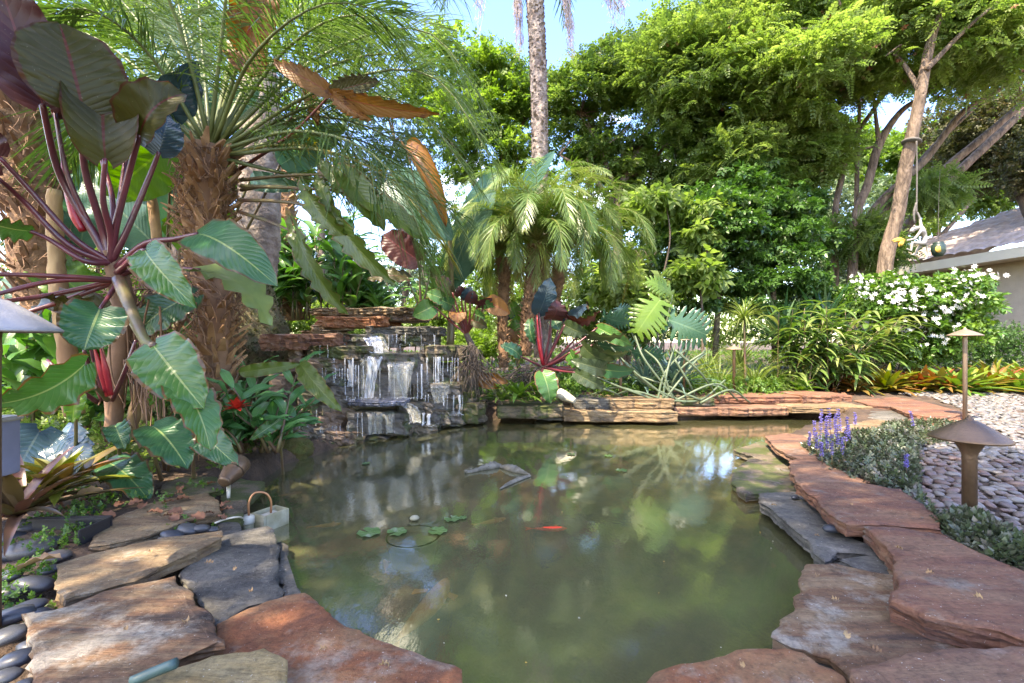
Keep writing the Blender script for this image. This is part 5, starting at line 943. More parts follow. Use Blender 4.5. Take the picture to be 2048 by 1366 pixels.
# plant with long drooping lobed leaves over the waterfall
t = thing('hanging_leaf_plant', 'olive-stalked plant whose long wavy leaves hang above the waterfall', 'philodendron', P(470, 700, 2.9))
for b, tip, hw, S, md, ti in [((698, 383), (857, 488), 27, (482, 372, 2.8), [(590, 376, 2.6)], -.5), ((663, 421), (789, 566), 25, (480, 400, 2.8), [(570, 404, 2.6)], .5), ((592, 466), (696, 630), 22, (482, 425, 2.8), [(530, 440, 2.6)], .5), ((690, 350), (770, 462), 30, (482, 360, 2.85), [(590, 350, 2.7)], -.2), ((612, 380), (702, 482), 22, (482, 380, 2.9), [(540, 372, 2.8)], .6)]:
    lf(t, b, tip, hw, M_hang, 2.45, 2.4, stalkfrom=S, smid=md, smat=M_petg, sr=.009, bend=.10, wave=.028, wf=7, lobe=.32, tilt=ti, fold=.35, prof=(.55, .75))
for b, tip, hw in [((698, 383), (637, 320), 16), ((663, 421), (630, 350), 14)]: lf(t, b, tip, hw, M_hang, 2.45, 2.5, bend=.1, wave=.02, lobe=.05)
t = thing('bronze_leaf_philodendron', 'philodendron with ragged orange-bronze leaves high behind the pygmy palm fronds', 'philodendron', P(480, 600, 3.2))
for b, tip, hw, ti in [((663, 188), (879, 228), 19, .3), ((663, 188), (760, 162), 21, -.3), ((663, 188), (546, 125), 20, .2), ((663, 188), (745, 242), 14, .4)]: lf(t, b, tip, hw, M_orange if hw != 21 else M_philo2, 2.5, 2.45, bend=.1, wave=.03, wf=8, lobe=.05, tilt=ti, stalkfrom=(470, 345, 2.9) if hw == 19 else None, smid=[(580, 270, 2.7)], smat=M_petr, sr=.009)
lf(t, (488, 90), (530, 155), 40, M_orange, 2.7, 2.7, bend=.1, wave=.04, wf=6, lobe=.5, tilt=.2, stalkfrom=(430, 300, 2.9), smid=[(455, 200, 2.8)], smat=M_petr, sr=.010, label='upright rust-orange dying leaf')
lf(t, (488, 92), (545, -60), 42, M_orange, 2.7, 2.7, bend=.1, wave=.04, wf=6, lobe=.1, tilt=-.2)
lf(t, (616, 178), (636, 252), 14, M_orange, 2.9, 2.9, stalkfrom=(560, 270, 2.95), smat=M_petr, sr=.006, bend=.1, wave=.02)
t = thing('banana_plant', 'torn blue-green banana leaf with a yellow and brown furled leaf behind the waterfall', 'banana plant', P(900, 690, 5.6))
lf(t, (812, 292), (892, 455), 36, M_orange, 4.6, 4.5, bend=.18, fold=.9, wave=.01, lobe=.02, stalkfrom=(850, 470, 4.9), smat=M_petg, label='furled yellow leaf with a red-brown back', tilt=-.3)
lf(t, (776, 358), (905, 480), 52, M_bana, 5.0, 4.9, bend=.1, wave=.04, wf=14, lobe=0, label='torn blue-green leaf', nu=24)
lf(t, (900, 560), (990, 330), 34, M_bana, 5.6, 5.6, bend=.1); lf(t, (900, 560), (1110, 300), 26, M_bana, 5.9, 6.2, bend=.12)
mb = MB(); tube(mb, [P(900, 700, 5.5), P(903, 600, 5.5), P(895, 440, 5.2), P(850, 350, 4.9)], [.05, .04, .02, .01], 10); mb.build('stem', M_petg, t)
t = thing('dark_leaf_philodendron', 'slender philodendron with one dark maroon leaf held up left of the feathery palms', 'philodendron', P(845, 650, 4.9))
lf(t, (838, 522), (766, 470), 32, M_philr, 4.7, 4.7, stalkfrom=(842, 640, 4.8), smid=[(840, 570, 4.75)], smat=M_petg, sr=.012, bend=.06, prof=(.4, .5)); lf(t, (815, 555), (735, 560), 16, M_philo2, 4.7, 4.7, stalkfrom=(842, 620, 4.8), smat=M_petg, tilt=.7); lf(t, (860, 545), (890, 540), 12, M_philo2, 4.8, 4.8, stalkfrom=(842, 620, 4.8), smat=M_petg)
# orange leaved philodendron right of waterfall
t = thing('red_philodendron', 'medium philodendron with red stalks and orange-tipped leaves right of the waterfall', 'philodendron', P(930, 750, 4.75)); C2 = (932, 668, 4.75)
for b, tip, hw, mt, ti in [((868, 612), (826, 632), 22, M_philg, 0), ((905, 585), (870, 560), 14, M_philo2, .4), ((922, 590), (918, 572), 14, M_philr, .2), ((900, 575), (868, 552), 12, M_philr, .5), ((915, 625), (915, 646), 18, M_orange, 0), ((940, 605), (945, 580), 14, M_philr, .3), ((950, 628), (970, 636), 13, M_philg, .2), ((975, 602), (1020, 628), 19, M_orange, 0), ((955, 610), (985, 596), 10, M_philr, .4), ((890, 600), (852, 586), 16, M_philg, .3), ((930, 600), (942, 572), 12, M_philb, 0), ((905, 610), (880, 598), 16, M_philo, -.2), ((960, 600), (990, 614), 13, M_philg, .5), ((945, 640), (975, 655), 12, M_philo2, 0)]:
    lf(t, b, tip, hw, mt, 4.65, 4.6, stalkfrom=C2, smat=M_petr, sr=.011, tilt=ti, nu=10, nv=4, bend=.12)
mb = MB(); tube(mb, [P(*C2), P(945, 700, 4.72), P(952, 770, 4.7)], [.03, .035, .03], 10, rough=.15)
for k in range(80): s0 = P(random.uniform(930, 958), random.uniform(690, 745), 4.62); e = s0 + Vector((random.uniform(-.25, .3), random.uniform(-.1, .1), -random.uniform(.1, .35))); tube(mb, [s0, s0.lerp(e, .5) + Vector((random.uniform(-.05, .05), 0, .03)), e], [.006, .004, .003], 4, k=7, caps=False)
mb.build('stem', M_barkd, t)
# centre red philodendron
t = thing('red_philodendron', 'red-stemmed philodendron with dark drooping leaves under the feathery palms', 'philodendron', P(1090, 775, 4.9)); C3 = (1088, 735, 4.9)
for b, tip, hw, mt, ti, Y in [((1078, 625), (1100, 555), 24, M_philb, 0, 5.0), ((1102, 638), (1112, 600), 26, M_philr, .3, 4.8), ((1135, 632), (1198, 622), 16, M_philr, .5, 4.8), ((1122, 640), (1175, 608), 12, M_philb, 0, 5.0), ((1108, 640), (1118, 660), 14, M_philo, 0, 4.9), ((1165, 662), (1252, 668), 13, M_phild, .5, 4.7), ((1130, 650), (1175, 668), 16, M_phild, .4, 4.7), ((1185, 690), (1262, 700), 13, M_phild, .4, 4.6), ((1165, 690), (1230, 720), 18, M_phild, .3, 4.6), ((1140, 705), (1170, 735), 18, M_philg, .3, 4.6), ((1040, 712), (1000, 690), 15, M_philo, .3, 4.7), ((1210, 740), (1140, 720), 16, M_phild, .3, 4.55), ((1085, 745), (1100, 806), 24, M_philg, 0, 4.55), ((1180, 730), (1270, 740), 18, M_philo, .4, 4.7), ((1150, 745), (1212, 775), 14, M_phild, .4, 4.5), ((1060, 640), (1070, 690), 12, M_philo, 0, 5.0), ((1195, 655), (1262, 690), 16, M_philg, .3, 5.0)]:
    lf(t, b, tip, hw, mt, Y, Y - .06, stalkfrom=C3, smat=M_pet, sr=.012, tilt=ti + random.uniform(-.5, .5), nu=14, nv=5, bend=random.uniform(.1, .3), wave=.02)
mb = MB(); tube(mb, [P(1074, 630, 4.88), P(1078, 680, 4.86), P(1086, 730, 4.88)], [.003, .022, .02], 9); mb.build('leaf_sheath', M_crims, t)
mb = MB(); tube(mb, [P(1088, 715, 4.95), P(1086, 750, 4.95), P(1080, 790, 4.9)], [.03, .045, .04], 10, rough=.15)
for k in range(90): s0 = P(random.uniform(1040, 1095), random.uniform(730, 760), 4.85); e = s0 + Vector((random.uniform(-.4, .2), random.uniform(-.15, .1), -random.uniform(.03, .2))); tube(mb, [s0, s0.lerp(e, .5) + Vector((0, 0, .04)), e], [.005, .004, .003], 4, k=7, caps=False)
mb.build('stem', M_barkd, t)
t = thing('yellow_leaf_plant', 'plant with mottled yellow and orange leaf between two palm trunks', 'plant', P(1030, 730, 6.2))
for b, tip, hw, mt in [((1030, 655), (1020, 690), 15, M_orange), ((1035, 640), (1022, 600), 14, M_banl), ((1040, 650), (1020, 664), 16, M_banl), ((1035, 630), (1060, 600), 12, M_philo), ((1025, 620), (1015, 640), 10, M_philb)]: lf(t, b, tip, hw, mt, 6.1, stalkfrom=(1035, 730, 6.2), smat=M_petg, nu=10, nv=3)
# monsteras
def monstera(par, c, tip, hw, mat, Y, tilt=0., bend=.12, stem=None, smat=None, nfin=8):
    B = np.array(P(c[0], c[1], Y)); T_ = np.array(P(tip[0], tip[1], Y - .05)); a = T_ - B; Ln = np.linalg.norm(a); a /= Ln; v = nrm(np.array([0, 0, H]) - B); s = nrm(np.cross(v, a)); n0 = nrm(np.cross(a, s)); ct, st = math.cos(tilt), math.sin(tilt); s, n0 = s * ct + n0 * st, n0 * ct - s * st; W = hw / F * Y; mb = MB()
    mids = lambda t_: B + a * Ln * t_ + n0 * bend * Ln * 4 * t_ * (1 - t_)
    for sg in (1, -1):
        for k in range(nfin):
            t0_ = .02 + .9 * k / nfin; tw = .40 / nfin; w_ = W * math.sin(math.pi * (.16 + .78 * (k + .5) / nfin)) ** .7 * 1.05; rows = 7; V = []; uv = []
            for i in range(rows + 1):
                u = i / rows; half = tw * (1.5 if u < .32 else (.95 if u < .8 else .95 * (1 - (u - .8) / .24))); cc = t0_ + tw * .8 + u * .16 - (.25 * u if k == 0 else 0) - (.1 * u if k == 1 else 0)
                for q in (-1, 0, 1): tt = cc + q * half; V.append(mids(min(max(tt, -.25), 1.05)) + s * sg * w_ * u + n0 * (-.12 * w_ * u * u + .05 * w_ * (1 - abs(q)) * u)); uv.append((k / 8 + q * .05, u, 0))
            f = []
            for i in range(rows):
                for j in (0, 1): f.append([i * 3 + j, i * 3 + j + 1, i * 3 + 4 + j, i * 3 + 3 + j])
            mb.add(V, np.array(f), .4 + .4 * random.random(), 0, uv)
    mb.build('leaf', mat, par)
    if stem: mb = MB(); S = P(*stem); Bv = Vector(B); tube(mb, [S, S.lerp(Bv, .5) + Vector((.02, 0, .03)), Bv], [.011, .009, .007], 7); mb.build('leaf_stalk', smat or M_petgg, par)
t = thing('monstera', 'swiss cheese plant with wide split leaves behind the far edge', 'monstera', P(1290, 780, 5.4))
for c, tip, hw, mt, Y, ti in [((1320, 600), (1270, 672), 40, M_monsl, 5.3, .1), ((1338, 640), (1418, 672), 42, M_monst, 5.3, -.1), ((1206, 632), (1262, 645), 22, M_monst, 5.3, .5), ((1198, 690), (1268, 690), 26, M_monst, 5.2, .7), ((1345, 590), (1290, 560), 20, M_monsl, 5.5, .6), ((1250, 640), (1235, 612), 22, M_monst, 5.5, .3), ((1260, 700), (1330, 712), 22, M_monst, 5.4, .6)]:
    monstera(t, c, tip, hw, mt, Y, ti, stem=(1300, 770, 5.5))
# long bent stalks
t = thing('trailing_philodendron', 'tangle of long bare grey-green stalks arching over the far edge', 'philodendron', P(1310, 800, 5.1))
random.seed(21)
for a, m_, e in [((1210, 680), (1265, 740), (1340, 800)), ((1270, 672), (1290, 720), (1350, 798)), ((1160, 740), (1230, 770), (1310, 800)), ((1410, 700), (1360, 760), (1325, 805)), ((1350, 690), (1335, 740), (1325, 800)), ((1370, 700), (1330, 745), (1315, 800)), ((1180, 790), (1240, 775), (1320, 806)), ((1330, 800), (1360, 740), (1408, 705)), ((1210, 800), (1262, 782), (1330, 800)), ((1475, 800), (1430, 768), (1340, 806)), ((1450, 760), (1400, 800), (1330, 800)), ((1500, 805), (1460, 780), (1400, 806)), ((1290, 700), (1320, 730), (1345, 800)), ((1226, 700), (1290, 765), (1370, 806)), ((1440, 800), (1400, 745), (1350, 700)), ((1395, 806), (1380, 770), (1350, 720)), ((1260, 806), (1220, 782), (1170, 772)), ((1270, 750), (1330, 770), (1400, 800))]:
    stalk(t, [P(a[0], a[1], 5.2), P(m_[0], m_[1], 5.0), P(e[0], e[1], 4.98)], [.010, .012, .013], M_petgg)
# ------------------------------------------------------------------ strap-leaved plants
def rosette(name, label, cat, base, n, Ln, W, mat, el=(.3, 1.4), droop=.5, group=None, seed=0, centre=None, cmat=None, cn=0, fold=.3, nseg=7, az=(0, 6.283), pw=.35, tilt=(0, 0)):
    random.seed(seed); t = thing(name, label, cat, base, group); mb = MB()
    for k in range(n):
        u = (k + .5) / n; a = az[0] + ((k * 2.399) % 6.283) / 6.283 * (az[1] - az[0]); e = el[0] + (el[1] - el[0]) * u + random.uniform(-.1, .1); l = Ln * random.uniform(.75, 1.15) * (1 - .25 * u if n < 60 else 1)
        b_ = base + Vector((random.uniform(-.015, .015), random.uniform(-.015, .015), 0)); strap(mb, b_, a, e, l, W * random.uniform(.8, 1.15), droop * random.uniform(.6, 1.3), random.random(), 0, nseg, fold, pw)
    mb.build('leaves', mat, t)
    if cn:
        mb = MB()
        for k in range(cn): strap(mb, base + Vector((0, 0, Ln * .12)), k * 2.399, random.uniform(.5, 1.3), Ln * .34, W * .85, .3, random.random(), 0, 5, .3)
        mb.build('flower', cmat or M_redf, t)
    return t
rosette('bromeliad', 'yellow-green bromeliad with red-tipped leaves on the near left bank', 'bromeliad', G(178, 985, .0) + Vector((0, -.16, .05)), 22, .36, .040, M_brom, el=(.25, 1.35), droop=.35, seed=3, fold=.5, nseg=9)
rosette('bromeliad', 'pink and olive bromeliad cut off by the left edge', 'bromeliad', G(-35, 1068, 0) + Vector((0, .12, .02)), 26, .42, .026, M_bromp, el=(.2, 1.2), droop=.35, seed=5, fold=.5, nseg=9)
for i, (x, y, Y, n, l, lb) in enumerate([(1005, 806, 4.85, 16, .22, 'small green bromeliad at the left end of the mossy ledge stone'), (1040, 800, 4.85, 22, .28, 'green bromeliad with a brown heart on the mossy ledge stone'), (1075, 800, 4.95, 14, .2, 'little green rosette tucked beside the drooping philodendron leaf')]):
    rosette('bromeliad', lb, 'bromeliad', P(x, y, Y - .06) + Vector((0, 0, .02)), n, l * 1.5, .030, M_bromg, seed=30 + i, el=(.2, 1.3), droop=.5, fold=.4)
bl = [(1602, 778, 5.6, 16, .30, M_bromg, 0, 'bright green bromeliad alone at the left end of the bed'), (1650, 772, 5.9, 22, .34, M_bromr, 5, 'rusty bromeliad with a small red heart, left part of the bed'), (1690, 770, 5.8, 24, .34, M_bromr, 4, 'reddish bromeliad left of the small orange flower'), (1712, 772, 5.6, 18, .30, M_bromr, 7, 'bromeliad with the small orange-red flower'), (1745, 768, 6.0, 24, .40, M_bromr, 0, 'brown-based bromeliad under the variegated plant'), (1775, 752, 5.7, 30, .48, M_brom, 0, 'tall golden bromeliad standing above the rest'), (1812, 768, 5.8, 24, .42, M_brom, 0, 'bromeliad with pale curled blades right of the tall golden one'), (1845, 758, 5.7, 28, .46, M_bromr, 0, 'broad yellow and rust bromeliad left of the far path light'), (1880, 765, 5.6, 26, .44, M_bromr, 0, 'bromeliad with spotted leaves just left of the pole'), (1915, 755, 5.5, 30, .50, M_bromg, 10, 'large bromeliad with the scarlet centre behind the far path light'), (1955, 762, 5.6, 28, .48, M_brom, 0, 'arching yellow bromeliad just right of the far path light'), (1990, 760, 5.9, 28, .48, M_bromr, 0, 'bromeliad with drooping striped leaves near the right edge'), (2035, 755, 5.6, 28, .46, M_bromg, 10, 'rightmost bromeliad with the scarlet flower at the picture edge'), (2075, 760, 5.8, 26, .46, M_bromr, 0, 'bromeliad crossing the right edge of the picture'), (1830, 738, 6.6, 26, .5, M_bromr, 0, 'back-row bromeliad behind the broad yellow and rust one'), (1900, 738, 6.8, 26, .5, M_bromr, 0, 'back-row rusty bromeliad behind the scarlet one'), (1985, 735, 6.8, 26, .5, M_brom, 0, 'back-row bromeliad before the dark hedge'), (2045, 735, 6.9, 26, .5, M_bromg, 0, 'green back-row bromeliad at the far right')]
for i, (x, y, Y, n, l, mt, cn, lb) in enumerate(bl): b_ = P(x, y, Y * 1.06); b_.z = .09; rosette('bromeliad', lb, 'bromeliad', b_, n + 10, l * 1.15, .044, mt, el=(.15, 1.35), droop=.45, seed=50 + i, cn=cn, fold=.4)
random.seed(77); t = thing('shell_ginger', 'broad leaning stand of cream-striped ginger canes above the bromeliads', 'shell ginger', P(1650, 760, 6.3)); mb = MB(); ms = MB()
for k in range(48):
    bx = random.uniform(1550, 1730); b_ = P(bx, 765, random.uniform(6.0, 6.8)); b_.z = .08; lean = Vector((random.uniform(-.25, .55), random.uniform(-.4, .1), 1)).normalized(); hgt = random.uniform(.5, 1.25); A = [b_, b_ + lean * hgt * .5, b_ + lean * hgt + Vector((lean.x * .25, -.05, -.04))]; tube(ms, A, [.010, .007, .004], 5, k=8); sp_ = spline(A, 12); base_az = math.atan2(lean.x, lean.y)
    for j in range(12):
        u = .25 + .75 * j / 11; p = sp_[min(11, int(u * 11))]; az_ = base_az + (1 if j % 2 else -1) * random.uniform(.5, 1.3); strap(mb, p, az_, random.uniform(.2, .9), random.uniform(.34, .58), random.uniform(.030, .048), .75, random.random(), 0, 7, .3, pw=.5, w0=.15)
mb.build('leaves', M_vari, t); ms.build('canes', M_petg, t)
for i, (x, y, Y, n, l, lb) in enumerate([(1565, 690, 6.7, 50, 1.15, 'dark sword-leaved cordyline on the left of the striped ginger'), (1650, 670, 6.9, 44, 1.15, 'dark sword-leaved cordyline with an orange shoot behind the striped ginger')]): b_ = P(x, y, Y); rosette('cordyline', lb, 'cordyline', b_, n, l, .04, M_cord, el=(.2, 1.45), droop=.30, seed=80 + i, pw=.6, nseg=8)
for i, (x, y, Y, n, l, mt, lb) in enumerate([(1290, 778, 5.5, 50, .62, M_agav, 'blue-grey strap-leaved clump behind the bare stalks, left'), (1350, 775, 5.5, 60, .72, M_agav, 'blue-grey strap-leaved clump under the monstera'), (1250, 775, 6.0, 36, .5, M_agav, 'dusky blue-green tuft behind the dark-hatted path light')]): rosette('lily_clump', lb, 'strap-leaved plant', P(x, y, Y), n, l, .027, mt, el=(.3, 1.45), droop=.45, seed=90 + i, pw=.6, nseg=9)
for i, (x, y, Y, n, l, lb) in enumerate([(1488, 640, 6.0, 120, .45, 'tufted umbrella grass with a spray of thin blades at the top'), (1440, 795, 6.0, 150, .75, 'loose clump of striped grass left of the small pale path light'), (1510, 790, 6.1, 170, .8, 'dense striped grass right of the small pale path light'), (1555, 785, 6.3, 130, .6, 'low striped grass at the foot of the cordyline'), (1415, 760, 6.6, 120, .8, 'pale grass behind the monstera leaf'), (1480, 740, 6.6, 120, .8, 'pale grass behind the small path light')]):
    b_ = P(x, y, Y); rosette('ornamental_grass', lb, 'grass clump', b_, n, l, .0085, M_gras, el=(.5 if i else -.1, 1.45), droop=.75, seed=100 + i, pw=.7, nseg=8, fold=.1)
mb = MB(); tube(mb, [P(1492, 800, 6.0), P(1490, 720, 6.0), P(1488, 640, 6.0)], [.022, .016, .012], 8, rough=.1); tag(mb.build('cane', M_petg), 'thin upright cane carrying the umbrella grass tuft', 'plant stem')
# ginger behind the waterfall
def canes(name, label, cat, px0, px1, ybase, Y0, Y1, n, h0, h1, LL, W, mat, smat, seed, lean=.2, nl=11, zb=None):
    random.seed(seed); t = thing(name, label, cat, P((px0 + px1) / 2, ybase, (Y0 + Y1) / 2)); mb = MB(); ms = MB()
    for k in range(n):
        Y = random.uniform(Y0, Y1); b_ = P(random.uniform(px0, px1), ybase, Y)
        if zb is not None: b_.z = zb
        d = Vector((random.uniform(-lean, lean), random.uniform(-lean, lean * .5), 1)).normalized(); hg = random.uniform(h0, h1); A = [b_, b_ + d * hg * .5, b_ + d * hg + Vector((d.x * .2, 0, 0))]; tube(ms, A, [.011, .008, .004], 6, k=8); sp_ = spline(A, 12); a0 = random.uniform(0, 6)
        for j in range(nl):
            u = .2 + .8 * j / (nl - 1); p = np.array(sp_[min(11, int(u * 11))]); az_ = a0 + (3.14 if j % 2 else 0) + random.uniform(-.6, .6); e = random.uniform(.1, .9); dd = np.array([math.sin(az_) * math.cos(e), math.cos(az_) * math.cos(e), math.sin(e)]); L_ = LL * random.uniform(.7, 1.15); leaf(mb, p, p + dd * L_, W * random.uniform(.8, 1.1), bend=.16, wave=.006, lobe=.0, fold=.25, nu=7, nv=2, r=random.random(), view=(0, -.35, 1), prof=(.6, .8), tilt=random.uniform(-.4, .4))
    mb.build('leaves', mat, t); ms.build('canes', smat, t)
canes('ginger', 'stand of glossy lance-leaved ginger behind the left of the waterfall', 'ginger', 570, 720, 640, 5.0, 5.9, 24, .55, 1.15, .38, .050, M_ging, M_petg, 61)
canes('ginger', 'lower brighter ginger clump behind the waterfall capstones', 'ginger', 700, 880, 640, 5.2, 6.2, 24, .25, .70, .32, .042, M_ging, M_petg, 62)
canes('ginger', 'dark glossy ginger behind the pygmy palm trunk', 'ginger', 470, 600, 640, 4.9, 5.6, 12, .5, 1.0, .34, .05, M_ging, M_petg, 63)
canes('ginger', 'leafy canes growing behind the red stalks at far left', 'ginger', -60, 180, 860, 3.3, 4.2, 24, .5, 1.4, .36, .06, M_ging, M_petg, 64)
canes('ginger', 'leafy canes between the left palm and the roots', 'ginger', 170, 420, 870, 3.2, 3.8, 22, .3, 1.1, .34, .055, M_ging, M_petg, 65)
canes('lance_leaved_plant', 'bright lance-leaved plant with a scarlet bract spilling to the water', 'peace lily', 425, 560, 905, 2.75, 3.15, 30, .12, .52, .22, .030, M_agla, M_petg, 66, lean=.7, nl=9)
t = thing('scarlet_bract', 'ragged scarlet flower among the lance leaves', 'flower', P(474, 815, 2.62)); mb = MB()
for k in range(16): strap(mb, P(474, 818, 2.62), k * 2.399, random.uniform(-.1, 1.2), .085, .018, .3, random.random(), 0, 5, .3)
mb.build('petals', M_redf, t)
# arching leaf in front of the waterfall
t = thing('arching_leaf_plant', 'single long yellow-tipped leaf arching in front of the waterfall ledges', 'plant', P(480, 800, 2.9))
lf(t, (478, 745), (605, 728), 14, M_hang, 2.8, 2.85, bend=.12, lobe=0, stalkfrom=(440, 800, 2.7), smat=M_petg, sr=.004); lf(t, (600, 726), (684, 824), 20, M_hang, 2.85, 2.7, bend=.12, lobe=0, tilt=.2)
# low big leaves on the near left bank
t = thing('low_philodendron', 'philodendron seedlings with broad heart leaves along the left bank', 'philodendron', P(250, 960, 2.3))
for b, tip, hw, mt, Y, ti in [((80, 862), (12, 985), 55, M_philb, 2.35, .1), ((305, 852), (376, 938), 46, M_philo, 2.25, -.3), ((392, 852), (478, 934), 32, M_philo, 2.3, .1), ((215, 925), (300, 1004), 40, M_philo, 2.35, -.35), ((150, 788), (145, 848), 18, M_banl, 2.2, 0), ((318, 770), (300, 810), 14, M_banl, 2.5, 0), ((120, 870), (190, 930), 40, M_philb, 2.4, .2), ((340, 850), (400, 800), 26, M_philo, 2.5, .3), ((230, 850), (250, 900), 24, M_philo, 2.3, 0), ((560, 840), (500, 880), 14, M_philg, 2.8, 0)]:
    lf(t, b, tip, hw, mt, Y, Y - .12, stalkfrom=(b[0] + random.uniform(-20, 20), 960, Y + .2), smat=M_petg, sr=.008, tilt=ti, bend=.12)
# ------------------------------------------------------------------ ground covers
def cover(name, label, poly, zf, n, size, mat, tm=BRD, seed=0, up=.5, kind='stuff', cat='ground cover', hmax=.05, pile=None):
    PP = np.array([(p.x, p.y) for p in poly]); lo_, hi_ = PP.min(0), PP.max(0); q = rng.uniform(lo_, hi_, (n * 3, 2)); d = sdist(q[:, 0], q[:, 1], PP); q = q[d < 0][:n]; dd = -d[d < 0][:n]
    nn = np.array([noise.noise(Vector((x * 5, y * 5, seed))) for x, y in q]); h_ = (rng.uniform(0, 1, len(q)) ** .7) * hmax * np.clip(dd / (.08), .15, 1) * (1 + .6 * nn); z = gz(q[:, 0], q[:, 1]) + zf + h_; k = nn > -.35 if pile is None else nn > pile
    p = np.stack([q[:, 0], q[:, 1], z], 1)[k]; mb = MB(); dv_ = nrm(rng.normal(0, .6, p.shape) + np.array([0, 0, up])); scatter(mb, tm, p, dv_, size * rng.uniform(.6, 1.2, len(p)), rr=rng.uniform(0, 1, len(p))); return tag(mb.build(name, mat), label, cat, kind=kind)
GG = lambda l, z=0.0: [G(x, y, z) for x, y in l]
cover('bugleweed', 'low mat of dusky green and bronze bugleweed along the red slabs', GG([(1600, 890), (1650, 876), (1690, 868), (1780, 862), (1850, 868), (1840, 900), (1835, 960), (1850, 1000), (1885, 1030), (1880, 1050), (1842, 1006), (1803, 978), (1740, 962), (1690, 942), (1640, 915)], .04), .03, 2300, .055, M_ajug, BRD, 1, up=.9, hmax=.055, pile=-.6)
cover('bugleweed', 'bugleweed patch around the near path light spilling over the slab', GG([(1885, 1045), (1910, 1022), (1960, 1030), (1990, 1050), (2060, 1090), (2140, 1130), (2140, 1180), (2048, 1142), (1990, 1118), (1915, 1085)], .04), .03, 1100, .06, M_ajug, BRD, 2, up=.9, hmax=.05, pile=-.6)
cover('bugleweed', 'thin sunlit bugleweed strip behind the purple flowers', GG([(1740, 862), (1790, 850), (1860, 848), (1930, 856), (1900, 880), (1820, 885)], .03), .03, 700, .05, M_ajug, BRD, 3, up=.9, hmax=.04)
sp_px = [(1628, 895, 52), (1640, 900, 66), (1650, 890, 58), (1662, 888, 72), (1672, 892, 60), (1684, 885, 66), (1690, 905, 70), (1655, 915, 55), (1676, 915, 64), (1664, 930, 60), (1618, 905, 40), (1634, 912, 48), (1700, 890, 40), (1645, 928, 44), (1686, 925, 50), (1828, 866, 42), (1812, 948, 38), (1710, 862, 36), (1640, 880, 60), (1668, 872, 46)]
for i, (x, y, hpx) in enumerate(sp_px):
    random.seed(500 + i); q = G(x, y, .05); hg = hpx / F * q.y * 1.05; t = thing('flower_spike', 'upright violet-blue bugleweed flower spike rising from the dusky mat' if x < 1800 else ('lone violet spike at the sunlit back of the mat' if x == 1828 else 'small faded spike in the middle of the mat'), 'flower', q, 'violet flower spikes beside the red slabs' if x < 1800 else None)
    ms = MB(); ln_ = Vector((random.uniform(-.12, .12), random.uniform(-.1, .1), 1)) * hg; tube(ms, [q, q + ln_ * .5, q + ln_], [.002, .0018, .001], 5, k=6); ms.build('stem', M_petg, t); mb = MB(); pts_ = []; dv_ = []
    for k in range(int(60)): u = .2 + .8 * random.random(); pts_.append(q + ln_ * (.2 + .8 * (int(u * 12) / 12.)) ); a = random.uniform(0, 6.28); dv_.append((math.cos(a), math.sin(a), .35))
    scatter(mb, t_broad(4, .9, .35, 1.2), np.array([tuple(p) for p in pts_]), np.array(dv_), rng.uniform(.006, .012, len(pts_))); mb.build('florets', M_purp, t)
cover('weeds', 'fresh green clover-like weeds between the dark stones on the left', GG([(150, 960), (240, 990), (230, 1030), (150, 1090), (110, 1120), (110, 1190), (45, 1215), (0, 1260), (-60, 1400), (-120, 1380), (-60, 1150), (0, 1080), (60, 1020)], .0), .005, 1500, .032, M_cover, BRD, 5, up=.8, hmax=.035, pile=.05)
cover('weeds', 'small clumps of weeds along the near left flagstones', GG([(240, 985), (330, 965), (440, 975), (440, 1040), (350, 1065), (300, 1070), (240, 1030)], .0), .03, 240, .028, M_cover, BRD, 6, up=.8, hmax=.03, pile=.1)
cover('ground_cover', 'bright low leafy cover under the pygmy palms and stalks', [P(x, 760, Y) for x, Y in [(930, 5.2), (1130, 5.0), (1330, 5.2), (1560, 5.5), (1600, 6.5), (1300, 7.5), (950, 7.0)]], .02, 6500, .075, M_cover, BRD, 7, up=.7, hmax=.16, pile=-.3)
cover('litter_ferns', 'shaded leafy undergrowth beneath the left-hand plants', [P(-100, 800, 2.5), P(200, 800, 2.45), P(430, 800, 2.6), P(560, 800, 3.3), P(640, 800, 5.0), P(400, 800, 5.4), P(-300, 800, 5.0)], .02, 3800, .09, M_mid, BRD, 8, up=.6, hmax=.20, pile=-.4)
cover('lawn', 'sunlit lawn beyond the shrubs', [Vector((-14, 7.6, 0)), Vector((14, 7.6, 0)), Vector((30, 26, 0)), Vector((-30, 26, 0))], .0, 9000, .16, M_cover, BRD, 9, up=1.2, hmax=.10, pile=-1)
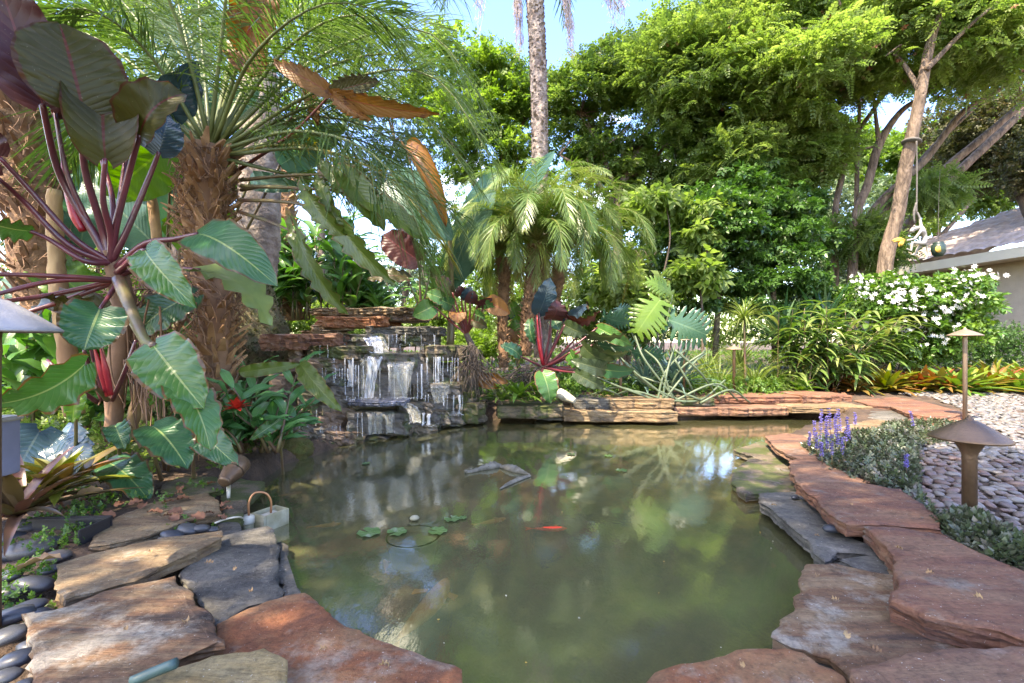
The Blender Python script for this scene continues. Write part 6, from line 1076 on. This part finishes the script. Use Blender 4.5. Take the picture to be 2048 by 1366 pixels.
# monkey statue on a rope
t = thing('monkey_statue', 'white monkey statue hanging by one arm and holding bananas', 'statue', P(1838, 480, 6.9))
SK = [('hip', 1849, 484, 0, .040, None), ('waist', 1849, 474, 0, .036, 'hip'), ('chest', 1845, 461, -.005, .044, 'waist'), ('neck', 1838, 455, -.01, .027, 'chest'), ('head', 1828, 457, -.02, .042, 'neck'), ('muz', 1821, 464, -.03, .022, 'head'),
      ('shR', 1842, 452, .03, .024, 'chest'), ('elR', 1840, 438, .035, .017, 'shR'), ('haR', 1834, 424, .02, .014, 'elR'), ('shL', 1841, 463, -.045, .022, 'chest'), ('elL', 1829, 478, -.06, .017, 'shL'), ('haL', 1813, 481, -.05, .013, 'elL'),
      ('hpL', 1846, 487, -.035, .03, 'hip'), ('knL', 1824, 485, -.05, .022, 'hpL'), ('anL', 1822, 502, -.05, .014, 'knL'), ('toL', 1813, 497, -.06, .010, 'anL'), ('hpR', 1846, 488, .035, .028, 'hip'), ('knR', 1835, 497, .03, .02, 'hpR'), ('anR', 1830, 510, .03, .013, 'knR'), ('toR', 1822, 509, .03, .010, 'anR'),
      ('t1', 1853, 492, 0, .013, 'hip'), ('t2', 1856, 508, 0, .011, 't1'), ('t3', 1852, 518, 0, .010, 't2'), ('t4', 1845, 520, 0, .008, 't3')]
me = bpy.data.meshes.new('body'); idx = {s[0]: i for i, s in enumerate(SK)}; og = WL[t.name]
me.from_pydata([tuple(P(s[1], s[2], 6.9 + s[3] * 1.53) - og) for s in SK], [(idx[s[5]], i) for i, s in enumerate(SK) if s[5]], []); ob = bpy.data.objects.new('body', me); COL.objects.link(ob); ob.parent = t; me.materials.append(M_white)
md = ob.modifiers.new('skin', 'SKIN'); sv = me.skin_vertices[0].data
for i, s in enumerate(SK): sv[i].radius = (s[4] * 1.0, s[4] * 1.0)
sv[0].use_root = True; ob.modifiers.new('sub', 'SUBSURF').render_levels = 2; ob.modifiers['sub'].levels = 2
for dy in (-.022, .022): mb = MB(); lathe(mb, [(.001, -.006), (.017, 0), (.001, .006)], P(1829, 452, 6.86 + dy * 2.2), (0, 1, .2), n=10); mb.build('ear', M_white, t)
random.seed(8); t2 = thing('banana_bunch', 'golden bunch of bananas in the statue\'s outstretched hand', 'bananas', P(1797, 482, 6.8))
for a, b_, c_ in [((1810, 480), (1797, 478), (1784, 481)), ((1808, 483), (1800, 486), (1798, 494)), ((1809, 482), (1796, 481), (1787, 484)), ((1807, 484), (1803, 488), (1803, 492))]: mb = MB(); tube(mb, [P(a[0], a[1], 6.8), P(b_[0], b_[1], 6.79), P(c_[0], c_[1], 6.8)], [.01, .024, .02, .007], 8); mb.build('banana', M_yel, t2)
mb = MB(); tube(mb, [P(1833, 282, 6.83), P(1834, 350, 6.9), P(1833, 430, 6.9)], [.011], 6, k=20, rough=.15); tube(mb, [P(1833, 405, 6.9), P(1828, 425, 6.9), P(1829, 446, 6.9)], [.015, .018, .009], 6, k=8)
lathe(mb, [(.118, -.018), (.128, 0), (.118, .018)], P(1823, 284, 6.95), (.25, .0, 1), n=20); tag(mb.build('rope', M_rope), 'grey rope tied round the leaning tree trunk with the monkey statue on it', 'rope')
t = thing('hanging_pot', 'dark green glazed pot with a yellow patch hanging right of the monkey', 'plant pot', P(1877, 512, 7.5)); mb = MB(); lathe(mb, [(.05, 0), (.085, .045), (.098, .11), (.095, .18), (.07, .215), (.078, .23), (.06, .225)], P(1877, 513, 7.5), n=24); mb.build('pot', M_pot, t)
mb = MB(); lathe(mb, [(.001, 0), (.05, -.006), (.055, -.018)], P(1879, 498, 7.41), (0, -1, 0), n=16, caps=False); mb.build('patch', M_yel, t)
mb = MB(); tube(mb, [P(1877, 486, 7.5), P(1877, 420, 7.5), P(1880, 340, 7.4)], [.003], 5, k=8); mb.build('cord', M_rope, t)
# ------------------------------------------------------------------ house
hs = thing('house', 'single-storey stucco house with wavy tiled roof behind the jasmine', 'house', (10.2, 12, 0))
A = Vector((9.95, 7.2, 0)); B = Vector((9.05, 13.6, 0)); dr = (B - A).normalized(); nv = Vector((dr.y, -dr.x, 0)); EZ = 2.53
A2 = A - dr * 6
mb = MB(); ins = nv * .55; q0, q1 = A2 + ins, B - dr * .4 + ins; q2, q3 = q1 + nv * 7, q0 + nv * 7
mb.add([tuple(p) for p in (q0, q1, q2, q3)] + [tuple(p + Vector((0, 0, EZ - .05))) for p in (q0, q1, q2, q3)], [[0, 1, 5, 4], [1, 2, 6, 5], [2, 3, 7, 6], [3, 0, 4, 7]]); mb.build('wall', M_wall, hs, smooth=False)
mb = MB(); c = (A2 + B) / 2 + nv * .03 + Vector((0, 0, EZ - .06)); ang = math.atan2(dr.y, dr.x); box(mb, c, ((B - A2).length, .07, .20), rot=ang); box(mb, c + nv * .3 + Vector((0, 0, -.08)), ((B - A2).length - .1, .5, .02), rot=ang); mb.build('fascia', M_fascia, hs, smooth=False)
mb = MB(); nu, nvv = 460, 90; W_ = (B - A2).length; D_ = 4.6; V = []
for j in range(nvv + 1):
    for i in range(nu + 1):
        u = i / nu * W_; q = j / nvv * D_; row = q / .36; fr_ = row - math.floor(row); z = EZ + .03 + q * .46 + .065 * (1 - fr_) + .038 * abs(math.sin(u * math.pi / .27)) ** .8
        hip = max(0, u + q * 0.9 - W_); p = A2 + dr * (u - 0) + nv * (q - .05); V.append((p.x, p.y, z - hip * .46))
f = np.array([[j * (nu + 1) + i, j * (nu + 1) + i + 1, (j + 1) * (nu + 1) + i + 1, (j + 1) * (nu + 1) + i] for j in range(nvv) for i in range(nu)]); mb.add(V, f); mb.build('roof', M_roof, hs, smooth=False)
# ------------------------------------------------------------------ trees
def tree(name, label, base, limbs, blobs, tm, size, mleaf, mbark, thr=-.1, fr=1.1, down=.5, seed=0, cat='tree', twigs=0, shell=.5, colr=(0, 1), group=None, extra=None):
    random.seed(seed); t = thing(name, label, cat, base, group); mb = MB()
    for path, r_ in limbs:
        q_ = P(*path[0])
        if q_.z < 1.3 and path[0][1] >= 600: path = [(path[0][0] - (path[1][0] - path[0][0]) * .4, CY + (H - .02) * F / path[0][2], path[0][2])] + list(path); r_ = [r_[0] * 1.12] + list(r_)
        tube(mb, [P(*q) for q in path], r_, 10, k=6 * len(path), rough=.06)
    if twigs:
        ends = [P(*path[-1]) for path, _ in limbs] + [P(*path[len(path) // 2]) for path, _ in limbs]
        for k in range(twigs):
            bb = random.choice(blobs); c = P(bb[0], bb[1], bb[2]) + Vector((random.uniform(-1, 1) * bb[3], random.uniform(-1, 1) * bb[4], random.uniform(-1, 1) * bb[5])) * .7; s0 = min(ends, key=lambda e: (e - c).length + random.uniform(0, .8)); m_ = s0.lerp(c, .5) + Vector((random.uniform(-.15, .15), random.uniform(-.15, .15), random.uniform(0, .2))); tube(mb, [s0, m_, c], [.022, .013, .005], 5, k=8, caps=False)
    if limbs or twigs: mb.build('trunk', mbark, t)
    mb = MB(); crown(mb, blobs, tm, size, thr, fr, seed, down, shell, colr=colr)
    mb.build('crown', mleaf, t)
    if extra: extra(t)
    return t
# leaning multi-stemmed tree at right
limbs = [([(1760, 700, 4.9), (1772, 520, 4.85), (1795, 430, 4.8), (1812, 330, 4.7), (1835, 220, 4.6), (1860, 90, 4.5), (1885, 20, 4.4)], [.085, .08, .072, .070, .06, .045, .03]),
 ([(1700, 640, 5.4), (1712, 440, 5.4), (1735, 370, 5.4), (1758, 290, 5.4), (1800, 225, 5.4), (1850, 190, 5.4)], [.06, .055, .052, .05, .035, .025]),
 ([(1672, 620, 5.6), (1670, 430, 5.6), (1686, 335, 5.6), (1668, 275, 5.6), (1635, 235, 5.6)], [.045, .04, .035, .03, .02]),
 ([(1686, 335, 5.6), (1712, 270, 5.6), (1760, 195, 5.6), (1770, 120, 5.6)], [.035, .03, .025, .012]), ([(1712, 440, 5.5), (1715, 300, 5.5), (1718, 200, 5.5), (1700, 90, 5.5)], [.03, .026, .02, .01]),
 ([(1758, 290, 5.4), (1750, 220, 5.4), (1740, 120, 5.4)], [.03, .02, .01]),
 ([(1720, 540, 5.6), (1745, 425, 5.6), (1850, 320, 5.5), (1925, 225, 5.4), (2000, 180, 5.3)], [.06, .055, .045, .035, .02]),
 ([(1740, 560, 5.7), (1800, 430, 5.8), (1890, 338, 5.8), (1960, 280, 5.7), (2048, 205, 5.6)], [.06, .06, .055, .05, .04]),
 ([(1750, 580, 5.9), (1830, 430, 6), (1918, 342, 6), (1990, 275, 6), (2070, 200, 6)], [.07, .07, .062, .055, .04]),
 ([(1735, 480, 5.6), (1790, 390, 5.7), (1860, 300, 5.7), (1950, 215, 5.7)], [.04, .035, .03, .02]),
 ([(1845, 190, 4.55), (1790, 110, 4.7), (1700, 60, 4.8)], [.03, .02, .01]), ([(1852, 140, 4.5), (1930, 60, 4.4), (2000, 0, 4.3)], [.03, .02, .01])]
bl_ = [(1420, 130, 5.3, .9, .7, .55, 1500), (1560, 60, 5.6, 1.0, .8, .6, 2100), (1720, 60, 5.2, 1.1, .9, .6, 2600), (1880, 40, 4.8, .9, .8, .6, 1900), (2040, 60, 4.8, .9, .8, .7, 1900), (1600, 190, 5.3, .85, .7, .45, 2100), (1500, 250, 5.8, .85, .7, .4, 1600), (1740, 130, 5.2, .8, .6, .26, 1000), (1900, 110, 5.2, .7, .6, .22, 800), (1610, 300, 5.6, .6, .5, .32, 1000), (2040, 120, 5.6, .6, .5, .22, 450), (1660, 120, 4.7, .7, .5, .35, 1100), (1560, 350, 5.7, .5, .4, .28, 650), (1450, 200, 5.4, .8, .6, .45, 1200), (1340, 120, 5.4, .6, .5, .4, 700), (1500, 130, 5.4, .7, .5, .4, 900), (1460, 310, 5.4, .6, .5, .3, 600), (1700, -80, 5, 1.8, 1, .5, 1800), (1950, -90, 5, 1.5, 1, .5, 1200)]
limbs = [([(x, y, Y * 1.5) for x, y, Y in p_], [q * 1.35 for q in r_]) for p_, r_ in limbs]; bl_ = [(x, y, Y * 1.5, a1 * 1.5, a2 * 1.5, a3 * 1.5, int(n * 2.6)) for x, y, Y, a1, a2, a3, n in bl_]
def golds(t):
    mb = MB(); p, d, _ = crownpts([(b[0], b[1], b[2], b[3], b[4], b[5], 26) for b in bl_[:12]], -1); scatter(mb, BRD, p, d, rng.uniform(.08, .13, len(p))); mb.build('seed_pods', M_dead, t)
tree('feathery_tree', 'leaning multi-trunked tree with feathery bright green leaves over the right bank', P(1740, 700, 8), limbs, bl_, [(PIN, 1.0), (PINS, 1.05), (BRD, .62)], .235, M_fresh, M_bark, thr=.09, fr=1.35, down=.2, seed=31, twigs=60, extra=golds)
tree('feathery_branch_tree', 'small feathery-leaved tree showing behind the monkey statue', P(1760, 700, 6.6), [([(1720, 680, 8.3), (1722, 560, 8.3), (1730, 470, 8.3)], [.04, .03, .02])], [(1720, 470, 8.2, .55, .45, .36, 700), (1860, 385, 8.2, .55, .5, .30, 550), (1765, 500, 8.2, .4, .35, .25, 350)], PIN, .30, M_mid, M_bark, thr=-.15, fr=2.2, seed=32)
tree('dark_tree', 'dark bronzy evergreen filling the upper right corner behind the limbs', P(2010, 700, 8), [([(2110, 700, 9.5), (2095, 520, 9.5), (2060, 430, 9.5), (2010, 330, 9.8)], [.12, .11, .10, .06])], [(1990, 320, 10.7, 1.34, 0.88, 0.75, 2640), (2100, 330, 9.3, 0.98, 0.77, 0.69, 1650), (1960, 250, 10.4, 1.46, 0.88, 0.80, 1980), (2060, 250, 9.8, 1.22, 0.88, 0.92, 1650)], BRD, .17, M_olive, M_barkd, thr=0, seed=33)
# centre canopy
tree('shade_tree', 'spreading green tree in the middle distance right of the tall palm', P(1250, 720, 9), [([(1250, 720, 9), (1235, 420, 9), (1270, 320, 9), (1310, 220, 9)], [.10, .09, .07, .04]), ([(1240, 400, 9), (1200, 300, 9), (1160, 230, 9)], [.05, .04, .02]), ([(1262, 350, 9), (1300, 330, 9), (1350, 260, 9)], [.05, .04, .02]), ([(1240, 420, 9), (1180, 350, 9), (1120, 310, 9)], [.05, .04, .02]), ([(1330, 600, 9.4), (1380, 370, 9.4), (1440, 290, 9.4), (1500, 240, 9.4)], [.08, .07, .05, .03]), ([(1290, 620, 9.6), (1330, 400, 9.6), (1350, 300, 9.5)], [.06, .05, .03]), ([(1500, 620, 9.4), (1480, 380, 9.4), (1540, 290, 9.4)], [.08, .07, .04])],
     [(1150, 190, 9, 1.0, .9, .55, 2000), (1250, 150, 9, 1.1, .9, .6, 2400), (1360, 150, 8.8, 1.2, 1, .8, 2800), (1330, 260, 9, 1.4, .9, .5, 2200), (1180, 290, 9.2, .9, .8, .4, 1200), (1450, 300, 8.8, 1.2, 1, .6, 2000), (1560, 350, 8.6, .9, .8, .6, 1400), (1400, 50, 8.8, .5, .6, .4, 800), (1450, 60, 8.6, 1.0, .8, .8, 1500), (1200, 400, 9.3, .9, .6, .5, 800), (1310, 420, 9.3, 1.0, .6, .55, 1000), (1400, 380, 9.2, .8, .6, .45, 700), (1120, 360, 9.4, .6, .6, .4, 500), (1370, 330, 9, .7, .6, .5, 900), (1260, 340, 9.2, .8, .6, .4, 900), (1330, 60, 8.8, .5, .5, .3, 500), (1340, 470, 9.5, .8, .6, .5, 700)], [(PINS, 1.0), (BRD, .8), (BRDL, .55)], .26, M_mid, M_bark, thr=.09, fr=1.5, seed=34, twigs=90)
tree('shade_tree', 'bright green tree left of the tall palm trunk', P(960, 720, 9.5), [([(960, 720, 9.5), (990, 420, 9.5), (1010, 300, 9.5), (1050, 240, 9.5)], [.09, .08, .06, .04]), ([(985, 450, 9.5), (930, 330, 9.5), (880, 250, 9.5)], [.06, .05, .03])],
     [(900, 120, 9.5, .7, .8, .5, 1300), (980, 150, 9.4, .85, .8, .45, 1600), (1030, 200, 9.4, .7, .7, .45, 1200), (940, 240, 9.3, 1.0, .8, .55, 1700), (1010, 300, 9.4, .7, .7, .4, 1000), (930, 330, 9.5, .6, .6, .35, 600), (860, 180, 9.8, .6, .6, .5, 700), (1010, 350, 9.5, .5, .5, .3, 400)], [(BRD, 1.0), (PINS, 1.1), (BRDL, .6)], .20, M_lime, M_bark, thr=.06, fr=1.5, seed=35, twigs=20)
tree('pale_tree', 'thin silvery tree with sky showing through above the waterfall', P(760, 700, 10.5), [([(850, 700, 10.5), (850, 560, 10.5), (820, 480, 10.5), (760, 400, 10.5), (790, 280, 10.5)], [.11, .10, .08, .06, .03]), ([(800, 700, 10.5), (815, 560, 10.5), (850, 470, 10.5), (880, 350, 10.5)], [.08, .07, .06, .03]), ([(770, 420, 10.5), (730, 360, 10.5), (690, 300, 10.5)], [.05, .03, .02]), ([(720, 650, 10), (725, 520, 10), (700, 470, 10)], [.06, .05, .03])],
     [(760, 200, 10.5, 1.2, .8, .8, 1500), (830, 300, 10.5, 1.0, .8, .6, 1100), (700, 330, 10.5, 1.2, .8, .6, 1000), (800, 400, 10.5, 1.3, .8, .5, 800), (650, 500, 10, .9, .8, .6, 800), (760, 540, 10, 1.3, .8, .45, 900), (680, 200, 11, 1.0, .8, .8, 900)], BRD, .15, M_pale, M_bark, thr=.05, fr=1.5, seed=36, twigs=30)
tree('yellow_green_tree', 'yellow-green canopy seen through the fronds in the upper left', P(450, 700, 8), [([(350, 700, 8), (360, 300, 8), (420, 100, 8)], [.14, .12, .08]), ([(640, 700, 9), (640, 300, 9), (600, 100, 9)], [.08, .07, .05])],
     [(120, 60, 7.5, 1.4, .8, .9, 1600), (350, 40, 8, 1.6, .8, .9, 1700), (560, 30, 8.5, 1.3, .8, .9, 1300), (700, 60, 9, 1.2, .8, .8, 1000), (250, 200, 8, 1.4, .8, .7, 1100), (500, 240, 8.5, 1.3, .8, .7, 1000), (80, 250, 7, .9, .7, .8, 800), (600, 350, 9, .8, .7, .5, 400)], BRD, .19, M_lime, M_bark, thr=.10, fr=1.4, seed=37)
tree('dense_shrub', 'tall dark dense shrub with glossy leaves right of centre', P(1480, 730, 7.4), [([(1430, 720, 7.4), (1440, 560, 7.4), (1455, 420, 7.4)], [.05, .04, .02]), ([(1550, 720, 7.4), (1545, 560, 7.4), (1530, 420, 7.4)], [.05, .04, .02])],
     [(1440, 460, 7.2, .65, .55, .6, 1800), (1540, 460, 7.4, .75, .6, .75, 2400), (1500, 570, 7.4, .8, .6, .5, 1800), (1590, 540, 7.3, .45, .5, .5, 900), (1400, 560, 7.3, .5, .5, .5, 1000), (1450, 380, 7.5, .6, .5, .4, 900), (1360, 500, 7.6, .4, .4, .4, 500), (1640, 470, 7.8, .4, .4, .3, 400), (1600, 400, 7.9, .45, .4, .25, 400), (1500, 340, 8.0, .5, .4, .25, 400), (1330, 440, 7.8, .35, .4, .25, 300), (1620, 600, 7.6, .35, .4, .3, 350)], [(BRDL, 1.0), (BRDL, .7), (BRD, 1.15)], .155, M_dark, M_barkd, thr=.0, fr=1.7, seed=38, cat='shrub', down=.9)
tree('light_leaved_shrub', 'shrub with large drooping pale leaves beside the feathery palm', P(1370, 720, 6.8), [([(1315, 740, 6.8), (1318, 600, 6.8), (1340, 480, 6.8), (1330, 400, 6.8)], [.018, .015, .012, .006]), ([(1405, 640, 6.8), (1402, 560, 6.8), (1420, 480, 6.8)], [.02, .015, .008])],
     [(1395, 540, 6.8, .35, .3, .22, 150), (1300, 400, 7.0, .35, .3, .2, 130), (1400, 420, 7.0, .35, .3, .2, 120), (1290, 590, 6.8, .5, .3, .2, 180), (1230, 560, 7, .35, .3, .3, 160), (1390, 470, 7, .25, .3, .15, 80)], BRDL, .26, M_monsl if 0 else M_fresh, M_barkd, thr=-.4, seed=39, cat='shrub', down=1.2)
tree('tangled_shrub', 'open tangled shrub with thin grey stems behind the pygmy palms', P(1220, 730, 7.8), [([(x, 720, 7.8), (x + random.uniform(-20, 20), 600, 7.8), (x + random.uniform(-50, 50), 500, 7.8)], [.012, .010, .005]) for x in range(1140, 1340, 11)],
     [(1180, 590, 7.8, .7, .5, .5, 1100), (1270, 560, 8, .8, .5, .5, 1100), (1240, 650, 7.8, .9, .5, .4, 1200), (1130, 650, 8, .6, .5, .4, 700), (1340, 620, 8, .6, .5, .5, 800)], BRD, .13, M_mid, M_bark, thr=.0, fr=2, seed=40, cat='shrub')
tree('leafy_thicket', 'bright sunlit thicket behind the waterfall and palm trunks', P(900, 730, 8.5), [([(x, 720, 8.5), (x + 10, 620, 8.5), (x - 10, 540, 8.5)], [.014, .010, .006]) for x in range(620, 1060, 26)],
     [(650, 640, 8.4, .7, .5, .5, 900), (760, 650, 8.5, .8, .5, .4, 1000), (870, 640, 8.5, .7, .5, .5, 1000), (980, 620, 8.5, .8, .5, .7, 1500), (960, 700, 7.5, .8, .5, .35, 900), (1050, 650, 8.5, .5, .5, .5, 700), (940, 520, 9, .6, .5, .6, 700), (560, 620, 8, .6, .5, .6, 700)], BRD, .15, M_lime, M_barkd, thr=-.05, fr=1.6, seed=41, cat='shrub')
tree('silver_tree', 'pale airy backlit tree between the dark shrub and the tree trunks', P(1650, 700, 12), [([(1650, 700, 12), (1655, 540, 12), (1640, 440, 12)], [.09, .07, .04]), ([(1655, 600, 12), (1690, 500, 12), (1700, 420, 12)], [.05, .04, .02])],
     [(1640, 480, 12, .9, .8, 1.0, 1700), (1680, 570, 12, 1.0, .8, .8, 1500), (1620, 620, 12, .8, .8, .7, 1000), (1740, 480, 12.5, .9, .8, .8, 900), (1660, 400, 12, .8, .8, .7, 900), (1780, 400, 12.5, .9, .6, .7, 600)], BRD, .17, M_pale, M_bark, thr=-.05, fr=1.5, seed=42)
for i, (x, Y, lb) in enumerate([(-200, 9, 'leafy tree beyond the far left plants'), (150, 9.5, 'green tree behind the left banana leaves'), (420, 11, 'green tree behind the pygmy palm trunk')]):
    tree('background_tree', lb, P(x, 700, Y), [([(x, 700, Y), (x + 10, 450, Y), (x, 250, Y)], [.1, .09, .05])], [(x, 350, Y, 1.4, .9, 1.1, 1300), (x + 60, 520, Y, 1.5, .8, 1.0, 1500), (x - 80, 600, Y, 1.2, .8, .8, 1000)], BRD, .22, M_lime if i != 1 else M_mid, M_bark, thr=-.02, seed=43 + i)
tree('light_backdrop_tree', 'light airy tree behind the leaning limbs at right', P(1880, 700, 14), [([(1880, 700, 14), (1870, 500, 14), (1900, 350, 14)], [.13, .11, .06]), ([(1875, 480, 14), (1960, 380, 14), (2020, 280, 14)], [.07, .05, .03])], [(1760, 330, 14, 1.3, .9, 1.1, 2550), (1880, 300, 14, 1.5, 1, 1.1, 3400), (2010, 260, 14, 1.5, 1, 1.2, 3400), (1680, 300, 14.5, 1.2, .9, 1.0, 2040), (1830, 430, 14, 1.0, .8, .6, 1530), (1960, 390, 14.5, 1.3, .8, .7, 1870), (2100, 350, 14, 1.4, .8, 1.0, 2040), (1570, 280, 14.5, 1.2, .9, 1.0, 1530)], BRD, .22, M_lime, M_bark, thr=.0, fr=1.1, seed=52)
tree('light_backdrop_tree', 'light green tree filling the gap between the pygmy palms and the dark shrub', P(1290, 700, 12.5), [([(1290, 700, 12.5), (1300, 520, 12.5), (1280, 400, 12.5)], [.10, .08, .05])], [(1300, 420, 12.5, 1.4, .9, .8, 1500), (1250, 520, 12.5, 1.3, .9, .7, 1300), (1370, 300, 12.5, 1.2, .9, .8, 1000), (1170, 460, 12.5, 1.0, .9, .8, 900), (1060, 470, 12.5, 1.0, .9, 1.0, 900), (960, 450, 12.5, 1.0, .9, 1.0, 800)], BRD, .20, M_lime, M_bark, thr=.0, fr=1.2, seed=53)
tree('light_backdrop_tree', 'hazy green tree behind the ginger and the waterfall top', P(700, 700, 13), [([(700, 700, 13), (705, 560, 13), (690, 460, 13)], [.10, .08, .05])], [(640, 560, 13, 1.2, .9, .8, 900), (760, 600, 13, 1.5, .9, .7, 1100), (860, 520, 13, 1.2, .9, .9, 900), (540, 500, 13, 1.2, .9, 1.0, 800)], BRD, .20, M_pale, M_bark, thr=.02, fr=1.2, seed=54)
# far tree line round the garden
for i in range(15):
    x = -34 + i * 5.0 + random.uniform(-1, 1); Yy = 25 + random.uniform(-2, 4); hh2 = random.uniform(1.2, 2.6); t = thing('distant_tree', ['rounded far-off tree beyond the lawn, %s' % s for s in ('far left', 'second from the left', 'third from the left', 'fourth from the left', 'fifth from the left', 'sixth from the left', 'behind the waterfall', 'behind the pygmy palms', 'behind the tall palm', 'right of the tall palm', 'behind the dark shrub', 'behind the silver tree', 'behind the house end', 'hidden mostly by the house', 'far right')][i], 'tree', (x, Yy, 0))
    c = Vector((x, Yy, hh2 + .5)); d = nrm(rng.normal(size=(1400, 3))); p = np.array(c) + d * (rng.uniform(0, 1, 1400) ** .4)[:, None] * np.array([2.8, 2, hh2]); mb = MB(); scatter(mb, BRD, p, nrm(d + rng.normal(0, .4, d.shape)), rng.uniform(.25, .5, 1400)); mb.build('crown', M_lime, t); mb = MB(); tube(mb, [Vector((x, Yy, 0)), Vector((x, Yy, hh2))], [.2, .1], 8, k=5); mb.build('trunk', M_bark, t)
# jasmine with white flowers
def flowers(t):
    mb = MB(); bb = [(1780, 570, 6.69, 0.69, 0.25, 0.28, 86), (1880, 610, 6.50, 0.62, 0.25, 0.35, 69), (1942, 570, 6.25, 0.47, 0.31, 0.22, 46), (1840, 592, 6.40, 0.50, 0.25, 0.19, 40), (1720, 600, 7.12, 0.38, 0.25, 0.25, 29), (1912, 650, 6.38, 0.38, 0.25, 0.22, 25), (1850, 670, 6.62, 0.50, 0.25, 0.22, 25)]
    p, d, _ = crownpts(bb, -1, shell=.3)
    V = [(0, 0, 0)]; Fq = []; 
    for k in range(7):
        a = k * 6.283 / 7; b0 = len(V); ca, sa = math.cos(a), math.sin(a); V += [(ca * .5 - sa * .12, .06, sa * .5 + ca * .12), (ca, .10, sa), (ca * .5 + sa * .12, .06, sa * .5 - ca * .12)]; Fq.append([0, b0, b0 + 1, b0 + 2])
    p = p[np.array([noise.noise(Vector(q) * 2.6) for q in p]) > -.12]
    T_ = (np.array(V), np.array(Fq), np.zeros(7)); mb = MB()
    for q_i, q in enumerate(p):
        k = random.choice((1, 1, 2, 2, 3)); p2 = q + rng.normal(0, .035, (k, 3)); p2[:, 1] -= .06; dd = nrm(rng.normal(0, .55, (k, 3)) + np.array([-.1, -.7, .7]))
        m1_ = MB() if q_i < 100 else mb
        scatter(m1_, T_, p2, dd, rng.uniform(.026, .046, k), rng.uniform(0, 6, k))
        if q_i < 100: m1_.build('flower_cluster', M_white_f, t)
    if mb.v: tag(mb.build('flower_clusters', M_white_f, t), kind='stuff')
tree('jasmine_shrub', 'sprawling jasmine covered in white star flowers before the house wall', P(1820, 730, 7.00), [([(1800, 740, 7.00), (1810, 660, 6.88), (1790, 580, 6.75)], [.03, .02, .01]), ([(1815, 740, 7.00), (1870, 640, 6.75), (1960, 590, 6.50)], [.03, .02, .008]), ([(1850, 570, 6.62), (1900, 560, 6.50), (1990, 545, 6.38)], [.012, .01, .005])],
     [(1775, 590, 6.88, 0.69, 0.44, 0.33, 661), (1880, 612, 6.75, 0.69, 0.50, 0.40, 828), (1918, 577, 6.50, 0.46, 0.38, 0.25, 347), (1840, 592, 6.62, 0.50, 0.38, 0.22, 330), (1720, 612, 7.25, 0.44, 0.38, 0.33, 372), (1912, 657, 6.50, 0.44, 0.38, 0.25, 272), (1840, 682, 6.88, 0.62, 0.38, 0.30, 537), (1740, 662, 7.25, 0.38, 0.38, 0.31, 289), (1965, 600, 6.38, 0.22, 0.25, 0.19, 82)], BRDL, .135, M_jas, M_barkd, thr=.02, fr=2.4, seed=60, cat='shrub', down=.5, extra=flowers)
tree('hedge', 'low dark clipped hedge against the house wall', P(1960, 730, 8.0), [], [(1930, 690, 8, .55, .35, .42, 1500), (2010, 690, 7.9, .5, .35, .42, 1400), (1860, 700, 8.2, .5, .35, .36, 1100)], BRD, .07, M_dark, M_barkd, thr=-.5, seed=61, cat='hedge')
# shade tree behind the camera whose canopy reaches over the near flagstones
def canopy(name, lb, trunk, bl, tm, size, mat, n, seed, thr=-.02, fr=1.0):
    random.seed(seed); t = thing(name, lb, 'tree', trunk); mb = MB(); top = Vector((trunk[0], trunk[1], 4.5)); tube(mb, [Vector(trunk), Vector(trunk) + Vector((.1, 0, 2.2)), top], [.16, .14, .1], 12)
    for c in bl: tube(mb, [top - Vector((0, 0, 1.2)), top.lerp(Vector(c[:3]), .5) + Vector((0, 0, .3)), Vector(c[:3])], [.06, .04, .015], 7)
    mb.build('trunk', M_bark, t); mb = MB()
    for (x, y, z, rx, ry, rz, k) in bl:
        d = nrm(rng.normal(size=(k, 3))); p = np.array([x, y, z]) + d * (rng.uniform(0, 1, k) ** .5)[:, None] * np.array([rx, ry, rz]); nn = np.array([noise.noise(Vector(q) * fr + Vector((seed, 0, 0))) for q in p]); p = p[nn > thr - .25]; d = d[nn > thr - .25]; scatter(mb, tm, p, nrm(d * .6 + rng.normal(0, .5, d.shape) + np.array([0, 0, -.4])), size * rng.uniform(.7, 1.2, len(p)))
    mb.build('crown', mat, t)
canopy('overhanging_tree', 'feathery tree behind the viewer shading the near right slabs', (-1.5, -3.2, 0), [(-.8, -1.6, 5.2, 1.5, 1.3, .6, 2300), (.4, -.9, 5.6, 1.4, 1.2, .6, 2000), (-1.9, -.4, 5.2, 1.2, 1.2, .5, 1300), (.9, -2.2, 5.4, 1.5, 1.1, .6, 1500), (-2.4, -1.9, 5.3, 1.2, 1.1, .5, 1000)], PIN, .34, M_fresh, 0, 71, thr=-.25)
canopy('overhanging_tree', 'leafy tree behind the viewer dappling the near left stones', (-4.2, -1.6, 0), [(-3.8, -.8, 4.6, 1.1, 1.0, .6, 600), (-3.0, 0.2, 5.2, 1.1, 1.0, .5, 500), (-4.6, .6, 5.0, 1.0, 1.0, .6, 500)], BRD, .26, M_mid, 0, 72, thr=.05)
